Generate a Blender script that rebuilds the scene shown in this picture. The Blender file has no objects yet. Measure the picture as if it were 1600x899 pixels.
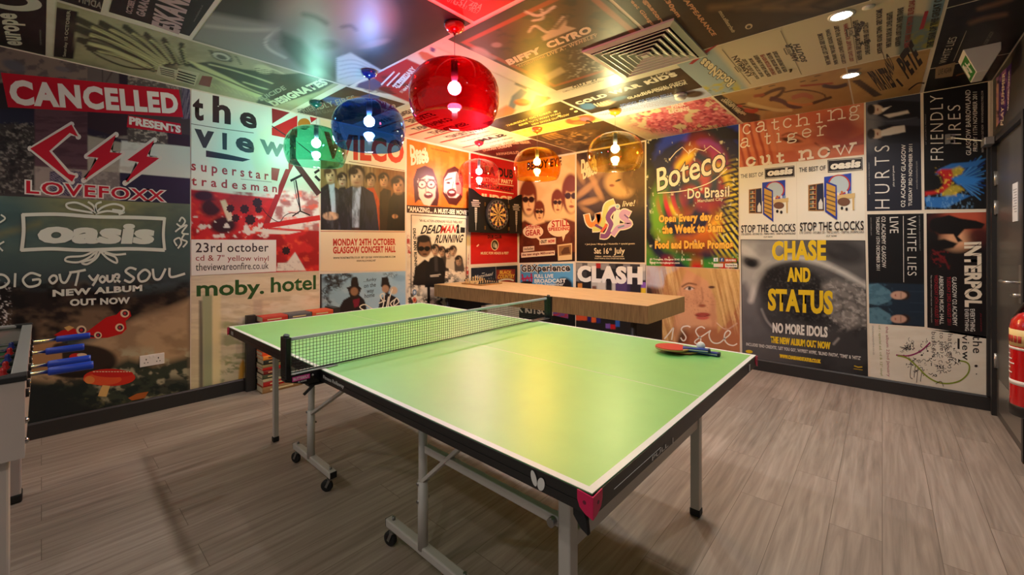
import bpy, math, random
import numpy as np
from mathutils import Vector, Matrix

random.seed(4)
SC = bpy.context.scene
COL = SC.collection
PI = math.pi

# ------------------------------------------------------------------ camera
CAM_Z = 1.3034
YAW = 0.725613
FPX = 652.18            # focal length in pixels of a 1600 px wide frame
HORIZON = 381.52
cam = bpy.data.cameras.new('camera')
cam.sensor_width = 36.0
cam.lens = FPX / 1600 * 36
cam.shift_y = -(449.5 - HORIZON) / 1600
cam.clip_start = 0.02
camo = bpy.data.objects.new('camera', cam)
camo.location = (0, 0, CAM_Z)
camo.rotation_euler = (PI / 2, 0, YAW)
COL.objects.link(camo)
SC.camera = camo

# ------------------------------------------------------------------ exposure, world, lights
vs = SC.view_settings
vs.view_transform = 'Standard'
vs.look = 'None'
vs.gamma = 1.0
vs.use_curve_mapping = False
vs.exposure = 1.17
W = bpy.data.worlds.new('ambient_fill')  # even ambient fill added through the open near end of the room
SC.world = W
W.use_nodes = True
W.node_tree.nodes['Background'].inputs[0].default_value = (1.0, 0.97, 0.93, 1)
W.node_tree.nodes['Background'].inputs[1].default_value = 0.12
SC.cycles.max_bounces = 8
SC.cycles.transparent_max_bounces = 24
SC.cycles.sample_clamp_indirect = 20.0
SC.cycles.caustics_reflective = False
SC.cycles.caustics_refractive = False

BULB_E = 300.0          # emission strength of each pendant bulb
SPOT_W = 30.0           # watts of each recessed downlight

# ------------------------------------------------------------------ room dimensions (metres)
XL, YB, ZC, XR = -4.2386, 4.9192, 2.577, 0.645
YF = -1.9

FW = (-math.sin(YAW), math.cos(YAW))
RT = (math.cos(YAW), math.sin(YAW))


def on_plane(px, py, axis, val):
    """point of a room plane that was measured at photo pixel (px, py)"""
    u = (px - 800) / FPX
    v = (HORIZON - py) / FPX
    d = (FW[0] + u * RT[0], FW[1] + u * RT[1], v)
    o = (0.0, 0.0, CAM_Z)
    i = 'xyz'.index(axis)
    t = (val - o[i]) / d[i]
    return Vector((o[0] + t * d[0], o[1] + t * d[1], o[2] + t * d[2]))


def to_px(p):
    p = np.asarray(p, float)
    d = p[..., 0] * FW[0] + p[..., 1] * FW[1]
    r = p[..., 0] * RT[0] + p[..., 1] * RT[1]
    return 800 + FPX * r / d, HORIZON - FPX * (p[..., 2] - CAM_Z) / d


def lin(c):
    out = []
    for k in c[:3]:
        k = k / 255.0
        out.append(k / 12.92 if k <= 0.04045 else ((k + 0.055) / 1.055) ** 2.4)
    return tuple(out)


# ------------------------------------------------------------------ materials
def material(name, rgb=None, rough=0.5, metal=0.0, spec=0.5, coat=0.0):
    m = bpy.data.materials.new(name)
    m.use_nodes = True
    b = m.node_tree.nodes['Principled BSDF']
    if rgb is not None:
        b.inputs['Base Color'].default_value = (*lin(rgb), 1)
    b.inputs['Roughness'].default_value = rough
    b.inputs['Metallic'].default_value = metal
    b.inputs['Specular IOR Level'].default_value = spec
    b.inputs['Coat Weight'].default_value = coat
    return m


def nd(m, t, **kw):
    n = m.node_tree.nodes.new(t)
    for k, v in kw.items():
        setattr(n, k, v)
    return n


def lk(m, a, b):
    m.node_tree.links.new(a, b)


def bsdf(m):
    return m.node_tree.nodes['Principled BSDF']


def add_noise(m, rgb_a, rgb_b, scale=20.0, stretch=(1, 1, 1), bump=0.0, rough=None, detail=4.0):
    """procedural two-tone variation (object space) plus an optional bump"""
    tc = nd(m, 'ShaderNodeTexCoord')
    mp = nd(m, 'ShaderNodeMapping')
    mp.inputs['Scale'].default_value = stretch
    lk(m, tc.outputs['Object'], mp.inputs[0])
    n = nd(m, 'ShaderNodeTexNoise')
    n.inputs['Scale'].default_value = scale
    n.inputs['Detail'].default_value = detail
    lk(m, mp.outputs[0], n.inputs['Vector'])
    r = nd(m, 'ShaderNodeValToRGB')
    r.color_ramp.elements[0].color = (*lin(rgb_a), 1)
    r.color_ramp.elements[1].color = (*lin(rgb_b), 1)
    r.color_ramp.elements[0].position = 0.3
    r.color_ramp.elements[1].position = 0.7
    lk(m, n.outputs['Fac'], r.inputs[0])
    lk(m, r.outputs[0], bsdf(m).inputs['Base Color'])
    if bump:
        bp = nd(m, 'ShaderNodeBump')
        bp.inputs['Strength'].default_value = bump
        bp.inputs['Distance'].default_value = 0.01
        lk(m, n.outputs['Fac'], bp.inputs['Height'])
        lk(m, bp.outputs[0], bsdf(m).inputs['Normal'])
    return m


def emission(name, rgb, strength):
    m = bpy.data.materials.new(name)
    m.use_nodes = True
    nt = m.node_tree
    nt.nodes.clear()
    e = nt.nodes.new('ShaderNodeEmission')
    e.inputs[0].default_value = (*rgb, 1)
    e.inputs[1].default_value = strength
    o = nt.nodes.new('ShaderNodeOutputMaterial')
    nt.links.new(e.outputs[0], o.inputs[0])
    return m


# ------------------------------------------------------------------ object helpers
def props(o, label=None, cat=None, group=None, kind=None):
    if label:
        o['label'] = label
    if cat:
        o['category'] = cat
    if group:
        o['group'] = group
    if kind:
        o['kind'] = kind
    return o


def thing(name, label, cat, loc=(0, 0, 0), rz=0.0, group=None):
    o = bpy.data.objects.new(name, None)
    o.empty_display_size = 0.05
    o.location = loc
    o.rotation_euler = (0, 0, rz)
    COL.objects.link(o)
    return props(o, label, cat, group)


class MB:
    """collects shapes and links them as ONE mesh object"""

    def __init__(self):
        self.v, self.f, self.s, self.mi = [], [], [], []
        self.cur = 0

    def _add(self, vs_, fs, smooth=False):
        b = len(self.v)
        self.v += [tuple(p) for p in vs_]
        for f in fs:
            self.f.append([b + i for i in f])
            self.s.append(smooth)
            self.mi.append(self.cur)
        return self

    def box(self, c, s, rz=0.0, ry=0.0, rx=0.0):
        hx, hy, hz = s[0] / 2, s[1] / 2, s[2] / 2
        M = Matrix.Translation(c) @ Matrix.Rotation(rz, 4, 'Z') @ Matrix.Rotation(ry, 4, 'Y') @ Matrix.Rotation(rx, 4, 'X')
        vs_ = [M @ Vector((x, y, z)) for x in (-hx, hx) for y in (-hy, hy) for z in (-hz, hz)]
        return self._add(vs_, [(0, 1, 3, 2), (4, 6, 7, 5), (0, 4, 5, 1), (2, 3, 7, 6), (0, 2, 6, 4), (1, 5, 7, 3)])

    def bx(self, x0, x1, y0, y1, z0, z1):
        return self.box(((x0 + x1) / 2, (y0 + y1) / 2, (z0 + z1) / 2), (x1 - x0, y1 - y0, z1 - z0))

    def bar(self, a, b, w, h, up=(0, 0, 1)):
        """rectangular bar from a to b: w sideways, h along up"""
        a, b = Vector(a), Vector(b)
        d = (b - a).normalized()
        u = Vector(up)
        s = d.cross(u)
        if s.length < 1e-4:
            s = d.cross(Vector((1, 0, 0)))
        s.normalize()
        u = s.cross(d)
        vs_ = []
        for p in (a, b):
            for i, j in ((-1, -1), (1, -1), (1, 1), (-1, 1)):
                vs_.append(p + s * (i * w / 2) + u * (j * h / 2))
        return self._add(vs_, [(3, 2, 1, 0), (4, 5, 6, 7), (0, 1, 5, 4), (1, 2, 6, 5), (2, 3, 7, 6), (3, 0, 4, 7)])

    def tube(self, pts, r, n=10, cap=True):
        pts = [Vector(p) for p in pts]
        rr = r if isinstance(r, (list, tuple)) else [r] * len(pts)
        rings = []
        prev = None
        for i, p in enumerate(pts):
            if i == 0:
                d = pts[1] - pts[0]
            elif i == len(pts) - 1:
                d = pts[-1] - pts[-2]
            else:
                d = (pts[i + 1] - p).normalized() + (p - pts[i - 1]).normalized()
            d.normalize()
            if prev is None:
                a = d.orthogonal().normalized()
            else:
                a = prev - d * prev.dot(d)
                a.normalize()
            prev = a
            b = d.cross(a)
            rings.append([p + (a * math.cos(t) + b * math.sin(t)) * rr[i] for t in [2 * PI * k / n for k in range(n)]])
        vs_ = [q for ring in rings for q in ring]
        fs = []
        for i in range(len(rings) - 1):
            for k in range(n):
                k2 = (k + 1) % n
                fs.append((i * n + k, i * n + k2, (i + 1) * n + k2, (i + 1) * n + k))
        self._add(vs_, fs, True)
        if cap:
            b = len(self.v) - len(vs_)
            self.f.append([b + k for k in range(n)][::-1])
            self.f.append([b + (len(rings) - 1) * n + k for k in range(n)])
            self.s += [False, False]
            self.mi += [self.cur, self.cur]
        return self

    def lathe(self, prof, c=(0, 0, 0), n=24, M=None, smooth=True):
        """profile of (radius, height) about z, M an optional matrix"""
        M = M or Matrix.Translation(c)
        vs_, fs = [], []
        for (r, h) in prof:
            for k in range(n):
                t = 2 * PI * k / n
                vs_.append(M @ Vector((r * math.cos(t), r * math.sin(t), h)))
        for i in range(len(prof) - 1):
            for k in range(n):
                k2 = (k + 1) % n
                fs.append((i * n + k, i * n + k2, (i + 1) * n + k2, (i + 1) * n + k))
        self._add(vs_, fs, smooth)
        b = len(self.v) - len(vs_)
        for i, rev in ((0, True), (len(prof) - 1, False)):
            if prof[i][0] > 1e-5:
                q = [b + i * n + k for k in range(n)]
                self.f.append(q[::-1] if rev else q)
                self.s.append(False)
                self.mi.append(self.cur)
        return self

    def prism(self, poly, axis, a, b):
        """extrude a 2-D outline along an axis: axis x -> (y,z), y -> (x,z), z -> (x,y)"""
        def P(p, t):
            return {'x': (t, p[0], p[1]), 'y': (p[0], t, p[1]), 'z': (p[0], p[1], t)}[axis]
        n = len(poly)
        vs_ = [P(p, a) for p in poly] + [P(p, b) for p in poly]
        fs = [tuple(range(n))[::-1], tuple(range(n, 2 * n))]
        for i in range(n):
            j = (i + 1) % n
            fs.append((i, j, n + j, n + i))
        return self._add(vs_, fs)

    def ball(self, c, r, n=12, m=8, sz=1.0):
        prof = [(r * math.sin(PI * i / m), -r * sz * math.cos(PI * i / m)) for i in range(m + 1)]
        prof[0] = (1e-6, prof[0][1])
        prof[-1] = (1e-6, prof[-1][1])
        return self.lathe(prof, c, n)

    def build(self, name, mat, parent=None, bevel=0.0, seg=2, local=True):
        me = bpy.data.meshes.new(name)
        me.from_pydata(self.v, [], self.f)
        mats = mat if isinstance(mat, (list, tuple)) else [mat]
        for m in mats:
            me.materials.append(m)
        me.polygons.foreach_set('use_smooth', self.s)
        me.polygons.foreach_set('material_index', self.mi)
        import bmesh
        bm = bmesh.new()
        bm.from_mesh(me)
        bmesh.ops.remove_doubles(bm, verts=bm.verts, dist=1e-6)
        bmesh.ops.recalc_face_normals(bm, faces=bm.faces)
        bm.to_mesh(me)
        bm.free()
        o = bpy.data.objects.new(name, me)
        COL.objects.link(o)
        if parent:
            o.parent = parent
        if bevel:
            md = o.modifiers.new('bevel', 'BEVEL')
            md.width = bevel
            md.segments = seg
            md.limit_method = 'ANGLE'
        return o


def copy_tree(o, parent=None):
    c = o.copy()
    COL.objects.link(c)
    if parent:
        c.parent = parent
    for ch in list(o.children):
        copy_tree(ch, c)
    return c


# ------------------------------------------------------------------ lettering outlines
_TXT = {}


def text_tris(s, bold=0.0, spacing=1.0, res=3):
    k = (s, bold, spacing, res)
    if k not in _TXT:
        c = bpy.data.curves.new('lettering', 'FONT')
        c.body = s
        c.offset = bold
        c.space_character = spacing
        c.resolution_u = res
        o = bpy.data.objects.new('lettering', c)
        m = o.to_mesh()
        m.calc_loop_triangles()
        v = np.array([p.co[:2] for p in m.vertices]).reshape(-1, 2)
        t = np.array([q.vertices[:] for q in m.loop_triangles]).reshape(-1, 3)
        o.to_mesh_clear()
        bpy.data.objects.remove(o)
        bpy.data.curves.remove(c)
        _TXT[k] = (v, t)
    return _TXT[k]


# slab-serif strokes, x-height = 1
def _arc(cx, cy, rx, ry, a0, a1, n=14):
    return [(cx + rx * math.cos(math.radians(a0 + (a1 - a0) * i / n)), cy + ry * math.sin(math.radians(a0 + (a1 - a0) * i / n))) for i in range(n + 1)]


SLAB = {
    'c': [_arc(.5, .5, .47, .5, 45, 325), [(.8, .78), (.86, .86)]],
    'a': [[(.15, .78), (.3, .98), (.6, 1), (.75, .8), (.75, .15), (.85, 0), (1, .02)], [(.75, .56), (.3, .55), (.05, .4), (.05, .12), (.25, -.02), (.5, 0), (.75, .25)]],
    't': [[(.4, 1.42), (.4, .2), (.5, 0), (.75, 0), (.95, .18)], [(.05, 1), (.9, 1)]],
    'h': [[(.15, 1.6), (.15, 0)], [(.15, .7), (.35, .95), (.6, 1), (.8, .8), (.8, 0)], [(-.05, 0), (.37, 0)], [(.58, 0), (1.02, 0)], [(-.05, 1.6), (.15, 1.6)]],
    'n': [[(.15, 1), (.15, 0)], [(.15, .7), (.35, .95), (.6, 1), (.8, .8), (.8, 0)], [(-.05, 0), (.37, 0)], [(.58, 0), (1.02, 0)], [(-.05, 1), (.15, 1)]],
    'i': [[(.5, 1), (.5, 0)], [(.15, 1), (.5, 1)], [(.08, 0), (.92, 0)], [(.47, 1.42), (.53, 1.42)]],
    'g': [_arc(.42, .64, .32, .33, 0, 360), [(.25, .36), (.12, .22), (.25, .08), (.7, .03), (.92, -.16), (.75, -.42), (.3, -.45), (.06, -.25), (.25, .06)], [(.66, .88), (.85, 1), (1, .96)]],
    'e': [[(.05, .52), (.95, .52), (.9, .8), (.65, .99), (.35, .99), (.1, .8), (.03, .5), (.12, .18), (.4, 0), (.7, .02), (.95, .2)]],
    'r': [[(.3, 1), (.3, 0)], [(.05, 1), (.3, 1)], [(0, 0), (.65, 0)], [(.3, .6), (.5, .9), (.8, 1), (.95, .9)]],
    'o': [_arc(.5, .5, .47, .5, 0, 360, 22)],
    'u': [[(0, 1), (.2, 1), (.2, .25), (.35, 0), (.6, 0), (.8, .3)], [(.6, 1), (.8, 1), (.8, 0), (1, 0)]],
    'w': [[(.08, 1), (.3, 0), (.5, .95), (.7, 0), (.92, 1)], [(-.06, 1), (.24, 1)], [(.76, 1), (1.06, 1)]],
}


def smooth_path(pts, closed=False, n=5):
    """Catmull-Rom through the points"""
    P = [np.array(p, float) for p in pts]
    out = []
    m = len(P)
    rng = range(m if closed else m - 1)
    for i in rng:
        if closed:
            a, b, c, d = P[(i - 1) % m], P[i], P[(i + 1) % m], P[(i + 2) % m]
        else:
            a, b, c, d = P[max(i - 1, 0)], P[i], P[i + 1], P[min(i + 2, m - 1)]
        for k in range(n):
            t = k / n
            out.append(0.5 * ((2 * b) + (c - a) * t + (2 * a - 5 * b + 4 * c - d) * t * t + (3 * b - a - 3 * c + d) * t ** 3))
    if not closed:
        out.append(P[-1])
    return [tuple(q) for q in out]


# ------------------------------------------------------------------ value noise
_rng = np.random.RandomState(11)
_LAT = _rng.rand(256, 256)


def vnoise(x, y, seed=0):
    x = x + seed * 17.31
    y = y + seed * 9.77
    xi = np.floor(x).astype(int)
    yi = np.floor(y).astype(int)
    fx, fy = x - xi, y - yi
    fx, fy = fx * fx * (3 - 2 * fx), fy * fy * (3 - 2 * fy)
    g = lambda a, b: _LAT[a % 256, b % 256]
    return (g(xi, yi) * (1 - fx) + g(xi + 1, yi) * fx) * (1 - fy) + (g(xi, yi + 1) * (1 - fx) + g(xi + 1, yi + 1) * fx) * fy


def fbm(x, y, seed=0, octv=4):
    s, a, t = 0, 1.0, 0
    for k in range(octv):
        s = s + a * vnoise(x * 2 ** k, y * 2 ** k, seed + k * 3)
        t += a
        a *= 0.55
    return s / t


# ------------------------------------------------------------------ printed sheets
PLANES = {'L': ('x', XL, Vector((1, 0, 0))), 'B': ('y', YB, Vector((0, -1, 0))), 'C': ('z', ZC, Vector((0, 0, -1))), 'R': ('x', XR, Vector((-1, 0, 0)))}


class Sheet:
    """a flat printed poster lying on a wall or on the ceiling; its picture is
    measured in photo pixels and carried onto the wall plane in metres"""
    GAP, STEP = 0.0012, 0.00006

    def __init__(self, plane):
        self.ax, self.val, self.n = PLANES[plane]
        self.k = 0
        self.V, self.C, self.LS, self.LT, self.L = [], [], [], [], []
        self.nv = self.nl = 0

    def W(self, p, lift=0.0):
        return on_plane(p[0], p[1], self.ax, self.val) + self.n * lift

    def _lift(self):
        self.k += 1
        return self.GAP + self.STEP * self.k

    def raw(self, verts, cols, faces):
        verts = np.asarray(verts, float).reshape(-1, 3)
        cols = np.asarray(cols, float)
        if cols.ndim == 1:
            cols = np.tile(cols, (len(verts), 1))
        self.V.append(verts)
        self.C.append(cols)
        for f in faces:
            self.LS.append(self.nl)
            self.LT.append(len(f))
            self.L += [self.nv + int(i) for i in f]
            self.nl += len(f)
        self.nv += len(verts)

    def poly(self, pts, rgb):
        h = self._lift()
        self.raw([self.W(p, h) for p in pts], lin(rgb), [range(len(pts))])
        return self

    def rect(self, x0, y0, x1, y1, rgb):
        return self.poly([(x0, y0), (x1, y0), (x1, y1), (x0, y1)], rgb)

    def ell(self, cx, cy, rx, ry, rgb, rot=0.0, n=26):
        c, s = math.cos(math.radians(rot)), math.sin(math.radians(rot))
        pts = []
        for i in range(n):
            t = 2 * PI * i / n
            a, b = rx * math.cos(t), ry * math.sin(t)
            pts.append((cx + a * c - b * s, cy + a * s + b * c))
        return self.poly(pts, rgb)

    def stroke(self, pts, w, rgb, smooth=True, closed=False, taper=False, n=5):
        """brush or pen line of width w"""
        h = self._lift()
        if smooth and len(pts) > 2:
            pts = smooth_path(pts, closed, n)
        P = np.array(pts, float)
        if closed:
            P = np.vstack([P, P[:1]])
        d = np.gradient(P, axis=0) if len(P) > 2 else np.tile(P[1] - P[0], (2, 1))
        if closed:
            d[0] = d[-1] = P[1] - P[-2]
        L = np.hypot(d[:, 0], d[:, 1])[:, None]
        nrm = np.stack([-d[:, 1], d[:, 0]], 1) / np.maximum(L, 1e-9)
        wd = np.full(len(P), w / 2.0)
        if taper:
            wd = wd * np.sin(np.linspace(0.25, PI - 0.25, len(P)))
        if not closed and not taper:
            u = (P[0] - P[1]) / max(np.hypot(*(P[0] - P[1])), 1e-9)
            P[0] = P[0] + u * w * 0.25
            u = (P[-1] - P[-2]) / max(np.hypot(*(P[-1] - P[-2])), 1e-9)
            P[-1] = P[-1] + u * w * 0.25
        A, B = P + nrm * wd[:, None], P - nrm * wd[:, None]
        m = len(P)
        vs_ = [self.W(p, h) for p in A] + [self.W(p, h) for p in B]
        self.raw(vs_, lin(rgb), [(i, i + 1, m + i + 1, m + i) for i in range(m - 1)])
        return self

    def outlined(self, pts, rgb, edge, w):
        self.stroke(pts, w, edge, smooth=False, closed=True)
        for p in pts:
            self.ell(p[0], p[1], w / 2, w / 2, edge, n=8)
            self.k -= 1
        self.k += 1
        return self.poly(pts, rgb)

    def text(self, s, bl, br, tl, rgb, bold=0.0, spacing=1.0, edge=None, ew=0.03, fat=0.0):
        """letters whose ink box has the corners bl, br (foot) and tl (top left)"""
        spacing *= 1 + 1.5 * max(bold, 0) + .8 * ew * bool(edge)
        if fat:                      # poster-heavy letters: a second impression slightly to the right
            kw = dict(bold=bold, spacing=spacing / (1 + 1.5 * max(bold, 0)))
            for j in range(3):
                dx = fat * (j / 2 - .5)
                self.text(s, *[(p[0] + dx, p[1]) for p in (bl, br, tl)], rgb, **kw)
            return self
        v0, t0 = text_tris(s, bold, spacing)
        lo, hi = v0.min(0), v0.max(0)
        o, ex, ey = self.W(bl), self.W(br), self.W(tl)
        ex, ey = ex - o, ey - o

        def put(v, t, col):
            h = self._lift()
            q = (v - lo) / (hi - lo)
            w3 = np.array(o)[None] + q[:, :1] * np.array(ex)[None] + q[:, 1:] * np.array(ey)[None] + np.array(self.n)[None] * h
            self.raw(w3, lin(col), t)
        if edge:
            v1, t1 = text_tris(s, bold + ew, spacing)
            put(v1, t1, edge)
        put(v0, t0, rgb)
        return self

    def slab(self, ch, x0, x1, ytop, ybase, w, rgb, slope=0.0):
        """one slab-serif letter: x-height box plus the slope of its foot line"""
        for path in SLAB[ch]:
            pts = [(x0 + (x1 - x0) * a, ybase + slope * (x1 - x0) * a - (ybase - ytop) * b) for a, b in path]
            self.stroke(pts, w, rgb, smooth=len(pts) > 3 and ch not in 'w', n=3)
        return self

    def canvas(self, quad, step=1.8, maxn=260):
        """quad = TL, TR, BR, BL: a fine grid whose points take painted colours"""
        q = [np.array(self.W(p)) for p in quad]
        qx = np.array(quad, float)
        wpx = max(np.hypot(*(qx[1] - qx[0])), np.hypot(*(qx[2] - qx[3])))
        hpx = max(np.hypot(*(qx[3] - qx[0])), np.hypot(*(qx[2] - qx[1])))
        nx = int(min(maxn, max(2, wpx / step)))
        ny = int(min(maxn, max(2, hpx / step)))
        u, v = np.meshgrid(np.linspace(0, 1, nx + 1), np.linspace(0, 1, ny + 1))
        u, v = u[..., None], v[..., None]
        w3 = (q[0] * (1 - u) + q[1] * u) * (1 - v) + (q[3] * (1 - u) + q[2] * u) * v
        return Canvas(self, w3, nx, ny, u[..., 0], v[..., 0])

    def flat(self, quad, rgb):
        return self.poly(quad, rgb)

    def build(self, label, rough='wall', name='poster', cat='poster', parent=None):
        me = bpy.data.meshes.new(name)
        V = np.concatenate(self.V)
        C = np.concatenate(self.C)
        me.vertices.add(len(V))
        me.vertices.foreach_set('co', V.ravel())
        me.loops.add(len(self.L))
        me.loops.foreach_set('vertex_index', np.array(self.L, np.int32))
        me.polygons.add(len(self.LS))
        me.polygons.foreach_set('loop_start', np.array(self.LS, np.int32))
        me.polygons.foreach_set('loop_total', np.array(self.LT, np.int32))
        me.update(calc_edges=True)
        at = me.attributes.new('ink', 'FLOAT_COLOR', 'POINT')
        at.data.foreach_set('color', np.hstack([C, np.ones((len(C), 1))]).ravel())
        me.materials.append(PRINT[rough])
        o = bpy.data.objects.new(name, me)
        COL.objects.link(o)
        if parent:
            o.parent = parent
        else:
            props(o, label, cat)
        return o


class Canvas:
    def __init__(self, sheet, w3, nx, ny, u, v):
        self.s, self.w3, self.nx, self.ny, self.u, self.v = sheet, w3, nx, ny, u, v
        self.x, self.y = to_px(w3)
        self.c = np.zeros(w3.shape)

    def mix(self, rgb, a):
        a = np.clip(a, 0, 1)[..., None]
        self.c = self.c * (1 - a) + np.array(lin(rgb) if not isinstance(rgb, np.ndarray) else rgb) * a
        return self

    def fill(self, rgb):
        self.c[:] = lin(rgb)
        return self

    def grad(self, p0, p1, a, b):
        d = np.array(p1, float) - np.array(p0, float)
        t = ((self.x - p0[0]) * d[0] + (self.y - p0[1]) * d[1]) / (d @ d)
        self.fill(a)
        return self.mix(b, t)

    def ell(self, cx, cy, rx, ry, rgb, soft=0.35, a=1.0, rot=0.0):
        c, s = math.cos(math.radians(rot)), math.sin(math.radians(rot))
        dx, dy = self.x - cx, self.y - cy
        r = np.hypot((dx * c + dy * s) / rx, (-dx * s + dy * c) / ry)
        return self.mix(rgb, a * np.clip((1 + soft / 2 - r) / max(soft, 1e-3), 0, 1))

    def pol(self, pts, rgb, soft=2.0, a=1.0):
        x, y = self.x, self.y
        ins = np.zeros(x.shape, bool)
        dist = np.full(x.shape, 1e9)
        n = len(pts)
        for i in range(n):
            x0, y0 = pts[i]
            x1, y1 = pts[(i + 1) % n]
            cond = ((y0 > y) != (y1 > y))
            with np.errstate(divide='ignore', invalid='ignore'):
                ins ^= cond & (x < (x1 - x0) * (y - y0) / (y1 - y0 + 1e-12) + x0)
            L2 = (x1 - x0) ** 2 + (y1 - y0) ** 2 + 1e-9
            t = np.clip(((x - x0) * (x1 - x0) + (y - y0) * (y1 - y0)) / L2, 0, 1)
            dist = np.minimum(dist, np.hypot(x - x0 - t * (x1 - x0), y - y0 - t * (y1 - y0)))
        sd = np.where(ins, dist, -dist)
        return self.mix(rgb, a * np.clip(sd / soft + 0.5, 0, 1))

    def line(self, pts, rgb, w=2.0, soft=1.5, a=1.0, smooth=True):
        if smooth and len(pts) > 2:
            pts = smooth_path(pts)
        x, y = self.x, self.y
        dist = np.full(x.shape, 1e9)
        for (x0, y0), (x1, y1) in zip(pts[:-1], pts[1:]):
            L2 = (x1 - x0) ** 2 + (y1 - y0) ** 2 + 1e-9
            t = np.clip(((x - x0) * (x1 - x0) + (y - y0) * (y1 - y0)) / L2, 0, 1)
            dist = np.minimum(dist, np.hypot(x - x0 - t * (x1 - x0), y - y0 - t * (y1 - y0)))
        return self.mix(rgb, a * np.clip((w / 2 - dist) / soft + 0.5, 0, 1))

    def noise(self, rgb, sx=10.0, sy=None, lo=0.45, hi=0.65, a=1.0, seed=0, mask=None, octv=4):
        n = fbm(self.x / sx, self.y / (sy or sx), seed, octv)
        t = a * np.clip((n - lo) / (hi - lo), 0, 1)
        if mask is not None:
            t = t * mask
        return self.mix(rgb, t)

    def box(self, x0, y0, x1, y1, soft=3.0):
        """mask of a pixel rectangle, for noise()"""
        f = lambda d: np.clip(d / soft + 0.5, 0, 1)
        return f(self.x - x0) * f(x1 - self.x) * f(self.y - y0) * f(y1 - self.y)

    def done(self):
        h = self.s._lift()
        nx, ny = self.nx, self.ny
        V = (self.w3 + np.array(self.s.n) * h).reshape(-1, 3)
        idx = np.arange((nx + 1) * (ny + 1)).reshape(ny + 1, nx + 1)
        f = np.stack([idx[:-1, :-1], idx[:-1, 1:], idx[1:, 1:], idx[1:, :-1]], -1).reshape(-1, 4)
        self.s.raw(V, np.clip(self.c, 0, 1).reshape(-1, 3), f.tolist())
        return self.s


PRINT = {}
for key, rough in (('wall', 0.42), ('ceiling', 0.40)):
    m = material('poster_print_' + key, None, rough, spec=.36 if key == 'ceiling' else .3)
    a_ = nd(m, 'ShaderNodeAttribute')
    a_.attribute_name = 'ink'
    lk(m, a_.outputs['Color'], bsdf(m).inputs['Base Color'])
    tc = nd(m, 'ShaderNodeTexCoord')
    nz = nd(m, 'ShaderNodeTexNoise')
    nz.inputs['Scale'].default_value = 5.0
    nz.inputs['Detail'].default_value = 3.0
    lk(m, tc.outputs['Object'], nz.inputs['Vector'])
    mr = nd(m, 'ShaderNodeMapRange')
    mr.inputs['To Min'].default_value = rough - 0.06
    mr.inputs['To Max'].default_value = rough + 0.08
    lk(m, nz.outputs['Fac'], mr.inputs['Value'])
    lk(m, mr.outputs[0], bsdf(m).inputs['Roughness'])
    PRINT[key] = m

# ================================================================== ROOM
M_PAPER = add_noise(material('wallpaper_margin', (222, 210, 190), 0.5), (216, 203, 182), (228, 217, 199), 6)
M_BASE = material('charcoal_skirting', (40, 39, 39), 0.45)
M_DARKWALL = material('dark_grey_wall', (62, 60, 59), 0.5)


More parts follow.
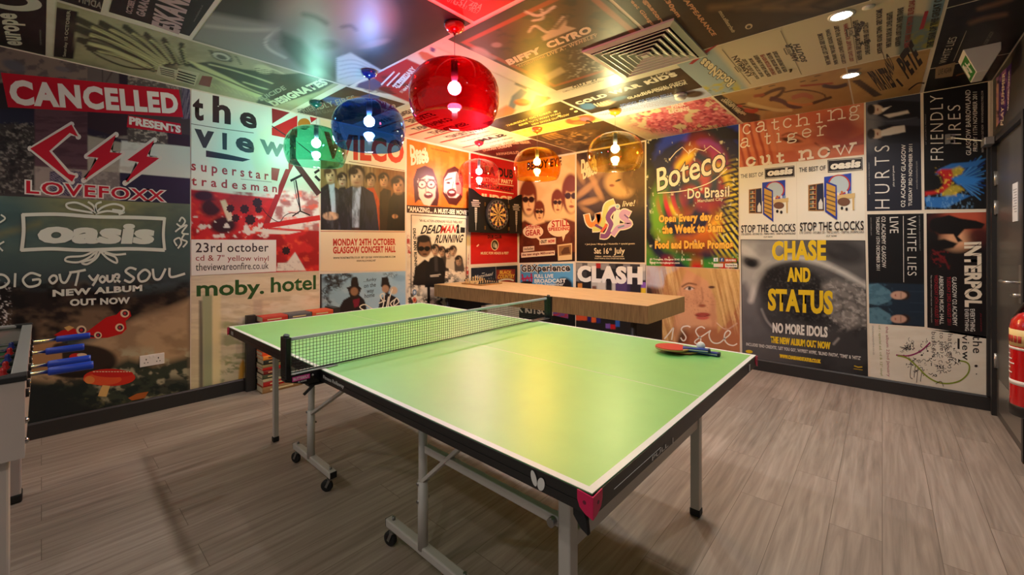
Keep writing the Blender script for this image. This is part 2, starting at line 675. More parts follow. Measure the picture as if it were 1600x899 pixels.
def floor_material():
    m = material('oak_vinyl_planks', None, 0.42)
    tc = nd(m, 'ShaderNodeTexCoord')
    # planks run along y: swap axes for the brick pattern
    mp = nd(m, 'ShaderNodeMapping')
    mp.inputs['Rotation'].default_value = (0, 0, PI / 2)
    lk(m, tc.outputs['Object'], mp.inputs[0])
    br = nd(m, 'ShaderNodeTexBrick')
    br.inputs['Scale'].default_value = 1.0
    br.inputs['Brick Width'].default_value = 1.22
    br.inputs['Row Height'].default_value = 0.185
    br.inputs['Mortar Size'].default_value = 0.0012
    br.inputs['Mortar Smooth'].default_value = 0.2
    br.offset = 0.37
    br.inputs['Color1'].default_value = (0, 0, 0, 1)
    br.inputs['Color2'].default_value = (1, 1, 1, 1)
    br.inputs['Mortar'].default_value = (0.5, 0.5, 0.5, 1)
    lk(m, mp.outputs[0], br.inputs['Vector'])
    # per-plank offset for the grain
    ad = nd(m, 'ShaderNodeVectorMath', operation='MULTIPLY_ADD')
    ad.inputs[1].default_value = (7.3, 3.1, 5.7)
    lk(m, br.outputs['Color'], ad.inputs[0])
    lk(m, tc.outputs['Object'], ad.inputs[2])
    mg = nd(m, 'ShaderNodeMapping')
    mg.inputs['Scale'].default_value = (20.0, 0.9, 1.0)
    lk(m, ad.outputs[0], mg.inputs[0])
    n1 = nd(m, 'ShaderNodeTexNoise')
    n1.inputs['Scale'].default_value = 1.6
    n1.inputs['Detail'].default_value = 7.0
    n1.inputs['Roughness'].default_value = 0.62
    n1.inputs['Distortion'].default_value = 0.5
    lk(m, mg.outputs[0], n1.inputs['Vector'])
    # cathedral rings
    mg2 = nd(m, 'ShaderNodeMapping')
    mg2.inputs['Scale'].default_value = (9.0, 0.9, 1.0)
    lk(m, ad.outputs[0], mg2.inputs[0])
    n2 = nd(m, 'ShaderNodeTexNoise')
    n2.inputs['Scale'].default_value = 0.9
    n2.inputs['Detail'].default_value = 1.5
    lk(m, mg2.outputs[0], n2.inputs['Vector'])
    mu = nd(m, 'ShaderNodeMath', operation='MULTIPLY')
    mu.inputs[1].default_value = 55.0
    lk(m, n2.outputs['Fac'], mu.inputs[0])
    sn = nd(m, 'ShaderNodeMath', operation='SINE')
    lk(m, mu.outputs[0], sn.inputs[0])
    # mix factors
    m1 = nd(m, 'ShaderNodeMath', operation='MULTIPLY_ADD')
    m1.inputs[1].default_value = 0.03
    lk(m, sn.outputs[0], m1.inputs[0])
    lk(m, n1.outputs['Fac'], m1.inputs[2])
    m2 = nd(m, 'ShaderNodeMath', operation='MULTIPLY_ADD')
    m2.inputs[1].default_value = 0.10
    lk(m, br.outputs['Color'], m2.inputs[0])
    lk(m, m1.outputs[0], m2.inputs[2])
    r = nd(m, 'ShaderNodeValToRGB')
    e = r.color_ramp.elements
    e[0].position, e[0].color = 0.22, (*lin((118, 106, 96)), 1)
    e[1].position, e[1].color = 0.86, (*lin((186, 171, 158)), 1)
    k = e.new(0.52)
    k.color = (*lin((155, 140, 127)), 1)
    lk(m, m2.outputs[0], r.inputs[0])
    mx = nd(m, 'ShaderNodeMix', data_type='RGBA')
    mx.inputs['B'].default_value = (*lin((104, 90, 78)), 1)
    lk(m, r.outputs[0], mx.inputs['A'])
    lk(m, br.outputs['Fac'], mx.inputs['Factor'])
    lk(m, mx.outputs['Result'], bsdf(m).inputs['Base Color'])
    bp = nd(m, 'ShaderNodeBump')
    bp.inputs['Strength'].default_value = 0.12
    bp.inputs['Distance'].default_value = 0.004
    lk(m, n1.outputs['Fac'], bp.inputs['Height'])
    lk(m, bp.outputs[0], bsdf(m).inputs['Normal'])
    return m


def struct(name, mb, mat, bevel=0.0):
    return props(mb.build(name, mat, bevel=bevel), kind='structure')


struct('floor', MB().bx(XL - .15, XR + .15, YF, YB + .15, -.1, 0), floor_material())
struct('ceiling', MB().bx(XL - .15, XR + .15, YF, YB + .15, ZC, ZC + .1), M_PAPER)
struct('wall_left', MB().bx(XL - .15, XL, YF, YB + .15, 0, ZC), M_PAPER)
struct('wall_back', MB().bx(XL, XR + .15, YB, YB + .15, 0, ZC), M_PAPER)
DY0, DY1, DZ = 3.90, 4.80, 2.06          # door leaf
struct('wall_right', MB().bx(XR, XR + .15, DY1 + .04, YB, 0, ZC).bx(XR, XR + .15, -.25, DY0 - .04, 0, ZC).bx(XR, XR + .15, DY0 - .04, DY1 + .04, DZ + .04, ZC), M_DARKWALL)
struct('baseboard_left', MB().prism([(XL, 0), (XL + .016, 0), (XL + .016, .100), (XL + .009, .112), (XL, .112)], 'y', YF, YB), M_BASE)
struct('baseboard_back', MB().prism([(YB, 0), (YB - .016, 0), (YB - .016, .104), (YB - .009, .116), (YB, .116)], 'x', XL + .016, XR), M_BASE)
# cover strip in the far right corner and the ceiling line over the door
struct('trim_1', MB().bx(XR - .036, XR, YB - .03, YB - .001, .116, 2.10), M_BASE, .003)

# ------------------------------------------------------------------ door
M_DOOR = add_noise(material('dark_grey_door', None, 0.35), (66, 64, 62), (76, 74, 71), 4, (1, 1, .3))
M_DOORF = material('black_door_frame', (38, 37, 37), 0.42)
M_STEEL = material('brushed_steel', (176, 174, 170), 0.32, 0.9)
M_GREYMETAL = material('grey_closer', (150, 148, 144), 0.4, 0.6)
door = thing('door_1', None, None, (XR, (DY0 + DY1) / 2, 0))
props(door, kind='structure')


def loc(parent):
    """offset so that builders can use room coordinates under a thing"""
    return parent.location


def child(mb, name, mat, parent, bevel=0.0):
    o = mb.build(name, mat, parent, bevel)
    o.matrix_parent_inverse = Matrix.LocRotScale(parent.location, parent.rotation_euler, None).inverted()
    return o


child(MB().bx(XR + .004, XR + .05, DY0, DY1, .006, DZ), 'door_leaf', M_DOOR, door, .002)
child(MB().bx(XR - .022, XR + .06, DY1, DY1 + .042, 0, DZ + .045).bx(XR - .022, XR + .06, DY0 - .042, DY0, 0, DZ + .045).bx(XR - .022, XR + .06, DY0, DY1, DZ, DZ + .045), 'door_frame', M_DOORF, door, .002)
for z in (1.80, 1.58, .42):
    child(MB().tube([(XR - .004, DY1 - .004, z - .055), (XR - .004, DY1 - .004, z + .055)], .008, 10).bx(XR - .002, XR + .0045, DY1 - .036, DY1 - .004, z - .05, z + .05), 'hinge', M_STEEL, door)
child(MB().bx(XR + .0, XR + .006, 4.03, 4.10, .93, 1.17), 'handle_plate', M_STEEL, door, .002)
hn = MB().tube([(XR + .004, 4.07, 1.06), (XR - .055, 4.07, 1.06), (XR - .062, 4.09, 1.06), (XR - .062, 4.20, 1.06)], .010, 10)
child(hn, 'handle', M_STEEL, door)
child(MB().tube([(XR + .004, 4.065, .98), (XR - .03, 4.065, .98)], .012, 12).bx(XR - .034, XR - .026, 4.062, 4.115, .974, .986), 'thumb_turn', M_STEEL, door)
child(MB().bx(XR + .001, XR + .0046, DY0 + .05, DY1 - .09, .06, .30), 'kick_plate', M_STEEL, door)

# overhead closer: body on the frame head, arm reaching to a foot on the back wall side
cl = thing('door_closer', 'grey overhead door closer with a long arm over the dark door', 'door closer', (XR, 4.72, 2.08))
child(MB().bx(XR - .075, XR - .024, 4.66, 4.82, 2.045, 2.10), 'closer_body', M_GREYMETAL, cl, .004)
child(MB().bar((XR - .07, 4.76, 2.09), (.425, 4.855, 2.155), .022, .010), 'closer_arm', M_GREYMETAL, cl, .002)
child(MB().tube([(.425, 4.855, 2.14), (.425, 4.855, 2.17)], .014, 12).bar((.425, 4.855, 2.15), (.40, YB - .016, 2.16), .018, .012).bx(.385, .415, YB - .018, YB - .004, 2.12, 2.20), 'arm_bracket', M_GREYMETAL, cl)

nt = MB().bx(XR + .0002, XR + .0036, 4.13, 4.27, 1.45, 1.70).build('notice', material('white_notice_paper', (205, 205, 208), .5))
props(nt, 'white paper notice taped to the dark grey door', 'notice')
nl = MB()
for k in range(9):
    nl.bx(XR - .0004, XR + .0002, 4.15, 4.25 - .02 * (k % 3), 1.655 - .018 * k, 1.660 - .018 * k)
nl.build('notice_lines', material('grey_ink', (120, 120, 124), .6), nt)

# ------------------------------------------------------------------ ceiling fittings
M_WHITE = material('white_enamel', (226, 224, 218), 0.4)
M_VENT = material('vent_enamel', (206, 202, 188), 0.38)
vx, vy = -1.178, 2.662
vent = thing('ceiling_vent', 'square white ceiling vent with stepped louvres beside the brown poster', 'vent', (vx, vy, ZC))


def ring(mb, h0, h1, z0, z1):
    """square ring sloping from half width h0 at z0 to h1 at z1"""
    a = [(-h0, -h0), (h0, -h0), (h0, h0), (-h0, h0)]
    b = [(-h1, -h1), (h1, -h1), (h1, h1), (-h1, h1)]
    t = .003
    vs_ = [(vx + p[0], vy + p[1], z0) for p in a] + [(vx + p[0], vy + p[1], z1) for p in b]
    vs_ += [(vx + p[0], vy + p[1], z0 + t) for p in a] + [(vx + p[0], vy + p[1], z1 + t) for p in b]
    fs = []
    for i in range(4):
        j = (i + 1) % 4
        fs += [(i, j, 4 + j, 4 + i), (8 + i, 12 + i, 12 + j, 8 + j), (i, 8 + i, 8 + j, j), (4 + i, 4 + j, 12 + j, 12 + i)]
    mb._add(vs_, fs)


fr = MB()
ring(fr, .30, .262, ZC - .012, ZC - .022)
ring(fr, .302, .300, ZC - .0005, ZC - .012)
child(fr, 'vent_frame', M_VENT, vent)
child(MB().bx(vx - .262, vx + .262, vy - .262, vy + .262, ZC - .0035, ZC - .0005), 'vent_shade_sheet', material('vent_shadow_box', (28, 27, 26), .8), vent)  # thin dark sheet standing in for the shade behind the louvres
for k in range(6):
    h = .25 - k * .041
    lv = MB()
    ring(lv, h, h - .036, ZC - .026, ZC - .006)
    ring(lv, h + .003, h - .003, ZC - .0275, ZC - .0275)
    child(lv, 'louvre', M_VENT, vent)
cp = MB().bx(vx - .022, vx + .022, vy - .022, vy + .022, ZC - .028, ZC - .024)
child(cp, 'vent_centre', M_VENT, vent)


def downlight(x, y, label, group=None, watts=SPOT_W):
    t = thing('downlight', label, 'ceiling light', (x, y, ZC), 0, group)
    MB().lathe([(.062, -.0008), (.062, -.005), (.052, -.009), (.046, -.006), (.046, -.0008)], n=28).build('bezel', M_WHITE, t)
    MB().lathe([(1e-6, -.004), (.0455, -.004)], n=28).build('lens', EM_SPOT, t)
    l = bpy.data.lights.new('downlight_lamp', 'SPOT')
    l.energy = watts
    l.color = (1.0, 0.94, 0.87)
    l.spot_size = math.radians(150)
    l.spot_blend = 0.7
    l.shadow_soft_size = 0.045
    o = bpy.data.objects.new('downlight_lamp', l)
    o.location = (0, 0, -.014)
    COL.objects.link(o)
    o.parent = t
    return t


EM_SPOT = emission('downlight_lens', (1.0, .93, .84), 22.0)
downlight(-.170, 2.95, 'round recessed downlight shining in the cream line-up poster, nearer one')
downlight(-.178, 4.04, 'round recessed downlight shining on the tan poster, nearer the back wall')
for x, y in ((-.17, 1.2), (-.17, -.6), (-1.9, -.9), (-3.6, -.9)):  # unseen downlights added to brighten the near floor and left wall
    downlight(x, y, 'added fill downlight, unseen in the near part of the ceiling', 'added fill downlights over the near end of the room', SPOT_W * .45)

t = thing('smoke_detector', 'small white smoke detector on the ceiling beside the pink furry poster', 'smoke detector', (-1.28, 3.60, ZC))
MB().lathe([(.052, -.0008), (.052, -.012), (.045, -.026)], n=24).build('base', M_WHITE, t)
MB().lathe([(.045, -.026), (.047, -.030), (.040, -.042), (.022, -.050), (1e-6, -.051)], n=24).build('sensor_dome', M_WHITE, t)
t = MB().lathe([(.028, -.0008), (.028, -.006), (.018, -.010), (1e-6, -.011)], (-.055, 2.94, ZC), n=20).build('ceiling_sensor', M_WHITE)
props(t, 'small white disc sensor on the ceiling beside the bright downlight', 'sensor')
t = MB().lathe([(.011, -.0008), (.011, -.010), (.006, -.022), (1e-6, -.023)], (-.50, 3.62, ZC), n=14).build('sprinkler', material('dull_brass', (96, 84, 62), .4, .7))
props(t, 'tiny dark sprinkler nozzle on the cream line-up poster', 'sprinkler')

# exit sign: a wedge hung under the ceiling by the door
ex = thing('exit_sign', 'white wedge emergency exit sign with a green face hanging near the door', 'exit sign', (.47, 4.12, ZC))
pE = [(.395, ZC - .0008), (.56, ZC - .0008), (.56, ZC - .05), (.505, ZC - .165), (.455, ZC - .165)]
MBx = MB().prism(pE, 'y', 4.00, 4.24)
child(MBx, 'housing', material('exit_sign_white', (214, 212, 206), .45), ex, .003)
a, b = Vector((.395, 0, ZC - .0008)), Vector((.455, 0, ZC - .165))
nrm = Vector((b - a).z and (-(a - b).z, 0, (a - b).x)).normalized()
if nrm.x > 0:
    nrm = -nrm


def exq(mb, u0, u1, v0, v1, h):
    """patch on the sloping face: u along y, v down the slope (0..1)"""
    pts = []
    for u, v in ((u0, v0), (u1, v0), (u1, v1), (u0, v1)):
        p = a + (b - a) * v + nrm * h
        pts.append((p.x, 4.00 + .24 * u, p.z))
    q = [(p[0] - nrm.x * .002, p[1], p[2] - nrm.z * .002) for p in pts]
    mb._add(pts + q, [(0, 1, 2, 3), (7, 6, 5, 4), (0, 4, 5, 1), (1, 5, 6, 2), (2, 6, 7, 3), (3, 7, 4, 0)])


g = MB()
exq(g, .06, .94, .22, .96, .0015)
face = child(g, 'sign_face', material('exit_green', (38, 120, 48), .4), ex)
g = MB()
exq(g, .66, .86, .32, .86, .0028)           # doorway
for (u0, u1, v0, v1) in ((.40, .46, .36, .46), (.34, .44, .47, .66), (.28, .36, .5, .56), (.44, .52, .5, .56), (.30, .38, .66, .84), (.40, .48, .66, .8), (.56, .62, .44, .70), (.10, .24, .52, .60)):
    exq(g, u0, u1, v0, v1, .0028)
child(g, 'pictogram', M_WHITE, ex)

# ------------------------------------------------------------------ fire extinguisher on the right wall
M_RED = material('extinguisher_red', (190, 14, 18), 0.22, coat=.5)
M_BLACK = material('black_plastic', (20, 20, 21), 0.45)
fx, fy, fz = XR - .10, 3.13, .48
fe = thing('fire_extinguisher', 'red fire extinguisher with a cream label mounted beside the dark door', 'fire extinguisher', (fx, fy, fz))
MB().lathe([(.074, .03), (.080, .04), (.0815, .06), (.0815, .42), (.076, .455), (.055, .485), (.026, .50), (.020, .52)], n=32).build('cylinder', M_RED, fe)
MB().lathe([(.078, 0), (.083, .004), (.083, .05), (.080, .055), (.074, .05), (.074, .0)], n=32).build('foot_ring', M_BLACK, fe)


def wrap(mb, a0, a1, z0, z1, r, n=10):
    vs_ = []
    for z in (z0, z1):
        for rr in (r, r + .0008):
            for i in range(n + 1):
                t_ = math.radians(a0 + (a1 - a0) * i / n)
                vs_.append((rr * math.cos(t_), rr * math.sin(t_), z))
    m = n + 1
    fs = []
    for i in range(n):
        fs += [(m + i, m + i + 1, 3 * m + i + 1, 3 * m + i), (i, i + 1, m + i + 1, m + i), (2 * m + i + 1, 2 * m + i, 3 * m + i, 3 * m + i + 1)]
    mb._add(vs_, fs, True)


lb = MB()
wrap(lb, 165, 262, .335, .415, .0816)
lab = lb.build('label_band', material('label_cream', (222, 196, 130), .5), fe)
lb = MB()
for k, (u0, u1) in enumerate(((172, 181), (184, 193), (196, 205), (208, 217), (220, 229))):
    wrap(lb, u0, u1, .352, .385, .0826, 3)
lb.build('label_print', material('label_red', (170, 30, 24), .5), lab)
lb = MB()
wrap(lb, 165, 262, .318, .330, .0816)
for k in range(5):
    wrap(lb, 168, 190 + 9 * (k % 3), .29 - .022 * k, .296 - .022 * k, .0816, 4)
wrap(lb, 165, 270, .150, .172, .0816)
lb.build('white_print', M_WHITE, fe)
MB().lathe([(.022, .515), (.024, .52), (.024, .555), (.014, .56), (.014, .575)], n=16).build('valve', M_STEEL, fe)
MB().bar((0, .02, .575), (0, -.11, .60), .022, .008).bar((0, .02, .56), (0, -.10, .545), .022, .008).build('lever', M_BLACK, fe)
MB().tube([(.0, .03, .54), (-.02, .07, .53), (-.05, .085, .46), (-.055, .088, .30), (-.05, .088, .2)], .009, 8).build('hose', M_BLACK, fe)
MB().bx(.078, .0998, -.02, .02, .30, .36).build('wall_bracket', M_BLACK, fe)

# ------------------------------------------------------------------ double socket on the left wall
so = thing('wall_socket', 'white double plug socket low on the green poster wall', 'socket', (XL, .57, .405))
MB().bx(.0006, .010, -.073, .073, -.043, .043).build('faceplate', M_WHITE, so, .003)
for s in (-1, 1):
    y = s * .036
    MB().bx(.0098, .0108, y - .003, y + .003, .004, .016).bx(.0098, .0108, y - .013, y - .006, -.018, -.012).bx(.0098, .0108, y + .006, y + .013, -.018, -.012).build('pin_holes', M_BLACK, so)
    MB().bx(.0095, .0125, s * .012 - .006, s * .012 + .006, .018, .034).build('rocker_switch', M_WHITE, so, .001)

# ================================================================== PENDANT LAMPS
def shade_material(name, rgb, gloss=0.10):
    m = bpy.data.materials.new(name)
    m.use_nodes = True
    nt = m.node_tree
    nt.nodes.clear()
    tr = nt.nodes.new('ShaderNodeBsdfTransparent')
    tr.inputs[0].default_value = (*[v ** .5 for v in rgb], 1)
    gl = nt.nodes.new('ShaderNodeBsdfGlossy')
    gl.inputs['Roughness'].default_value = 0.03
    gl.inputs['Color'].default_value = (1, 1, 1, 1)
    fr = nt.nodes.new('ShaderNodeFresnel')
    ge = nt.nodes.new('ShaderNodeNewGeometry')
    io = nt.nodes.new('ShaderNodeMapRange')          # same reflectance on both faces of the wall
    io.inputs['To Min'].default_value = 1.42
    io.inputs['To Max'].default_value = 1 / 1.42
    nt.links.new(ge.outputs['Backfacing'], io.inputs['Value'])
    nt.links.new(io.outputs[0], fr.inputs[0])
    mx = nt.nodes.new('ShaderNodeMixShader')
    o = nt.nodes.new('ShaderNodeOutputMaterial')
    nt.links.new(fr.outputs[0], mx.inputs[0])
    nt.links.new(tr.outputs[0], mx.inputs[1])
    nt.links.new(gl.outputs[0], mx.inputs[2])
    nt.links.new(mx.outputs[0], o.inputs[0])
    return m


EM_BULB = emission('bulb_glow', (1.0, 0.95, 0.88), BULB_E)
M_CABLE = material('clear_flex', (150, 140, 130), 0.3)
M_HOLDER = material('lamp_holder_grey', (92, 96, 112), 0.3)
SHADE = [(.2215, -.340), (.232, -.325), (.246, -.290), (.256, -.245), (.260, -.200), (.257, -.160), (.245, -.120), (.222, -.080), (.190, -.048), (.150, -.025), (.105, -.010), (.055, -.003), (.018, 0)]
SHADE_TOP = 2.355


def pendant(x, y, rgb, body, label, power=1.0):
    t = thing('pendant_lamp', label, 'pendant lamp', (x, y, ZC))
    dz = SHADE_TOP - ZC
    MB().lathe([(.058, -.004), (.060, -.012), (.055, -.028), (.040, -.044), (.018, -.053), (.008, -.056), (.006, -.066)], n=28).build('canopy', material('canopy_' + body[0], body[1], .15, coat=1.0), t)
    MB().tube([(0, 0, -.05), (0, 0, dz + .005)], .0016, 6).build('cable', M_CABLE, t)
    sh = MB().lathe([(r, h + dz) for r, h in SHADE], n=64)
    # open bowl: drop the two end caps the lathe adds
    sh.f, sh.s, sh.mi = sh.f[:-2], sh.s[:-2], sh.mi[:-2]
    s = sh.build('shade', shade_material('shade_' + body[0], rgb), t)
    md = s.modifiers.new('thickness', 'SOLIDIFY')
    md.thickness = 0.003
    md.offset = -1
    MB().lathe([(.012, dz + .012), (.020, dz + .004), (.020, dz - .085), (.016, dz - .108), (.014, dz - .112)], n=20).build('lamp_holder', M_HOLDER, t)
    MB().lathe([(.038 * math.sin(PI * i / 9) + 1e-5, dz - .150 + .038 * math.cos(PI * i / 9)) for i in range(10)], n=14).build('bulb', EM_BULB if power == 1 else emission('bulb_glow', (1.0, .95, .88), BULB_E * power), t)


pendant(-1.850, 1.585, (.70, .014, .035), ('red', (178, 8, 14)), 'large ruby red see-through dome pendant lamp, the biggest and nearest one')
pendant(-2.823, 1.600, (.10, .30, .80), ('blue', (18, 40, 130)), 'cobalt blue see-through dome pendant lamp between the red and green ones', .75)
pendant(-3.785, 1.630, (.27, .72, .58), ('green', (20, 92, 84)), 'sea green see-through dome pendant lamp in front of the red triangle poster', .5)
pendant(-3.745, 3.605, (.94, .58, .64), ('pink', (196, 20, 60)), 'pale pink see-through dome pendant lamp over the dartboard')
pendant(-2.830, 3.605, (1.0, .58, .07), ('amber', (222, 92, 20)), 'glowing amber orange see-through dome pendant lamp near the room corner', 1.35)
pendant(-1.890, 3.600, (.94, .86, .42), ('yellow', (226, 168, 24)), 'pale yellow see-through dome pendant lamp above the wooden bar counter')

# ================================================================== TABLE TENNIS TABLE
M_GREEN = add_noise(material('lime_green_playing_surface', None, 0.46, spec=.5), (118, 196, 96), (124, 202, 100), 9)
bsdf(M_GREEN).inputs['IOR'].default_value = 1.75
bsdf(M_GREEN).inputs['Coat Weight'].default_value = .7
bsdf(M_GREEN).inputs['Coat Roughness'].default_value = .38
M_LINE = material('white_table_line', (232, 232, 228), 0.4)
M_APRON = material('black_table_edge', (22, 22, 23), 0.35)
M_FRAME = material('pale_grey_powder_coat', (196, 190, 182), 0.38, .1)
M_PINK = material('magenta_corner_guard', (214, 18, 84), 0.38)
M_RUBBER = material('black_rubber', (17, 17, 17), 0.6)
M_ZINC = material('zinc', (150, 148, 146), 0.3, .9)
TX, TY, TR, TZ = -.4709, .7937, -.00706, .76
tt = thing('table_tennis_table', 'lime green table tennis table with black edges on grey wheeled legs', 'table tennis table', (TX, TY, 0), TR)
TL, TW = 2.74, 1.525
for k, (x0, x1) in enumerate(((-TL, -TL / 2 - .0025), (-TL / 2 + .0025, 0))):
    m = MB().bx(x0 + .001, x1 - .001, .001, TW - .001, TZ - .02, TZ)
    m.cur = 1
    h = TZ + .0006
    end = (x0, x0 + .02) if k == 0 else (x1 - .02, x1)
    m.bx(x0 + .001, x1 - .001, .001, .020, TZ - .001, h).bx(x0 + .001, x1 - .001, TW - .020, TW - .001, TZ - .001, h)
    m.bx(max(end[0], x0 + .001), min(end[1], x1 - .001), .02, TW - .02, TZ - .001, h).bx(x0 + .02 * (k == 0), x1 - .02 * (k == 1), TW / 2 - .0015, TW / 2 + .0015, TZ - .001, h - .0001)
    m.build('playing_top', [M_GREEN, M_LINE], tt)
    a = MB()
    for q in ((x0 - .002, x1, -.002, .016), (x0 - .002, x1, TW - .016, TW + .002)):
        a.bx(*q, TZ - .049, TZ - .002)
        a.bx(q[0], q[1], q[2] - .0015, q[3] + .0015, TZ - .030, TZ - .027)
    a.bx((x0 - .002 if k == 0 else x0), (x0 + .016), .016, TW - .016, TZ - .049, TZ - .002)
    a.bx(x1 - .016, (x1 + .002 if k == 1 else x1), .016, TW - .016, TZ - .049, TZ - .002)
    ap = a.build('edge_apron', M_APRON, tt)
    for y in (.22, TW - .22):
        MB().bx(x0 + .05, x1 - .05, y - .016, y + .016, TZ - .049, TZ - .021).build('under_rail', M_FRAME, tt)


M_SCREW = material('magenta_screw', (110, 10, 50), .4)


def guard(cx, cy, sx, sy):
    """magenta guard wrapped round a table corner"""
    def face(u0):
        # shield outline: width along the edge, height down
        pts = [(0, 0), (.036, .003), (.036, -.018), (.030, -.034), (.016, -.045), (0, -.050)]
        return pts
    m = MB()
    pts = face(0)
    zz = TZ - .004
    # face on the long side (normal along y) and on the short side (normal along x)
    o = .0026
    m.prism([(cx - sx * (-o) - sx * p[0] if False else cx + sx * o - sx * p[0] * 1.08, zz + p[1]) for p in pts], 'y', cy + sy * .0018, cy + sy * (.0018 + .003))
    m.prism([(cy + sy * o - sy * p[0] * 1.08, zz + p[1]) for p in pts], 'x', cx + sx * .0018, cx + sx * (.0018 + .003))
    m.bx(min(cx, cx + sx * .0048), max(cx, cx + sx * .0048), min(cy, cy + sy * .0048), max(cy, cy + sy * .0048), zz - .050, zz)
    g_ = m.build('corner_guard', M_PINK, tt, .001)
    s_ = MB()
    M1 = Matrix.Translation((cx - sx * .017, cy + sy * .0047, zz - .019)) @ Matrix.Rotation(-sy * PI / 2, 4, 'X')
    s_.lathe([(.0045, 0), (.0045, .0006)], n=12, M=M1)
    s_.build('screw', M_SCREW, g_)
    s_ = MB()
    M1 = Matrix.Translation((cx + sx * .0047, cy - sy * .017, zz - .019)) @ Matrix.Rotation(sx * PI / 2, 4, 'Y')
    s_.lathe([(.0045, 0), (.0045, .0006)], n=12, M=M1)
    s_.build('screw', M_SCREW, g_)


for cx, sx in ((0, 1), (-TL, -1)):
    for cy, sy in ((0, -1), (TW, 1)):
        guard(cx, cy, sx, sy)

# end legs
for x in (-.21, -2.53):
    for y in (.215, 1.30):
        hw = .021 if x > -1 else .0155
        lg = MB().bx(x - hw, x + hw, y - hw, y + hw, .03, TZ - .05).build('leg', M_FRAME, tt, .004)
        MB().bx(x - hw - .003, x + hw + .003, y - hw - .003, y + hw + .003, 0, .035).build('foot_cap', M_RUBBER, lg, .006)
    MB().bar((x, .23, .447), (x, 1.285, .447), .03, .046).build('cross_bar', M_FRAME, tt, .004)
    MB().bar((x, .23, .70), (x, 1.285, .70), .03, .03).build('cross_bar', M_FRAME, tt, .004)


def caster(x, y, ang, parent):
    t_ = math.radians(ang)
    dx, dy = math.cos(t_), math.sin(t_)
    ox, oy = x - dx * .018, y - dy * .018
    f = MB().tube([(x, y, .062), (x, y, .078)], .010, 10)
    for s_ in (-1, 1):
        px, py = -dy * s_ * .016, dx * s_ * .016
        f.bar((x + px, y + py, .066), (ox + px, oy + py, .027), .012, .003, (-dy, dx, 0))
    f.bx(x - .014, x + .014, y - .014, y + .014, .062, .068)
    w = f.build('caster', M_ZINC, parent)
    R = Matrix.Translation((ox, oy, .0305)) @ Matrix.Rotation(t_, 4, 'Z') @ Matrix.Rotation(PI / 2, 4, 'X')
    MB().lathe([(.012, -.011), (.026, -.011), (.0305, -.007), (.0305, .007), (.026, .011), (.012, .011)], n=22, M=R).build('wheel', M_RUBBER, w)


def tleg(xp, x0, x1, y, angs):
    b_ = MB().bar((x0, y, .097), (x1, y, .097), .038, .036).build('wheel_bar', M_FRAME, tt, .006)
    for x in (x0 + .002, x1 - .002):
        MB().bx(x - .004, x + .004, y - .017, y + .017, .081, .113).build('end_cap', M_RUBBER, b_)
    MB().tube([(xp, y, .10), (xp, y, TZ - .049)], .0175, 14).build('upright', M_FRAME, tt)
    MB().tube([(xp + .006, y - .004, .10), (xp + .006, y - .004, .37)], .0205, 14).build('sleeve', M_FRAME, tt)
    for z in (.29, .36, .585):
        MB().tube([(xp, y - .028, z), (xp, y + .028, z)], .006, 8).build('bolt', M_ZINC, tt)
    for x, an in zip((x0 + .035, x1 - .035), angs):
        MB().tube([(x, y, .114), (x, y, .130)], .007, 8).build('axle_nut', M_ZINC, b_)
        caster(x, y, an, b_)


for y in (.205, 1.315):
    tleg(-1.945, -2.165, -1.672, y, (20, 40))
    tleg(-.895, -1.140, -.610, y, (15, 35))
    s_ = 1 if y < .7 else -1
    MB().bar((-1.94, y + .0, .345), (-1.50, y, .60), .014, .030, (0, 1, 0)).bar((-1.52, y, .59), (-1.45, y, .705), .014, .030, (0, 1, 0)).build('brace', M_FRAME, tt, .002)
    MB().bar((-.89, y, .365), (-.52, y, .705), .014, .032, (0, 1, 0)).build('brace', M_FRAME, tt, .002)
    MB().bar((-.87, y, .50), (-.23, y, .50), .024, .030).build('side_rail', M_FRAME, tt, .003)
    MB().tube([(-.245, y - .03, .50), (-.245, y + .03, .50)], .013, 10).build('pivot', M_ZINC, tt)
# black lever behind the near corner
MB().prism([(-.012, .700), (.012, .702), (.026, .668), (.030, .636), (.010, .645), (-.010, .668)], 'y', .018, .030).build('lock_lever', M_RUBBER, tt, .002)
bpy.data.objects['lock_lever'].location = (-.052, 0, .012)

# marks on the edges: white leaf-pair logo, name and PULL
M_MARK = material('white_edge_print', (222, 220, 214), 0.5)


def flat_text(name, s, org, ux, uz, w, h, mat, parent, bold=0.0, lift=(0, 0, 0), spacing=1.0):
    v, t_ = text_tris(s, bold, spacing)
    lo, hi = v.min(0), v.max(0)
    q = (v - lo) / (hi - lo)
    o, ux, uz = Vector(org) + Vector(lift), Vector(ux), Vector(uz)
    m = MB()
    m._add([o + ux * (a_[0] * w) + uz * (a_[1] * h) for a_ in q], [tuple(f) for f in t_])
    return m.build(name, mat, parent)


def ellipse_patch(mb, org, ux, uz, cu, cv, ru, rv, rot, n=22):
    c, s = math.cos(rot), math.sin(rot)
    pts = []
    for i in range(n):
        q = 2 * PI * i / n
        a_, b_ = ru * math.cos(q), rv * math.sin(q)
        p = Vector(org) + Vector(ux) * (cu + a_ * c - b_ * s) + Vector(uz) * (cv + a_ * s + b_ * c)
        pts.append(p)
    mb._add(pts, [tuple(range(n))])


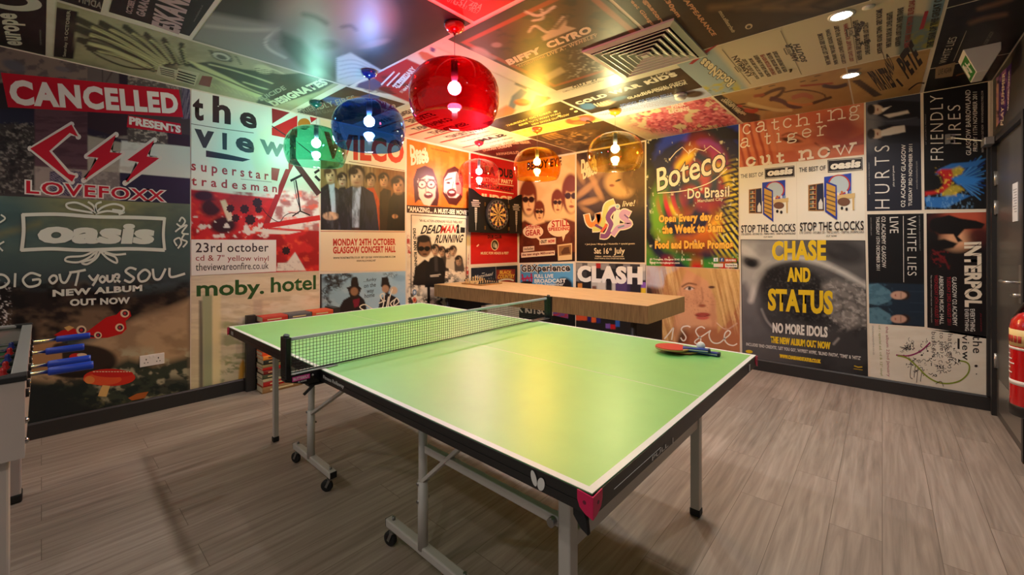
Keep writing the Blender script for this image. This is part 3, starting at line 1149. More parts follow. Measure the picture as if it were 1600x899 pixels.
lg = MB()
ellipse_patch(lg, (-.150, -.0042, TZ - .027), (1, 0, 0), (0, 0, 1), -.010, .003, .0085, .0185, .30)
ellipse_patch(lg, (-.150, -.0042, TZ - .027), (1, 0, 0), (0, 0, 1), .012, -.003, .0105, .0165, -.28)
lg.build('maker_mark', M_MARK, tt)
flat_text('edge_lettering', 'Fitness Rollaway', (-1.315, -.0042, TZ - .036), (1, 0, 0), (0, 0, 1), .185, .020, M_MARK, tt, .01)
flat_text('edge_lettering', 'PULL  |', (.0042, .30, TZ - .0465), (0, 1, 0), (0, 0, 1), .150, .016, M_MARK, tt, .01)
MB().bx(.0036, .0042, .09, .36, TZ - .0275, TZ - .0268).build('edge_line', M_MARK, tt)
MB().bx(-2.66, -2.61, -.0046, -.0036, TZ - .038, TZ - .016).build('edge_sticker', material('grey_sticker', (150, 148, 140), .5), tt)
MB().bx(.0036, .0046, 1.36, 1.385, TZ - .042, TZ - .012).build('edge_sticker', material('white_sticker', (186, 184, 178), .5), tt)

# net
nx_ = -TL / 2
ne = thing('table_tennis_net', 'black table tennis net with a grey tape clamped across the green table', 'net', (TX, TY, 0), TR)
NY0, NY1, NZ0, NZ1 = -.125, TW + .125, TZ + .004, TZ + .1525
n_ = MB()
cell = .0145
ky = int((NY1 - NY0) / cell)
for i in range(ky + 1):
    y = NY0 + (NY1 - NY0) * i / ky
    n_.bx(nx_ - .0007, nx_ + .0007, y - .0007, y + .0007, NZ0, NZ1 - .006)
kz = int((NZ1 - NZ0) / cell)
for i in range(kz + 1):
    z = NZ0 + (NZ1 - NZ0 - .006) * i / kz
    n_.bx(nx_ - .0007, nx_ + .0007, NY0, NY1, z - .0007, z + .0007)
n_.build('netting', material('black_net_cord', (26, 30, 26), .7), ne)
MB().bx(nx_ - .004, nx_ + .004, NY0 + .012, NY1 - .012, NZ1 - .013, NZ1 + .002).build('top_tape', material('grey_net_tape', (196, 200, 204), .6), ne, .003)
MB().tube([(nx_, NY0, NZ0 + .001), (nx_, .3, NZ0 + .005), (nx_, TW / 2, NZ0 + .002), (nx_, TW - .3, NZ0 + .005), (nx_, NY1, NZ0 + .001)], .0026, 6).build('bottom_cord', M_BLACK, ne)
M_CLAMP = material('gloss_black_clamp', (15, 15, 16), 0.25)
for s, ye, yo in ((-1, 0.0, NY0 - .02), (1, TW, NY1 + .02)):
    MB().bx(nx_ - .030, nx_ + .030, min(yo, yo - s * .022), max(yo, yo - s * .022), TZ - .010, TZ + .160).build('post', M_CLAMP, ne, .003)
    pk = MB().tube([(nx_, yo - s * .011, TZ + .155), (nx_ + .004, yo - s * .013, TZ + .168)], .012, 10).build('tape_knot', M_RUBBER, ne)
    lo_, hi_ = sorted((yo, ye - s * .075))
    br_ = MB().bx(nx_ - .024, nx_ + .024, lo_, hi_, TZ + .0012, TZ + .005)
    br_.build('clamp_plate', M_ZINC, ne, .001)
    lo_, hi_ = sorted((yo, ye + s * .006))
    bd = MB().prism([(yo, TZ - .001), (ye + s * .006, TZ - .001), (ye + s * .006, TZ - .052), (ye + s * .05, TZ - .052), (yo, TZ - .022)], 'x', nx_ - .022, nx_ + .022).build('clamp_body', M_CLAMP, ne, .002)
    lo_, hi_ = sorted((ye + s * .05, ye - s * .05))
    MB().bx(nx_ - .02, nx_ + .02, lo_, hi_, TZ - .064, TZ - .054).bar((nx_, ye + s * .012, TZ - .058), (nx_ - .02, ye + s * .055, TZ - .105), .012, .012).build('clamp_lever', M_CLAMP, ne, .002)
    if s < 0:
        MB().bx(nx_ + .0222, nx_ + .0232, yo + .028, yo + .098, TZ - .026, TZ - .007).build('pink_label', material('pink_label', (206, 60, 140), .5), bd)
        flat_text('label_lettering', 'BUTTERFLY', (nx_ + .0236, yo + .032, TZ - .022), (0, 1, 0), (0, 0, 1), .062, .011, M_MARK, bd, .02)
        flat_text('label_lettering', 'ALL ROUND', (nx_ + .0226, yo + .05, TZ - .035), (0, 1, 0), (0, 0, 1), .035, .006, M_MARK, bd, .01)
        MB().ball((nx_ + .022, ye - .035, TZ - .016), .005, 10, 6).build('rivet', M_ZINC, bd)

# ================================================================== BATS AND BALL
def bat(label, loc_, rz, tilt, face, back):
    t = thing('table_tennis_bat', label, 'table tennis bat', loc_, rz)
    t.rotation_euler = (0, tilt, rz)
    out = []
    for i in range(40):
        a_ = 2 * PI * i / 40
        r = .0765 + .004 * math.cos(2 * a_)
        x, y = r * math.cos(a_) * .99, r * math.sin(a_) * .97
        if x > .055:
            y *= .92
        out.append((x, y))
    MB().prism(out, 'z', .0022, .0088).build('blade', material('blade_wood', (196, 150, 96), .5), t)
    inn = [(x * .985 if x < .05 else min(x, .052), y * .985) for x, y in out]
    MB().prism(inn, 'z', .0088, .0112).build('rubber_face', face, t)
    MB().prism(inn, 'z', 0, .0022).build('rubber_face', back, t)
    hd = [(.050, -.028), (.068, -.016), (.080, -.0135), (.150, -.0145), (.172, -.0165), (.172, .0165), (.150, .0145), (.080, .0135), (.068, .016), (.050, .028)]
    h_ = MB().prism(hd, 'z', -.003, .0145).build('handle', M_BATBLUE, t, .003)
    MB().prism([(x, y * 1.02) for x, y in hd], 'z', .0035, .0075).build('handle_stripe', M_MARK, h_)
    MB().bx(.162, .1745, -.0172, .0172, -.0034, .015).build('butt_cap', M_BATDARK, h_, .003)
    return t


M_BATBLUE = material('bat_handle_blue', (32, 62, 150), 0.4)
M_BATDARK = material('bat_butt_navy', (20, 28, 60), 0.5)
M_RRED = material('red_pimple_rubber', (196, 28, 22), 0.55)
M_RBLK = material('worn_black_rubber', (62, 52, 40), 0.6)
bt = TZ + .0007
bat('lower bat with a dark rubber, mostly hidden under the red bat', (-.757, 2.150, bt + .0032), math.radians(7), 0, M_RBLK, M_RRED)
bat('red table tennis bat with a blue handle lying on top of the other bat', (-.788, 2.095, bt + .0185), math.radians(18), 0, M_RRED, M_RBLK)
bl_ = MB().ball((0, 0, 0), .020, 20, 12).build('table_tennis_ball', material('white_ball', (236, 234, 228), .45))
bl_.location = (-.672, 2.167, bt + .0388)
props(bl_, 'white table tennis ball resting on the blue bat handles', 'ball')

# ================================================================== BAR COUNTER
def wood(name, a, b, axis=(1.2, 14, 14), sc=4.0, rough=.45):
    m = material(name, None, rough)
    return add_noise(m, a, b, sc, axis, .06, detail=8)


M_OAKTOP = wood('oak_counter_top', (176, 136, 84), (212, 172, 118))
M_OAKEDGE = wood('oak_counter_edge', (140, 108, 64), (178, 142, 90), (16, 16, 1.5), 5)
BX0, BX1, BY0, BY1, BZ, BT = -4.175, -1.414, 3.245, 4.085, .803, .150
bar_ = thing('bar_counter', 'long thick oak bar counter on black panel legs behind the green table', 'bar counter', ((BX0 + BX1) / 2, (BY0 + BY1) / 2, 0))
m = MB().bx(BX0, BX1, BY0, BY1, BZ - BT, BZ)
ct = child(m, 'counter_slab', [M_OAKTOP, M_OAKEDGE], bar_, .003)
for p in ct.data.polygons:
    if abs(p.normal.z) < .5:
        p.material_index = 1
M_PANEL = material('black_steel_panel', (20, 20, 21), .5)
for x in (BX1 - .156, BX0 + .156):
    child(MB().bx(x - .012, x + .012, BY0 + .10, BY1 - .185, 0, BZ - BT), 'leg_panel', M_PANEL, bar_, .002)
    child(MB().tube([(x - .01 * (1 if x > -2 else -1), BY0 + .085, .01), (x - .01 * (1 if x > -2 else -1), BY0 + .085, BZ - BT)], .022, 16).lathe([(.05, 0), (.05, .008), (.022, .012)], (x - .01 * (1 if x > -2 else -1), BY0 + .085, 0), 20), 'pole', material('dark_grey_pole', (52, 52, 52), .4), bar_)

# ================================================================== CHESS SET
CBX, CBY, CBA = -3.755, 3.665, 0.0
M_CHLIGHT = material('boxwood', (206, 168, 106), .35)
M_CHDARK = material('ebony_stain', (44, 32, 24), .35)
CS = .040
cb = thing('chess_board', 'folding wooden chess board set out on the oak bar counter', 'chess board', (CBX, CBY, BZ + .0006), CBA)
MB().bx(-CS * 4.5, CS * 4.5, -CS * 4.5, CS * 4.5, 0, .014).build('board', material('board_rim_oak', (172, 124, 70), .4), cb, .002)
for par, mt, nm in ((0, M_CHDARK, 'dark_squares'), (1, M_CHLIGHT, 'light_squares')):
    q = MB()
    for i in range(8):
        for j in range(8):
            if (i + j) % 2 == par:
                q.bx((i - 4) * CS + .0004, (i - 3) * CS - .0004, (j - 4) * CS + .0004, (j - 3) * CS - .0004, .0138, .0146)
    q.build(nm, mt, cb)


def piece_mb(kind):
    base = [(.0145, 0), (.0150, .003), (.0130, .007), (.0085, .011)]
    m = MB()
    if kind == 'pawn':
        m.lathe(base + [(.0060, .020), (.0090, .024), (.0050, .026), (.0085, .032), (.0065, .038), (1e-5, .041)], n=14)
    elif kind == 'rook':
        m.lathe(base + [(.0090, .030), (.0115, .034), (.0115, .042), (.0080, .042), (.0080, .038)], n=14)
    elif kind == 'bishop':
        m.lathe(base + [(.0062, .036), (.0100, .040), (.0060, .042), (.0085, .050), (.0050, .058), (.0025, .060), (.0030, .063), (1e-5, .065)], n=14)
    elif kind == 'queen':
        m.lathe(base + [(.0066, .044), (.0110, .049), (.0070, .051), (.0115, .065), (.0080, .066), (.0035, .069), (1e-5, .073)], n=14)
    elif kind == 'king':
        m.lathe(base + [(.0070, .048), (.0115, .053), (.0075, .055), (.0110, .070), (.0060, .073), (1e-5, .075)], n=14)
        m.bx(-.0016, .0016, -.0016, .0016, .074, .086).bx(-.0045, .0045, -.0016, .0016, .079, .082)
    else:
        m.lathe(base + [(.0100, .014), (.0100, .016)], n=14)
        m.prism([(-.009, .015), (.008, .015), (.007, .028), (.012, .036), (.010, .042), (.002, .050), (-.003, .055), (-.004, .050), (-.010, .038)], 'y', -.0055, .0055)
    return m


ORDER = ['rook', 'knight', 'bishop', 'queen', 'king', 'bishop', 'knight', 'rook']
LAB = {'pawn': '{c} pawn standing in the front row on the chess board', 'rook': '{c} rook with a notched top at a corner of the chess board',
       'knight': '{c} knight with a horse head on the chess board', 'bishop': '{c} bishop with a pointed top on the chess board',
       'queen': '{c} queen with a crown on the chess board', 'king': '{c} king with a cross on top on the chess board'}
proto = {}
for side, mt, cname, s in ((0, M_CHLIGHT, 'pale wooden', -1), (1, M_CHDARK, 'dark wooden', 1)):
    for i in range(8):
        for row, kind in ((3.5, ORDER[i]), (2.5, 'pawn')):
            if (kind, side) not in proto:
                o = piece_mb(kind).build('chess_' + kind, mt)
                proto[(kind, side)] = o
            else:
                o = proto[(kind, side)].copy()
                COL.objects.link(o)
            # the two sides face each other across x
            o.location = (CBX + s * row * CS, CBY + (i - 3.5) * CS, BZ + .0006 + .0147)
            o.rotation_euler = (0, 0, 0 if side == 0 else PI)
            props(o, LAB[kind].format(c=cname), 'chess piece', 'chess pieces on the board' if kind not in ('queen', 'king') else None)
            if kind not in ('queen', 'king'):
                o['group'] = cname + ' ' + kind + 's on the chess board'

# ================================================================== DARTBOARD AND CABINET
M_CAB = material('black_cabinet_board', (15, 15, 15), .55, spec=.3)
CX = XL + .10                                   # face of the open cabinet
dc = thing('dart_cabinet', 'open black dartboard cabinet with printed darts on both doors', 'dart cabinet', (XL, 4.345, 1.465))
child(MB().bx(XL + .004, CX - .016, 4.095, 4.60, 1.462, 1.968), 'cabinet_box', M_CAB, dc, .003)


def dip(y0, y1, up):
    """door outline whose top sweeps up to the outer side"""
    z0, z1, z2 = 1.462, 1.962, 2.062
    pts = [(y0, z0), (y1, z0)]
    n = 10
    top = []
    for i in range(n + 1):
        u = i / n
        h = z1 + (z2 - z1) * (3 * u * u - 2 * u ** 3)
        top.append(h)
    ys = [y1 + (y0 - y1) * i / n for i in range(n + 1)]
    hs = top if up == 'low' else top[::-1]
    return pts + list(zip(ys, hs))


M_DARTPR = material('silver_dart_print', (176, 168, 156), .5)
for y0, y1, side in ((3.80, 4.092, 'low'), (4.604, 4.895, 'high')):
    d = child(MB().prism(dip(y0, y1, side), 'x', CX - .016, CX), 'cabinet_door', M_CAB, dc, .002)
    yc = 3.925 if side == 'low' else 4.765
    h = CX + .0008
    q = MB()
    q.bx(CX, h, yc - .055, yc + .055, 1.886, 1.905)
    for k in range(3):
        w = .085 - .006 * k
        q.bx(CX, h, yc - w, yc + w - .02 * (k == 1), 1.862 - .024 * k, 1.874 - .024 * k)
    q.prism([(yc - .022, 1.80), (yc + .022, 1.80), (yc + .018, 1.60), (yc - .018, 1.60)], 'x', CX, h)
    q.prism([(yc - .007, 1.60), (yc + .007, 1.60), (yc + .003, 1.49), (yc - .003, 1.49)], 'x', CX, h)
    o = q.build('dart_print', M_DARTPR, d)
    q = MB()
    for k in range(7):
        q.bx(h, h + .0006, yc - .019, yc + .019, 1.615 + k * .026, 1.621 + k * .026)
    o = q.build('grip_rings', M_CAB, d)
for z in (1.53, 1.86):
    for y in (4.10, 4.597):
        child(MB().bx(CX - .016, CX + .003, y - .012, y + .012, z - .025, z + .025), 'hinge', material('brass_hinge', (120, 96, 52), .35, .8), dc)

# the board itself
D0 = Vector((CX - .0155, 4.345, 1.722))
db = thing('dartboard', 'round black and cream dartboard hanging inside the black cabinet', 'dartboard', D0)
RX = Matrix.Rotation(PI / 2, 4, 'Y')
MB().lathe([(.220, 0), (.2255, .006), (.2255, .030), (.222, .034), (1e-5, .034)], n=60, M=RX).build('board_body', material('sisal_black', (24, 22, 20), .8), db)
segs = [MB(), MB(), MB(), MB()]


def sector(mb, r0, r1, a0, a1, h, n=4):
    vs_ = []
    for r in (r0, r1):
        for i in range(n + 1):
            t_ = a0 + (a1 - a0) * i / n
            vs_.append((h, r * math.sin(t_), r * math.cos(t_)))
    mb._add(vs_, [(i, i + 1, n + 2 + i, n + 1 + i) for i in range(n)])


for k in range(20):
    a0, a1 = (k - .5) * PI / 10, (k + .5) * PI / 10
    dark = k % 2 == 0
    for r0, r1 in ((.016, .099), (.107, .162)):
        sector(segs[0 if dark else 1], r0, r1, a0, a1, .0348)
    for r0, r1 in ((.099, .107), (.162, .170)):
        sector(segs[2 if dark else 3], r0, r1, a0, a1, .0348)
sector(segs[3], .0064, .016, 0, 2 * PI, .0348, 24)
sector(segs[2], .0001, .0064, 0, 2 * PI, .0348, 16)
for sg, nm, c in zip(segs, ('dark_segments', 'cream_segments', 'red_rings', 'green_rings'), ((30, 18, 14), (214, 176, 92), (176, 34, 22), (40, 84, 44))):
    sg.build(nm, material('sisal_' + nm, c, .85), db)
wr = MB()
for r in (.170, .162, .107, .099, .016, .206):
    wr.tube([(.0358, r * math.sin(2 * PI * i / 48), r * math.cos(2 * PI * i / 48)) for i in range(49)], .0008 if r < .2 else .002, 5)
wr.build('wire_rings', M_ZINC, db)
for k, num in enumerate((20, 1, 18, 4, 13, 6, 10, 15, 2, 17, 3, 19, 7, 16, 8, 11, 14, 9, 12, 5)):
    a_ = k * PI / 10
    yy, zz = .188 * math.sin(a_), .188 * math.cos(a_)
    w_ = .022 if num > 9 else .012
    flat_text('number', str(num), (.0352, yy - w_ / 2, zz - .011), (0, 1, 0), (0, 0, 1), w_, .022, M_DARTPR, db, .02)

# ================================================================== BOOKCASE BENCH AND BOOKS
M_BENCH = material('charcoal_bench_frame', (46, 43, 41), .5)
bn = thing('book_rack', 'low charcoal rack of stacked books against the poster wall', 'book rack', (XL + .11, 1.6, 0))
x0, x1 = XL + .018, XL + .215
child(MB().bx(x0, x0 + .045, 1.195, 1.268, 0, .672), 'side_post', M_BENCH, bn, .003)
child(MB().bx(x0, x0 + .17, 1.905, 1.98, 0, .672), 'side_post', M_BENCH, bn, .003)
child(MB().bx(x0, x0 + .012, 1.268, 1.905, .02, .655), 'back_panel', M_BENCH, bn)
child(MB().bx(x0 + .012, x1, 1.268, 1.905, .600, .616), 'shelf', M_BENCH, bn)
M_PAGES = add_noise(material('book_pages', None, .8), (206, 190, 158), (226, 212, 184), 90, (1, 1, 12))


def book(label, y, z, w, h, th, rgb, rot=0.0, x=None, group=None):
    """a closed book lying flat: w across x, h along y, spine towards the room"""
    xs = (x1 - .004) if x is None else x
    t = thing('book', label, 'book', (xs - w / 2, y + h / 2, z), rot, group)
    c = MB().bx(-w / 2, w / 2, -h / 2, h / 2, 0, .0028).bx(-w / 2, w / 2, -h / 2, h / 2, th - .0028, th)
    c.prism([(w / 2 - .003, .0), (w / 2 + .002, th * .2), (w / 2 + .002, th * .8), (w / 2 - .003, th)], 'y', -h / 2, h / 2)
    c.build('cover', material('book_cover', rgb, .55), t)
    MB().bx(-w / 2 + .004, w / 2 - .003, -h / 2 + .003, h / 2 - .003, .0028, th - .0028).build('pages', M_PAGES, t)
    if th > .028:
        tone = (214, 196, 150) if sum(rgb) < 380 else (60, 40, 28)
        MB().bx(w / 2 + .0018, w / 2 + .0026, -h * .32, h * .25, th * .36, th * .62).build('spine_title', material('spine_print', tone, .5), t)


STACK = [((150, 112, 70), .052, .335, 'tan leather book with a worn dark spine end, bottom of the stack'),
         ((172, 26, 24), .045, .305, 'thick red book second from the bottom of the stack'),
         ((198, 186, 150), .026, .235, 'thin cream book lying on the thick red book'),
         ((70, 78, 56), .038, .232, 'dark olive green book with pale lettering above the thin cream book'),
         ((120, 28, 26), .034, .205, 'dark maroon book with cream pages below the bright red spine'),
         ((196, 34, 28), .024, .226, 'thin bright red book in the middle of the stack'),
         ((160, 146, 100), .026, .222, 'thin khaki book between the bright red and black books'),
         ((36, 42, 36), .040, .230, 'black green book with cream lettering under the orange books'),
         ((232, 142, 50), .036, .232, 'golden orange book with cream pages in the stack'),
         ((226, 82, 28), .032, .205, 'bright orange red book near the top of the stack'),
         ((200, 176, 130), .034, .215, 'cream book topmost of the tall stack under the table edge')]
z = .0005
for i, (rgb, th, h, lb_) in enumerate(STACK):
    w = .158 + .010 * ((i * 7) % 3) - .004
    book(lb_, 1.272 + .004 * ((i * 5) % 3), z, w, h, th, rgb, rot=0.0, x=x1 + .004 - .003 * ((i * 3) % 4))
    z += th + .0006
z = .6166
for y, h, th, rgb, lb_ in ((1.275, .205, .046, (186, 52, 38), 'red book lying on top of the charcoal rack, left one'),
                           (1.486, .205, .044, (84, 84, 92), 'slate grey book lying on top of the charcoal rack, middle one'),
                           (1.697, .200, .046, (206, 84, 46), 'orange book lying on top of the charcoal rack, right one')):
    book(lb_, y, z, .165, h, th, rgb)

# ================================================================== FOOTBALL TABLE
M_ALU = material('brushed_aluminium', (176, 182, 178), .35, .5)
M_BODY = add_noise(material('pale_wood_effect', None, .45), (170, 158, 150), (186, 174, 166), 5, (1, 1, .2))
M_HBLUE = material('blue_grip', (24, 66, 190), .42)
M_CHROME = material('chrome_rod', (190, 190, 192), .15, 1.0)
FX0, FX1, FY1, FZ = -3.365, -2.035, -.033, .885
FY0 = FY1 - .74
ft = thing('football_table', 'pale grey football table with blue grips at the left edge', 'football table', ((FX0 + FX1) / 2, (FY0 + FY1) / 2, 0))
b_ = MB()
b_.bx(FX0, FX1, FY1 - .028, FY1 - .002, .625, FZ - .012).bx(FX0, FX1, FY0 + .002, FY0 + .028, .625, FZ - .012)
b_.bx(FX0, FX0 + .026, FY0 + .028, FY1 - .028, .625, FZ - .012).bx(FX1 - .026, FX1, FY0 + .028, FY1 - .028, .625, FZ - .012)
b_.bx(FX0 + .026, FX1 - .026, FY0 + .028, FY1 - .028, .625, .64)
child(b_, 'cabinet', M_BODY, ft)
child(MB().bx(FX0 + .026, FX1 - .026, FY0 + .028, FY1 - .028, .745, .755), 'pitch', material('pitch_green', (34, 96, 52), .6), ft)
for y in (FY1 - .016, FY0 + .016):
    child(MB().bx(FX0 + .045, FX1 - .045, y - .017, y + .017, FZ - .012, FZ), 'top_rail', M_ALU, ft, .002)
for x in (FX0 + .02, FX1 - .02):
    child(MB().bx(x - .022, x + .022, FY0 + .045, FY1 - .045, FZ - .012, FZ), 'top_rail', M_ALU, ft, .002)
for x, s in ((FX0, 1), (FX1, -1)):
    for y, r in ((FY1, -1), (FY0, 1)):
        p = [(x - s * .004, y - r * .003), (x + s * .058, y - r * .003), (x + s * .052, y + r * .040), (x + s * .038, y + r * .058), (x - s * .004, y + r * .058)]
        child(MB().prism(p, 'z', FZ - .016, FZ + .003), 'corner_cap', M_RUBBER, ft, .003)
for x in (FX0 + .075, FX1 - .075):
    for y in (FY1 - .075, FY0 + .075):
        l_ = child(MB().bx(x - .04, x + .04, y - .04, y + .04, .03, .63), 'leg', M_BODY, ft, .006)
        o = MB().bx(x - .044, x + .044, y - .044, y + .044, 0, .045).build('foot', M_RUBBER, l_, .008)
for x in (FX0 + .03, FX1 - .03):
    child(MB().ball((x, FY1 - .002, .67), .010, 10, 6).ball((x, FY1 - .002, .735), .010, 10, 6), 'screw_cap', M_CHROME, ft)
RZ = .808
rods = [(-3.21, 1, .050), (-3.04, 0, 0), (-2.88, 1, .012), (-2.72, 0, 0), (-2.56, 1, .016), (-2.42, 1, .016), (-2.27, 0, 0), (-2.13, 0, 0)]
M_MRED = material('red_player', (186, 20, 22), .35)
M_MBLUE = material('blue_player', (24, 40, 120), .35)
men_n = [1, 2, 3, 5, 5, 3, 2, 1]
for k, (x, near, hy) in enumerate(rods):
    y0 = FY0 - (.24 if not near else .12)
    y1 = FY1 + (hy + .04 if near else .008)
    r_ = child(MB().tube([(x, y0, RZ), (x, y1, RZ)], .0075, 10), 'rod', M_CHROME, ft)

    def sub(mb, nm, mt):
        mb.build(nm, mt, r_)
    if near:
        ys = FY1 + hy + .033
        sub(MB().tube([(x, ys, RZ), (x, ys + .004, RZ), (x, ys + .118, RZ), (x, ys + .125, RZ)], [.012, .0155, .0165, .0145], 14), 'grip', M_HBLUE)
    else:
        ys = FY0 - .14
        sub(MB().tube([(x, ys, RZ), (x, ys - .004, RZ), (x, ys - .118, RZ), (x, ys - .125, RZ)], [.012, .0155, .0165, .0145], 14), 'grip', M_HBLUE)
    sub(MB().tube([(x, FY1 - .060, RZ), (x, FY1 - .028, RZ)], .015, 12).tube([(x, FY0 + .060, RZ), (x, FY0 + .028, RZ)], .015, 12), 'bumper', M_RUBBER)
    sub(MB().tube([(x, FY1 - .002, RZ), (x, FY1 + .006, RZ)], .014, 12).tube([(x, FY0 + .002, RZ), (x, FY0 - .006, RZ)], .014, 12), 'bearing', M_RUBBER)
    nm = men_n[k]
    for i in range(nm):
        yy = (FY0 + FY1) / 2 + (i - (nm - 1) / 2) * (.5 / max(nm - 1, 1) if nm > 1 else 0) + .06
        mm = MB()
        mm.lathe([(.010, -.048), (.012, -.040), (.008, -.034), (.010, -.020), (.014, 0), (.015, .012), (.008, .020), (.0095, .028), (.006, .036), (1e-5, .038)], (x, yy, RZ), 10)
        sub(mm, 'player', M_MRED if near else M_MBLUE)

# ================================================================== POSTERS ON THE LEFT WALL
WHT = (226, 222, 210)
CREAM = (226, 208, 174)
INKD = (38, 32, 32)


def lt(y):
    """ceiling line of the left wall at photo column y"""
    return 72.6 + .2252 * y


# ---- lightning-letter poster, top left
s = Sheet('L')
c = s.canvas([(-70, 57), (297, 139.8), (297, 319), (-70, 303)], 1.5)
c.fill((62, 56, 56))
c.pol([(-70, 55), (137, 100), (137, 132), (-70, 128)], (122, 108, 98), 2)
c.noise((84, 76, 76), 16, 10, .5, .6, .9, 3, c.box(-70, 50, 136, 126))
c.ell(22, 103, 19, 8, (86, 88, 96), .5, .9, 20)
c.ell(97, 108, 12, 4, (92, 92, 98), .5, .7, 10)
c.pol([(137, 100), (186, 112), (186, 132), (137, 130)], (96, 88, 84), 1)
c.line([(160, 106), (160, 130)], (60, 56, 56), 1.5)
c.line([(178, 108), (166, 128)], (64, 52, 52), 2)
c.pol([(186, 110), (200, 114), (200, 140), (186, 138)], (40, 34, 46), 1)
c.pol([(200, 115), (286, 134), (286, 160), (200, 140)], (84, 78, 74), 1)
c.noise((150, 142, 130), 4, 3, .55, .65, .8, 6, c.box(200, 112, 286, 142))
c.pol([(-70, 130), (54, 130), (54, 196), (-70, 196)], (38, 32, 36), 1)
c.pol([(-70, 168), (54, 172), (54, 198), (-70, 192)], (32, 34, 52), 1)
c.pol([(54, 168), (137, 172), (137, 266), (54, 260)], (88, 60, 68), 1)
c.noise((64, 42, 50), 30, 4, .45, .65, .7, 9, c.box(54, 170, 137, 264))
c.pol([(137, 172), (200, 178), (200, 220), (137, 204)], (46, 34, 42), 1)
c.pol([(137, 200), (200, 218), (200, 226), (137, 210)], (34, 32, 50), 1)
c.pol([(-70, 190), (54, 196), (54, 304), (-70, 300)], (52, 47, 46), 1)
c.noise((128, 120, 112), 5, 3, .52, .64, .8, 12, c.box(-70, 192, 53, 302))
c.noise((26, 24, 26), 11, 7, .55, .66, .9, 14, c.box(-70, 192, 53, 302))
c.pol([(54, 260), (137, 266), (137, 312), (54, 306)], (150, 136, 128), 2)
c.noise((112, 100, 96), 14, 10, .5, .64, .7, 15, c.box(54, 262, 137, 310))
c.pol([(137, 212), (200, 225), (200, 270), (137, 268)], (158, 150, 136), 2)
c.pol([(190, 220), (299, 228), (299, 280), (186, 270)], (206, 206, 196), 3)
c.noise((168, 160, 146), 30, 8, .45, .62, .6, 17, c.box(137, 212, 230, 270))
c.pol([(200, 200), (262, 206), (262, 226), (200, 222)], (76, 70, 66), 1)
c.noise((176, 166, 150), 5, 3, .54, .64, .8, 18, c.box(200, 202, 262, 226))
c.pol([(262, 206), (299, 212), (299, 230), (262, 226)], (40, 36, 46), 1)
c.pol([(187, 270), (299, 279), (299, 321), (187, 315)], (36, 38, 62), 1)
c.pol([(137, 268), (187, 270), (187, 315), (137, 312)], (120, 112, 108), 1)
c.noise((160, 150, 142), 6, 5, .5, .62, .6, 20, c.box(137, 268, 187, 314))
for q in ((284, 136, 298, 186), (78, 268, 128, 306)):
    g = np.sin((c.x + c.y) * 1.5) * np.sin((c.x - c.y) * 1.5)
    c.mix((62, 54, 78), c.box(*q, 1))
    c.mix((150, 140, 150), c.box(*q, 1) * (np.abs(g) < .25) * .7)
c.done()
s.poly([(1.4, 113.6), (279.4, 140.2), (286.4, 183.4), (12.5, 167.6)], (184, 18, 40))
s.text('CANCELLED', (17, 164), (279.5, 178.6), (12.5, 123.4), (230, 222, 212), .05, 1.03)
s.poly([(200, 180.5), (282, 193.2), (284, 210.5), (198, 199)], (184, 18, 40))
s.text('PRESENTS', (202, 194.6), (282, 208.4), (202, 182), (230, 222, 212), .04, fat=.8)
K = lambda P: [(x / 3.597, 80 + y / 3.597) for x, y in P]
RD2 = (190, 24, 44)
s.outlined(K([(170, 548), (402, 412), (440, 482), (392, 460), (277, 562), (385, 690), (425, 700), (405, 735)]), RD2, (214, 206, 196), 9)
s.outlined(K([(652, 470), (617, 568), (688, 575), (470, 727), (552, 600), (487, 592)]), RD2, (214, 206, 196), 9)
s.outlined(K([(868, 500), (825, 592), (895, 602), (703, 742), (780, 625), (715, 612)]), RD2, (214, 206, 196), 9)
s.text('LOVEFOXX', (41, 302.4), (257, 315.4), (41, 282), RD2, .02, 1.05, edge=(222, 214, 206), ew=.06)
s.build('dark collage poster with a red CANCELLED banner and jagged red lightning letters')

# ---- green hand-painted poster with toadstool
s = Sheet('L')
c = s.canvas([(-70, 303), (297, 319), (297, 612.5), (-70, 688.3)], 1.7)
c.grad((150, 310), (150, 440), (104, 130, 116), (62, 74, 76))
c.ell(150, 320, 130, 34, (152, 146, 84), 1.4, .75)
c.ell(10, 330, 70, 34, (28, 76, 92), 1.4, .7)
c.ell(285, 350, 60, 40, (52, 74, 78), 1.4, .6)
c.line([(-20, 372), (60, 350)], (146, 132, 70), 9, 10, .5)
c.noise((64, 84, 82), 50, 20, .45, .7, .5, 31)
c.pol([(-70, 438), (60, 452), (120, 446), (200, 462), (297, 446), (297, 500), (-70, 560)], (34, 27, 24), 14)
c.noise((96, 78, 60), 34, 16, .52, .7, .6, 33, c.box(-70, 440, 297, 520, 10))
c.noise((20, 17, 16), 26, 14, .5, .64, .8, 35, c.box(-70, 440, 297, 530, 10))
c.pol([(297, 468), (297, 640), (40, 680), (40, 590), (70, 556), (110, 546), (170, 520), (215, 497), (262, 484)], (176, 150, 114), 14)
c.noise((136, 112, 84), 40, 24, .45, .65, .7, 36, c.box(60, 480, 297, 570, 14))
c.pol([(40, 596), (120, 598), (200, 560), (240, 572), (297, 556), (297, 640), (40, 690)], (52, 60, 48), 12)
c.noise((172, 166, 136), 22, 14, .52, .62, .85, 37, c.box(150, 545, 297, 640, 12))
c.noise((26, 36, 34), 20, 12, .46, .58, .9, 38, c.box(40, 590, 297, 690, 10))
c.noise((92, 92, 60), 9, 6, .6, .7, .7, 39, c.box(60, 620, 297, 690, 8))
c.pol([(-70, 560), (60, 600), (160, 640), (60, 690), (-70, 700)], (30, 36, 36), 16)
c.ell(120, 566, 62, 26, (34, 27, 22), .15)
c.ell(120, 560, 60, 22, (48, 38, 30), .2)
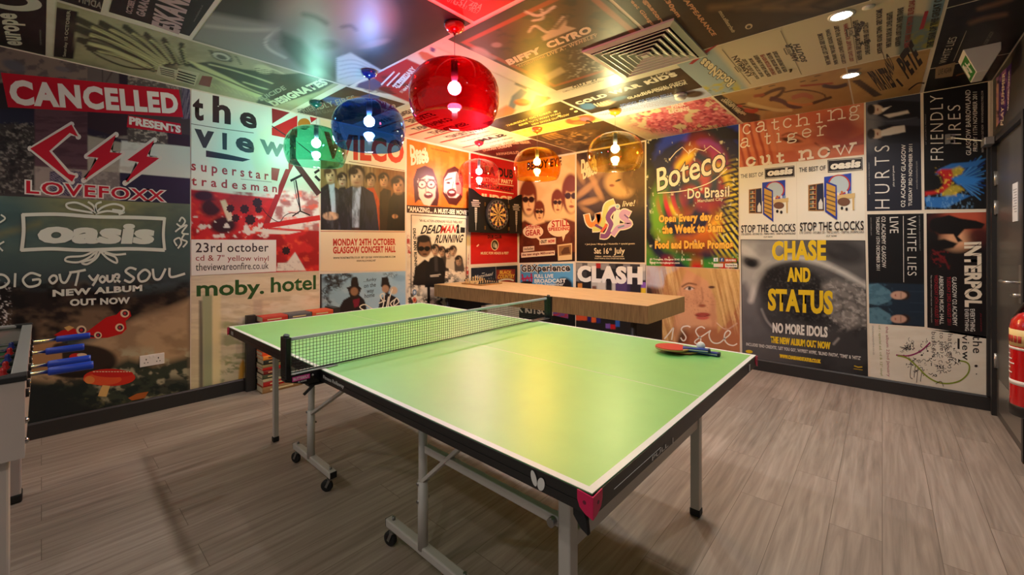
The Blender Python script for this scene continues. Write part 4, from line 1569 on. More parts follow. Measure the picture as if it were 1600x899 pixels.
c.pol([(50, 540), (96, 532), (98, 574), (50, 586)], (170, 128, 84), 2)
c.ell(96, 542, 14, 6, (60, 44, 34), .3)
c.noise((226, 222, 214), 2.4, 2.4, .6, .66, .9, 41, c.box(-70, 440, 16, 512, 8))
c.done()
RB = (188, 24, 24)
s.poly([(84, 524), (96, 517), (112, 513), (124, 516), (118, 526), (100, 528)], RB)
s.poly([(100, 512), (108, 509), (116, 512), (106, 518)], (206, 164, 96))
s.poly([(134, 520), (150, 508), (166, 496), (182, 492), (190, 484), (203, 486), (205, 494), (196, 502), (198, 514), (190, 522), (168, 528), (140, 529)], RB)
for x, y, r in ((127, 516, 8), (195, 490, 7), (153, 524, 6), (187, 512, 7)):
    s.ell(x, y, r, r * .9, (222, 196, 156)).ell(x + .5, y, r * .62, r * .55, (60, 40, 56)).ell(x, y, r * .3, r * .3, (190, 40, 40))
s.stroke([(103, 536), (112, 526), (132, 524), (146, 526)], 3, (38, 44, 58))
s.ell(120, 558, 12, 6, (196, 44, 34))
s.ell(128, 555, 8, 3, (226, 200, 160))
s.ell(171, 590, 40.5, 13.5, (196, 48, 30)).ell(160, 593, 30, 9, (214, 84, 44)).ell(140, 594, 8, 6, (216, 130, 66)).ell(176, 584, 32, 6, (190, 34, 28))
for i in range(34):
    s.ell(146 + (i * 37 % 60), 581 + (i * 13 % 13), .9, .7, (234, 208, 170), n=8)
s.poly([(160, 602), (172, 603), (166, 620), (153, 619), (155, 613)], (212, 176, 108))
s.poly([(232, 612), (214, 615), (200, 622), (206, 626), (226, 622)], (170, 92, 40))
WB = (218, 222, 206)
s.stroke([(36, 336), (90, 335), (150, 339), (210, 340), (256, 342)], 5.5, WB)
s.stroke([(257, 341), (255, 366), (257, 390)], 4.5, WB)
s.stroke([(256, 391), (200, 389), (130, 391), (80, 389), (34, 391)], 5.5, WB)
s.stroke([(36, 336), (37, 362), (34, 391)], 6, WB)
s.text('oasis', (58, 380.5), (238, 382), (64, 345), WB, .045, 1.0, fat=3.2)
for side in (1, -1):
    for a_, b_ in (((0, 0), (-16, -7)), ((0, 0), (18, -6))):
        pass
for P in ([(146, 333), (128, 330), (108, 326), (104, 319), (120, 317), (140, 326), (147, 333)], [(150, 333), (160, 324), (178, 319), (193, 324), (188, 332), (168, 330), (150, 334)], [(138, 316), (146, 322), (150, 332), (150, 320), (158, 316)], [(176, 328), (194, 331), (186, 335)],
          [(148, 392), (130, 400), (106, 402), (103, 408), (122, 410), (140, 402), (150, 393)], [(152, 392), (146, 404), (128, 410), (136, 413), (150, 404), (156, 394)], [(156, 392), (168, 404), (182, 411), (180, 402), (164, 396)], [(158, 392), (178, 398), (196, 397)]):
    s.stroke(P, 3.2, WB)
for P in ([(280, 346), (284, 340), (289, 346), (283, 354), (276, 350)], [(274, 362), (282, 356), (292, 352), (284, 364), (294, 366)], [(276, 384), (272, 376), (280, 372), (283, 380), (278, 388)], [(286, 386), (292, 378), (284, 374), (288, 366)], [(2, 336), (8, 342), (-4, 350)], [(6, 378), (-2, 384), (4, 392)]):
    s.stroke(P, 2.6, WB)
for P, cl_ in (([(-12, 428), (-10, 450)], 0), ([(-13, 429), (6, 430), (14, 440), (4, 449), (-11, 450)], 0), ([(24, 428), (23, 448)], 0), ([(63, 431), (48, 427), (36, 437), (44, 448), (60, 445), (62, 437), (51, 437.6)], 0),
               ([(82, 431), (77, 437), (82, 443), (88.6, 438), (87.6, 432)], 1), ([(93, 429), (96, 440), (103, 441), (110, 428)], 0), ([(109, 426), (120, 424.6), (133, 422)], 0), ([(123, 424), (121, 434), (118, 446)], 0),
               ([(139, 431), (146, 438), (153.4, 430)], 0), ([(153.4, 430), (150, 438), (145, 446)], 0), ([(160, 432), (155.6, 437), (160, 441.6), (164.6, 436.4)], 1), ([(167.4, 430.6), (168.4, 439.6), (175, 438.6), (176.4, 430)], 0), ([(179.6, 441), (179.6, 430), (185.6, 429.6), (184.6, 434.6), (180, 435.4), (187, 440.6)], 0),
               ([(212, 421), (203, 418.6), (196, 424), (203, 430), (209, 435), (203, 441), (194.6, 438)], 0), ([(226, 421.6), (216, 430), (219, 439.6), (229, 437.6), (234, 428)], 1), ([(238.6, 421), (241, 435), (250, 435.6), (258, 420.6)], 0), ([(264.6, 419.6), (266.6, 433), (288, 428)], 0)):
    s.stroke(P, 3.7, WB, True, bool(cl_))
s.text('NEW ALBUM', (82, 464), (222, 455), (82, 453), WB, .05)
s.text('OUT NOW', (109, 478.5), (203, 474.5), (109, 467.5), WB, .05)
s.build('green poster with white brush-painted lettering, storm clouds and a red toadstool')

# ---- distressed type poster with red triangles
s = Sheet('L')
c = s.canvas([(298.5, 140.6), (498.5, 185.6), (498.5, 423.6), (298.5, 430.6)], 1.6)
c.fill((228, 224, 212))
c.pol([(298, 296), (436, 311), (416, 355), (499, 361), (499, 424), (298, 431)], (202, 40, 42), 1.2)
c.noise((150, 24, 30), 24, 18, .5, .64, .8, 51, c.box(298, 298, 499, 424))
c.noise((240, 90, 60), 12, 9, .6, .7, .6, 52, c.box(298, 298, 499, 424))
c.ell(330, 324, 17, 15, (58, 28, 34), .5)
c.ell(349, 352, 21, 14, (52, 24, 30), .5)
c.ell(318, 306, 16, 8, (48, 30, 44), .5)
c.pol([(330, 314), (372, 306), (420, 312), (400, 330), (352, 336)], (176, 44, 40), 3, .7)
c.pol([(344, 314), (352, 312), (366, 344), (356, 346)], (216, 200, 170), 2)
c.noise((226, 222, 208), 10, 8, .58, .64, .9, 53, c.box(298, 338, 420, 372))
c.pol([(396, 360), (408, 358), (470, 362), (452, 366), (420, 366)], (226, 216, 200), 1)
c.pol([(461, 394), (478, 423), (432, 424), (434, 411), (448, 411)], (226, 216, 200), 1)
c.noise((170, 150, 140), 4, 3, .6, .68, .5, 54, c.box(430, 408, 470, 424))
c.done()
for x, y, r in ((382, 327, 8), (368, 341, 7), (391, 343.5, 9), (402, 317, 8.5), (447, 392, 7), (360, 326, 7), (404, 328, 6)):
    s.poly([(x + r * (1 if k % 2 else .76) * math.cos(k * PI / 8), y + r * (1 if k % 2 else .76) * math.sin(k * PI / 8)) for k in range(16)], (50, 26, 32))
s.poly([(424.5, 199.8), (464.4, 180.7), (464.4, 214.6), (449.6, 216.7), (424.5, 211.4)], (206, 34, 38))
s.poly([(424.5, 169.3), (452.8, 176), (425.3, 193.4)], (150, 40, 44))
s.poly([(484, 182.3), (496, 185), (486, 192)], (196, 40, 44))
s.ell(475, 194, 10, 9, (196, 120, 44)).ell(476, 199, 6, 4, (60, 40, 36))
s.stroke([(424.5, 197), (450, 214)], 1.6, (60, 40, 48), False)
DKB = (96, 40, 46)
s.stroke([(457.5, 213), (457.5, 250)], 9.5, (84, 52, 58), False)
s.stroke([(458, 250), (449, 268), (414, 355)], 8.5, (158, 40, 44), False)
s.stroke([(458, 250), (497, 302)], 9, (84, 44, 50), False)
s.poly([(452, 254), (455, 243), (461, 243), (465, 252)], DKB)
s.stroke([(414, 353.5), (498, 340.5)], 8, (196, 36, 38), False)
s.stroke([(464, 222), (490, 243)], 1.2, (40, 36, 40), False)
s.stroke([(454.5, 282.5), (471, 274)], 3.8, (40, 30, 34), False)
s.stroke([(462, 282), (466, 305), (469, 330)], 2.2, (40, 30, 34), False)
s.stroke([(459, 283), (463, 308), (468, 325)], 1, (40, 30, 34))
s.stroke([(469, 330), (457, 338)], 2, (40, 30, 34), False)
s.stroke([(469, 330), (484, 336.5)], 2, (40, 30, 34), False)
s.stroke([(407, 322), (420, 338), (436, 347), (444, 338), (454, 333), (466, 334)], 1.1, (60, 40, 44))
for P in ([(492, 270), (498, 266)], [(493, 276), (499, 282)]):
    s.stroke(P, 4, (40, 30, 40), False)
s.poly([(298.5, 140.6), (424.5, 169), (424.5, 211.5), (450.5, 216.5), (450.5, 264.5), (423.5, 262), (423.5, 281), (436, 284), (434, 304), (298.5, 294.5)], (230, 228, 216))
s.poly([(424, 262), (437, 264), (433, 283), (424, 281)], (166, 64, 62))
DT = (50, 36, 34)
s.text('t', (301, 187), (318, 190), (301, 151.5), DT, .035)
s.text('h', (332, 191), (360.5, 195), (332, 149), DT, .035)
s.text('e', (374.5, 197.5), (401, 203), (374.5, 173), DT, .035)
s.stroke([(298.5, 193.6), (340, 200.5), (396, 208)], 1.0, (96, 84, 76), False)
DT2 = (54, 60, 62)
s.text('v', (303.5, 229), (334.5, 233.5), (303.5, 201), DT2, .04)
s.poly([(347, 207.5), (354.5, 208.5), (354.3, 234.6), (347.5, 233.6)], DT2)
s.text('e', (368, 235), (397, 241), (368, 212), DT2, .035)
s.text('w', (405.5, 239), (444, 247.5), (405.5, 217), (110, 126, 122), .03)
s.poly([(321.7, 235.2), (355.5, 241.5), (391, 249.5), (379, 252.8), (321.7, 245.2)], (44, 44, 50))
RT_ = (170, 58, 60)
s.text('superstar', (298.7, 271), (419.5, 286), (298.7, 253), RT_, .02, 1.6)
s.text('tradesman', (299, 289.6), (432.5, 301.2), (299, 275.2), RT_, .02, 1.6)
s.stroke([(376, 280), (424, 284.6)], .8, (150, 130, 124), False)
s.poly([(298.5, 374.4), (431.3, 375), (431.3, 424.6), (298.5, 431)], (230, 226, 214))
s.text('23rd october', (305.5, 394.8), (419.5, 393.5), (305.5, 379.5), (56, 44, 44), .012, 1.05)
s.text('cd & 7" yellow vinyl', (305.5, 410.6), (419.5, 410.8), (305.5, 398), (150, 58, 56), .005, 1.02)
s.text('theviewareonfire.co.uk', (305.5, 423.4), (419.5, 420.4), (305.5, 411.6), (60, 48, 48), .006)
s.build('white distressed-type poster with red triangles and a microphone stand drawing')

# ---- pale hotel poster
s = Sheet('L')
c = s.canvas([(298.5, 431.5), (498.5, 424.3), (498.5, 571), (298.5, 612.3)], 1.8)
c.grad((300, 430), (300, 600), (222, 208, 178), (206, 196, 158))
c.noise((190, 176, 146), 60, 4, .45, .6, .5, 61)
c.pol([(311, 470), (316, 470), (318, 612), (311, 612)], (108, 104, 90), 2)
c.pol([(316, 462), (332, 461), (332, 606), (318, 609)], (158, 166, 130), 3)
c.pol([(332, 461), (345, 460), (345, 604), (332, 606)], (226, 212, 162), 3)
c.pol([(396, 470), (410, 468), (410, 500), (396, 502)], (186, 170, 150), 4, .7)
c.noise((150, 156, 110), 26, 9, .48, .62, .8, 63, c.box(346, 500, 470, 606, 12))
c.noise((120, 132, 84), 12, 5, .56, .66, .8, 65, c.box(346, 556, 400, 604, 8))
c.noise((234, 226, 204), 30, 8, .5, .65, .7, 66, c.box(346, 440, 499, 520, 20))
c.pol([(374, 572), (380, 560), (384, 575), (380, 596), (372, 597)], (196, 150, 60), 2)
c.done()
GRN = (44, 84, 40)
s.text('moby.', (307, 471.5), (412.5, 466.5), (307, 438.5), GRN, .025, .96)
s.text('hotel', (423, 458), (493.5, 452.6), (423, 433.6), GRN, .02, .96)
s.build('pale beige poster with large dark green lettering and a blurred balcony view')

# ---- band portrait with red headline
s = Sheet('L')
s.flat([(500.5, 186), (633.5, 215.8), (633.5, 423), (500.5, 424.5)], (230, 210, 172))
s.text('WILCO', (506, 247.5), (631, 256), (506, 205), (206, 62, 40), .05)
s.stroke([(545, 252.4), (632, 266.8)], .9, (120, 60, 50), False)
K = lambda P: [(490 + x / 3.2125, 220 + y / 3.2125) for x, y in P]
c = s.canvas([(501, 250), (632.6, 268.5), (632.6, 360.8), (501, 359.4)], 1.15)
c.fill((150, 122, 80))
st = np.floor((c.x - 500) / 5.2).astype(int)
c.mix((110, 84, 52), .55 * (fbm(st * 1.7, st * .3, 5) > .5))
c.mix((84, 60, 38), 1.0 * (np.mod(c.x - 500, 5.2) < .7))
c.pol([(585, 255), (634, 262), (634, 362), (585, 362)], (118, 70, 30), 14, .8)
HAIR = (44, 30, 24)


def head(c, x, y, rx, ry, skin, hair=HAIR, kx=490, ky=220, k=3.2125, glasses=None):
    x, y, rx, ry = kx + x / k, ky + y / k, rx / k, ry / k
    c.ell(x, y - ry * .28, rx * 1.28, ry * .95, hair, .25)
    c.ell(x, y + ry * .12, rx * .9, ry * .92, skin, .25)
    dk = tuple(int(v * .62) for v in skin)
    c.ell(x + rx * .62, y + ry * .22, rx * .42, ry * .62, dk, 1.0, .75)
    c.ell(x, y + ry * .95, rx * .55, ry * .2, dk, .9, .8)
    c.ell(x - rx * .3, y - ry * .05, rx * .3, ry * .3, tuple(min(255, int(v * 1.1)) for v in skin), 1.2, .7)
    c.line([(x - rx * .55, y - ry * .13), (x - rx * .2, y - ry * .15)], hair, ry * .07, ry * .06, .9)
    c.line([(x + rx * .2, y - ry * .15), (x + rx * .55, y - ry * .13)], hair, ry * .07, ry * .06, .9)
    c.ell(x - rx * .5, y - ry * .55, rx * .8, ry * .35, hair, .5)
    c.noise(tuple(min(255, v + 34) for v in hair), 1.6, 4, .56, .66, .5, int(x), np.clip(1.2 - np.hypot((c.x - x) / (rx * 1.25), (c.y - y + ry * .75) / (ry * .5)), 0, 1))
    c.ell(x - rx * .35, y, rx * .16, ry * .08, (50, 34, 30), .6)
    c.ell(x + rx * .35, y, rx * .16, ry * .08, (50, 34, 30), .6)
    c.ell(x + rx * .08, y + ry * .28, rx * .16, ry * .16, tuple(int(v * .78) for v in skin), .8)
    c.ell(x, y + ry * .58, rx * .34, ry * .09, (130, 62, 52), .6)
    if glasses:
        c.line([(x - rx * .75, y - ry * .02), (x + rx * .75, y)], (24, 20, 20), 1.2, 1)


c.pol(K([(95, 460), (110, 260), (130, 236), (160, 232), (175, 460)]), (34, 30, 36), 1)
head(c, 143, 197, 20, 33, (196, 166, 136), glasses=1)
c.pol(K([(245, 460), (262, 240), (300, 232), (330, 300), (340, 460)]), (188, 72, 34), 1)
head(c, 287, 200, 21, 33, (190, 150, 112))
c.pol(K([(330, 460), (332, 260), (352, 238), (388, 250), (392, 460)]), (52, 34, 26), 1)
head(c, 352, 200, 22, 34, (192, 146, 104))
c.pol(K([(30, 460), (34, 240), (70, 215), (120, 240), (132, 330), (120, 460)]), (36, 32, 40), 1)
c.pol(K([(76, 220), (104, 214), (112, 360), (92, 372)]), (178, 190, 206), 1)
head(c, 84, 175, 25, 40, (206, 172, 140), (70, 48, 36))
c.ell(*K([(86, 378)])[0], 12, 6.5, (206, 166, 132), .3)
c.pol(K([(365, 460), (378, 300), (400, 262), (460, 256), (460, 460)]), (30, 22, 20), 1)
head(c, 425, 225, 29, 42, (190, 138, 92), (36, 24, 20))
c.ell(*K([(408, 380)])[0], 4.5, 3.5, (186, 134, 90), .3)
c.pol(K([(122, 460), (132, 290), (150, 248), (190, 228), (245, 228), (300, 262), (316, 330), (330, 460)]), (38, 38, 58), 1)
c.pol(K([(196, 232), (238, 230), (232, 320), (228, 440), (192, 440), (194, 320)]), (168, 184, 208), 1)
c.pol(K([(190, 436), (234, 436), (230, 460), (190, 460)]), (70, 34, 40), 1)
head(c, 216, 182, 34, 50, (206, 168, 132), (46, 32, 26))
c.ell(*K([(216, 212)])[0], 7, 5, (150, 108, 80), .7, .6)
c.noise((86, 84, 96), 7, 16, .55, .7, .45, 67, c.box(501, 296, 560, 362, 4))
c.noise((20, 18, 22), 6, 20, .5, .66, .6, 68, c.box(501, 292, 632, 362, 4))
c.line(K([(190, 236), (176, 330), (188, 440)]), (22, 22, 36), 1.4, 1.2)
c.line(K([(240, 234), (256, 330), (238, 440)]), (22, 22, 36), 1.4, 1.2)
c.done()
s.stroke([(501, 361.6), (632.6, 362.6)], 1.0, (170, 70, 60), False)
WR = (190, 50, 34)
s.text('MONDAY 24TH OCTOBER', (520.3, 384.6), (618, 383.2), (520.3, 373), WR, .045)
s.text('GLASGOW CONCERT HALL', (520.3, 396.8), (618, 394.4), (520.3, 385.6), WR, .045)
s.text('WWW.TICKETMASTER.CO.UK  0871 220 0260  WWW.REGULARMUSIC.COM', (520.5, 405), (617.5, 402.8), (520.5, 401.8), (60, 44, 38), .02)
s.text('WWW.WILCOWORLD.NET', (557, 409.6), (587, 408.6), (557, 406.6), (60, 44, 38), .02)
s.build('cream concert poster with six men in dark jackets under a red headline')

# ---- light blue poster with two figures in hats
s = Sheet('L')
c = s.canvas([(500, 428.5), (633.5, 424), (633.5, 541), (500, 571)], 1.5)
c.grad((500, 430), (633, 430), (142, 178, 198), (160, 194, 214))
c.noise((176, 200, 212), 20, 14, .5, .65, .5, 71)
c.pol([(498, 426), (503, 428), (504, 572), (498, 572)], (52, 44, 40), 1)
for (x, y, r) in ((512, 434, 10), (524, 437, 12), (537, 432, 9), (516, 448, 9), (508, 458, 7), (528, 446, 7), (545, 430, 6)):
    c.noise((42, 36, 32), 3.2, 2.6, .42, .52, .95, int(x), np.clip(1.4 - np.hypot((c.x - x) / r, (c.y - y) / r), 0, 1))
c.line([(505, 452), (518, 443), (534, 440), (548, 432)], (42, 36, 32), 1.5)
for (x, y) in ((510, 467), (514, 473), (511, 478), (605, 428), (615, 430)):
    c.noise((42, 36, 32), 2.5, 2.5, .45, .55, .9, int(y), np.clip(1.3 - np.hypot((c.x - x) / 6, (c.y - y) / 5), 0, 1))
F1 = [(105, 880), (150, 800), (182, 782), (172, 748), (165, 738), (186, 730), (190, 688), (212, 682), (222, 692), (226, 730), (240, 742), (228, 775), (255, 800), (275, 880)]
c.pol(K(F1), (40, 32, 32), .8)
c.ell(*K([(204, 757)])[0], 6, 6.5, (150, 112, 84), .3)
c.pol(K([(196, 800), (232, 790), (226, 830), (205, 840)]), (128, 34, 52), 1)
F2 = [(318, 880), (332, 800), (362, 772), (352, 742), (338, 732), (341, 688), (372, 682), (381, 722), (388, 730), (374, 766), (420, 790), (442, 840), (440, 880)]
c.pol(K(F2), (40, 33, 32), .8)
c.ell(*K([(360, 744)])[0], 5.5, 6, (176, 138, 108), .3)
c.ell(*K([(402, 752)])[0], 6, 6, (206, 180, 150), .3)
c.ell(*K([(432, 690)])[0], 10, 5, (120, 156, 186), .6, .5)
c.done()
for P in ([(598, 470), (594, 462), (600, 460), (598, 480), (590, 486)], [(592, 474), (602, 470)], [(607, 464), (605, 474), (603, 484)], [(613, 452), (608, 468), (606, 486)], [(617, 468), (610, 475), (619, 484)], [(616, 478), (623, 472), (619, 466), (615, 476), (621, 484), (628, 478)], [(570, 486), (562, 480), (570, 476), (580, 482), (590, 486)]):
    s.stroke(P, 1.7, (232, 222, 200))
for t_, q in (('...funky', ((568, 442.6), (588, 440), (568, 436))), ('on the', ((568.5, 450.4), (587, 448), (568.5, 443.6))), ('way', ((573, 460.6), (584, 459), (573, 453.8))), ('home', ((569.5, 466.2), (585, 464), (569.5, 459.2)))):
    s.text(t_, *q, (58, 60, 66), .008)
s.build('light blue poster with two dark figures in tall hats, partly behind the green table')

# ---- orange cartoon heads
s = Sheet('L')
K = lambda P: [(620 + x / 3.21, 200 + y / 3.21) for x, y in P]
c = s.canvas([(635.5, 217.2), (732.5, 239), (732.5, 337.5), (635.5, 332.5)], 1.1)
c.fill((226, 116, 30))
c.noise((240, 150, 56), 24, 30, .5, .65, .7, 81)
c.noise((206, 88, 20), 14, 20, .52, .66, .5, 83)
for x in (660, 684, 706, 722):
    c.pol([(x - 4, 245), (x + 4, 246), (x + 5, 320), (x - 5, 320)], (240, 160, 70), 3, .35)
BR = (74, 32, 24)
c.pol(K([(90, 380), (82, 260), (100, 205), (140, 188), (180, 205), (200, 260), (212, 340), (205, 392), (170, 390), (110, 360)]), BR, .8)
c.pol(K([(102, 270), (118, 232), (176, 226), (198, 280), (192, 350), (165, 392), (135, 385), (112, 345)]), (236, 208, 178), .8)
c.pol(K([(100, 205), (176, 205), (196, 248), (150, 238), (112, 262)]), BR, 1)
for x in (127, 172):
    c.ell(*K([(x, 283)])[0], 7.6, 7.2, BR, .1)
    c.ell(*K([(x, 283)])[0], 5.6, 5.2, (236, 214, 188), .1)
    c.ell(*K([(x, 284)])[0], 2, 1.6, BR, .2)
c.line(K([(108, 262), (142, 258)]), BR, 1.8, .8)
c.line(K([(158, 258), (190, 262)]), BR, 1.8, .8)
c.line(K([(150, 285), (144, 318), (160, 320)]), (150, 90, 66), 1.1, .8)
c.ell(*K([(158, 338)])[0], 7, 5, (96, 26, 30), .2)
c.ell(*K([(158, 332)])[0], 4.6, 1.4, (240, 226, 206), .2)
c.pol(K([(230, 330), (232, 250), (252, 208), (290, 192), (322, 215), (332, 270), (328, 350), (300, 390), (260, 382)]), BR, .8)
c.pol(K([(234, 320), (238, 258), (258, 228), (300, 220), (322, 262), (322, 330), (296, 352), (262, 350)]), (240, 216, 192), .8)
c.pol(K([(296, 222), (330, 240), (330, 340), (300, 330), (292, 270)]), (216, 76, 72), 1.2, .8)
c.pol(K([(238, 312), (262, 350), (300, 352), (322, 326), (322, 362), (296, 388), (262, 380)]), BR, 1)
c.ell(*K([(275, 326)])[0], 7.5, 6.5, (90, 24, 28), .2)
c.ell(*K([(275, 322)])[0], 4.5, 2, (236, 210, 196), .3)
c.line(K([(244, 262), (276, 252)]), BR, 2, .8)
c.ell(*K([(258, 276)])[0], 3.2, 1.6, BR, .3)
c.ell(*K([(304, 280)])[0], 3.4, 1.8, (110, 20, 40), .3)
c.line(K([(284, 270), (278, 302), (292, 304)]), (160, 90, 70), 1, .8)
c.done()
s.text('Death', (641, 245.5), (669, 250.5), (640, 226), (236, 214, 178), .07)
s.text('Disco', (642, 259), (670, 254.5), (642, 243), (236, 214, 178), .07)
s.text('THE HORRORS PRESENTS', (672.6, 233), (703, 239.7), (672.6, 230.8), (70, 34, 20), .02)
s.poly([(635.5, 320.5), (732.5, 325.6), (732.5, 337.5), (635.5, 332.5)], (52, 30, 20))
s.text('"AMAZING... A MUST-SEE MOVIE"', (637.5, 331), (731.5, 336.2), (637.5, 322.5), (240, 226, 200), .035)
s.build('orange poster with two cartoon faces and a dark quotation strip')

# ---- black, white and red film poster
s = Sheet('L')
c = s.canvas([(635.5, 333.2), (732.5, 338.2), (732.5, 519), (635.5, 541)], 1.15)
c.fill((232, 216, 190))
c.noise((206, 186, 156), 26, 26, .5, .7, .5, 91)
for (x, y, r) in ((646, 470, 16), (650, 440, 12), (700, 446, 18), (722, 432, 14), (690, 470, 12), (668, 474, 12), (716, 468, 9)):
    c.noise((34, 27, 24), 4.5, 4.5, .48, .54, .95, int(x * 3), np.clip(1.5 - np.hypot((c.x - x) / r, (c.y - y) / r), 0, 1))
for (x, y, rx, ry) in ((637.5, 378, 3.5, 10), (639.5, 394, 3, 7), (730, 424, 3, 12), (733, 405, 2, 8), (684, 387, 7, 3)):
    c.noise((176, 24, 26), 3, 3, .38, .48, .95, int(y), np.clip(1.4 - np.hypot((c.x - x) / rx, (c.y - y) / ry), 0, 1))
BK = (32, 26, 24)
c.pol(K([(78, 790), (92, 700), (140, 660), (190, 690), (210, 790)]), BK, 1)
c.ell(*K([(136, 592)])[0], 12, 17, (40, 30, 26), .12)
c.ell(*K([(140, 602)])[0], 9.5, 14.5, (126, 88, 62), .2)
c.ell(*K([(134, 556)])[0], 11, 6, (34, 26, 24), .3)
for x in (122, 152):
    c.ell(*K([(x, 606)])[0], 4.6, 4, (16, 14, 14), .2)
c.line(K([(110, 602), (166, 602)]), (16, 14, 14), 1.4, .8)
c.ell(*K([(140, 634)])[0], 3.4, 1.2, (66, 36, 30), .3)
c.pol(K([(215, 720), (222, 640), (250, 630), (262, 720)]), (64, 52, 44), 1)
c.pol(K([(245, 700), (250, 640), (290, 640), (300, 720)]), (196, 180, 156), 1)
c.pol(K([(290, 720), (288, 670), (330, 660), (340, 720)]), (76, 66, 58), 1)
for x, y, sk in ((226, 622, (176, 140, 110)), (258, 632, (206, 176, 150)), (310, 668, (170, 136, 108)), (282, 618, (186, 150, 120))):
    head(c, x, y, 15, 24, sk, (40, 28, 24), 620, 200, 3.21)
c.pol(K([(140, 800), (146, 700), (166, 655), (196, 640), (230, 655), (246, 700), (238, 800)]), (26, 22, 22), 1)
c.pol(K([(186, 640), (204, 640), (206, 720), (190, 720)]), (60, 54, 52), 1)
head(c, 192, 614, 17, 27, (186, 150, 122), (34, 26, 24), 620, 200, 3.21)
c.line(K([(168, 742), (218, 735)]), (226, 214, 192), 1.2, .8)
c.line(K([(170, 748), (210, 744)]), (226, 214, 192), .8, .8)
c.pol([(667.5, 446), (672, 446), (672, 476), (667.5, 476)], (20, 17, 16), .8)
c.done()
s.stroke([(642, 336), (728, 342)], 1.0, (60, 48, 40), False)
s.stroke([(642.5, 336), (642, 500)], 1.2, (60, 48, 40), False)
s.stroke([(728.5, 342), (728.5, 440)], 1.0, (60, 48, 40), False)
s.text('"AN ALL ACTION ADRENALINE FUELLED THRILL RIDE"', (655, 346.8), (722.5, 349.4), (655, 342.6), (50, 38, 34), .02)
s.text('*****', (693, 353.4), (710, 353.8), (693, 350.6), (190, 40, 30), .03)
s.text('DEAD', (656.5, 366), (687.5, 364.6), (661.5, 352.2), (26, 22, 22), .03)
s.text('MAN', (687.5, 364.8), (711.5, 364), (691, 352.6), (194, 44, 30), .03)
s.text('RUNNING', (678.5, 380.6), (721.5, 379.2), (682.5, 367), (26, 22, 22), .03)
s.poly([(713, 365), (714.5, 356), (713, 353), (715.5, 350), (717.5, 353), (716.5, 357), (718, 365)], (26, 22, 22))
s.poly([(719, 364), (719.5, 355), (726.5, 356), (726, 364)], (40, 36, 36))
s.text('DEAD MAN RUNNING', (645, 357), (648, 425), (649.5, 357), (30, 24, 24), .04)
s.ell(647.6, 457, 3.4, 4.8, (112, 134, 152)).ell(647.6, 457, 1.6, 2.4, (206, 214, 220))
s.ell(647.6, 469, 3.2, 4.4, (214, 124, 90)).ell(647.6, 469, 1.3, 1.9, (180, 40, 34))
s.build('black and white film poster with red title word and a man in sunglasses')

# ---- red night poster behind the dartboard
s = Sheet('L')
c = s.canvas([(735.3, 239.4), (808.3, 254.8), (808.3, 412), (735.3, 415.6)], 1.5)
c.fill((200, 32, 26))
c.noise((176, 18, 20), 30, 14, .45, .65, .7, 95)
c.done()
BKR = (44, 14, 14)
s.text('ABA', (747, 270), (774, 275.4), (747, 256), (120, 22, 24), .05)
s.text('DUB', (778.5, 276.4), (801.5, 279.6), (778.5, 262), BKR, .05)
s.text('BIRTHDAY PARTY', (750, 283.6), (801.5, 288), (750, 276.6), (238, 206, 160), .045)
s.stroke([(770, 286.6), (802, 290.6)], 1.2, (238, 206, 160), False)
s.text('FRIDAY 26TH AUGUST', (745, 292.6), (801.5, 299.8), (745, 285.6), BKR, .04)
s.stroke([(743, 294), (802, 303)], 1.3, (238, 206, 160), False)
s.text('JUDGE', (750, 318), (800, 322), (750, 302), (238, 206, 160), .06)
s.text('DUB CLUB', (762, 372.8), (783.6, 372.8), (762, 367.4), BKR, .05)
s.ell(773, 383, 6, 8.6, (238, 206, 160)).ell(773, 383, 5, 7.4, (70, 58, 44)).ell(772.4, 383, 2.6, 4.4, (156, 150, 124)).ell(775, 385, 1.4, 3.6, (206, 196, 168))
s.text('MUSIC FOR HEADS & FEET', (751, 398), (794.5, 397.6), (751, 393.8), (238, 206, 160), .03)
s.poly([(744, 385), (747.5, 381.5), (748.5, 383), (745.5, 386)], (240, 216, 190))
s.stroke([(736, 415), (808, 411.4)], 3.2, (236, 214, 190), False)
s.build('bright red club poster on the wall behind the dartboard cabinet')

s = Sheet('L')
c = s.canvas([(736, 419), (774.6, 416.6), (774.6, 475), (736, 480)], 1.5)
c.fill((32, 34, 44))
c.noise((54, 58, 70), 18, 10, .5, .65, .7, 97)
c.ell(755, 440, 14, 5, (22, 22, 26), .6)
c.done()
s.text('Motorhead', (741.5, 436.4), (769, 430.6), (743, 430.6), (200, 190, 176), .02)
s.stroke([(753, 427.4), (757, 426.8)], 1, (200, 190, 176), False)
s.build('small dark navy poster with silver lettering above the bar counter')
s = Sheet('L')
s.flat([(775, 416.6), (808.4, 414.8), (808.4, 472), (775, 476)], (26, 24, 28))
c = s.canvas([(775.4, 421.6), (804.6, 420.6), (804.6, 460), (775.4, 462)], 1.2)
c.fill((150, 44, 22))
c.noise((104, 24, 16), 10, 8, .45, .62, .8, 99)
c.ell(790, 427, 10, 5, (196, 84, 30), .9, .7)
c.done()
YL = (232, 184, 62)
s.text('BLACK', (780.5, 428.2), (799, 428.4), (781, 422.8), YL, .04)
s.text('COUNTRY', (777, 436), (803.4, 435.2), (778, 429.2), YL, .04)
s.stroke([(779, 439.6), (784, 437.6), (790, 436.8), (797, 437), (802, 438.6)], 2.4, (230, 216, 180))
s.build('small red-brown poster with yellow lettering and a ribbon above the bar counter')

# ================================================================== POSTERS ON THE BACK WALL
K = lambda P: [(800 + x / 3.459, 220 + y / 3.459) for x, y in P]
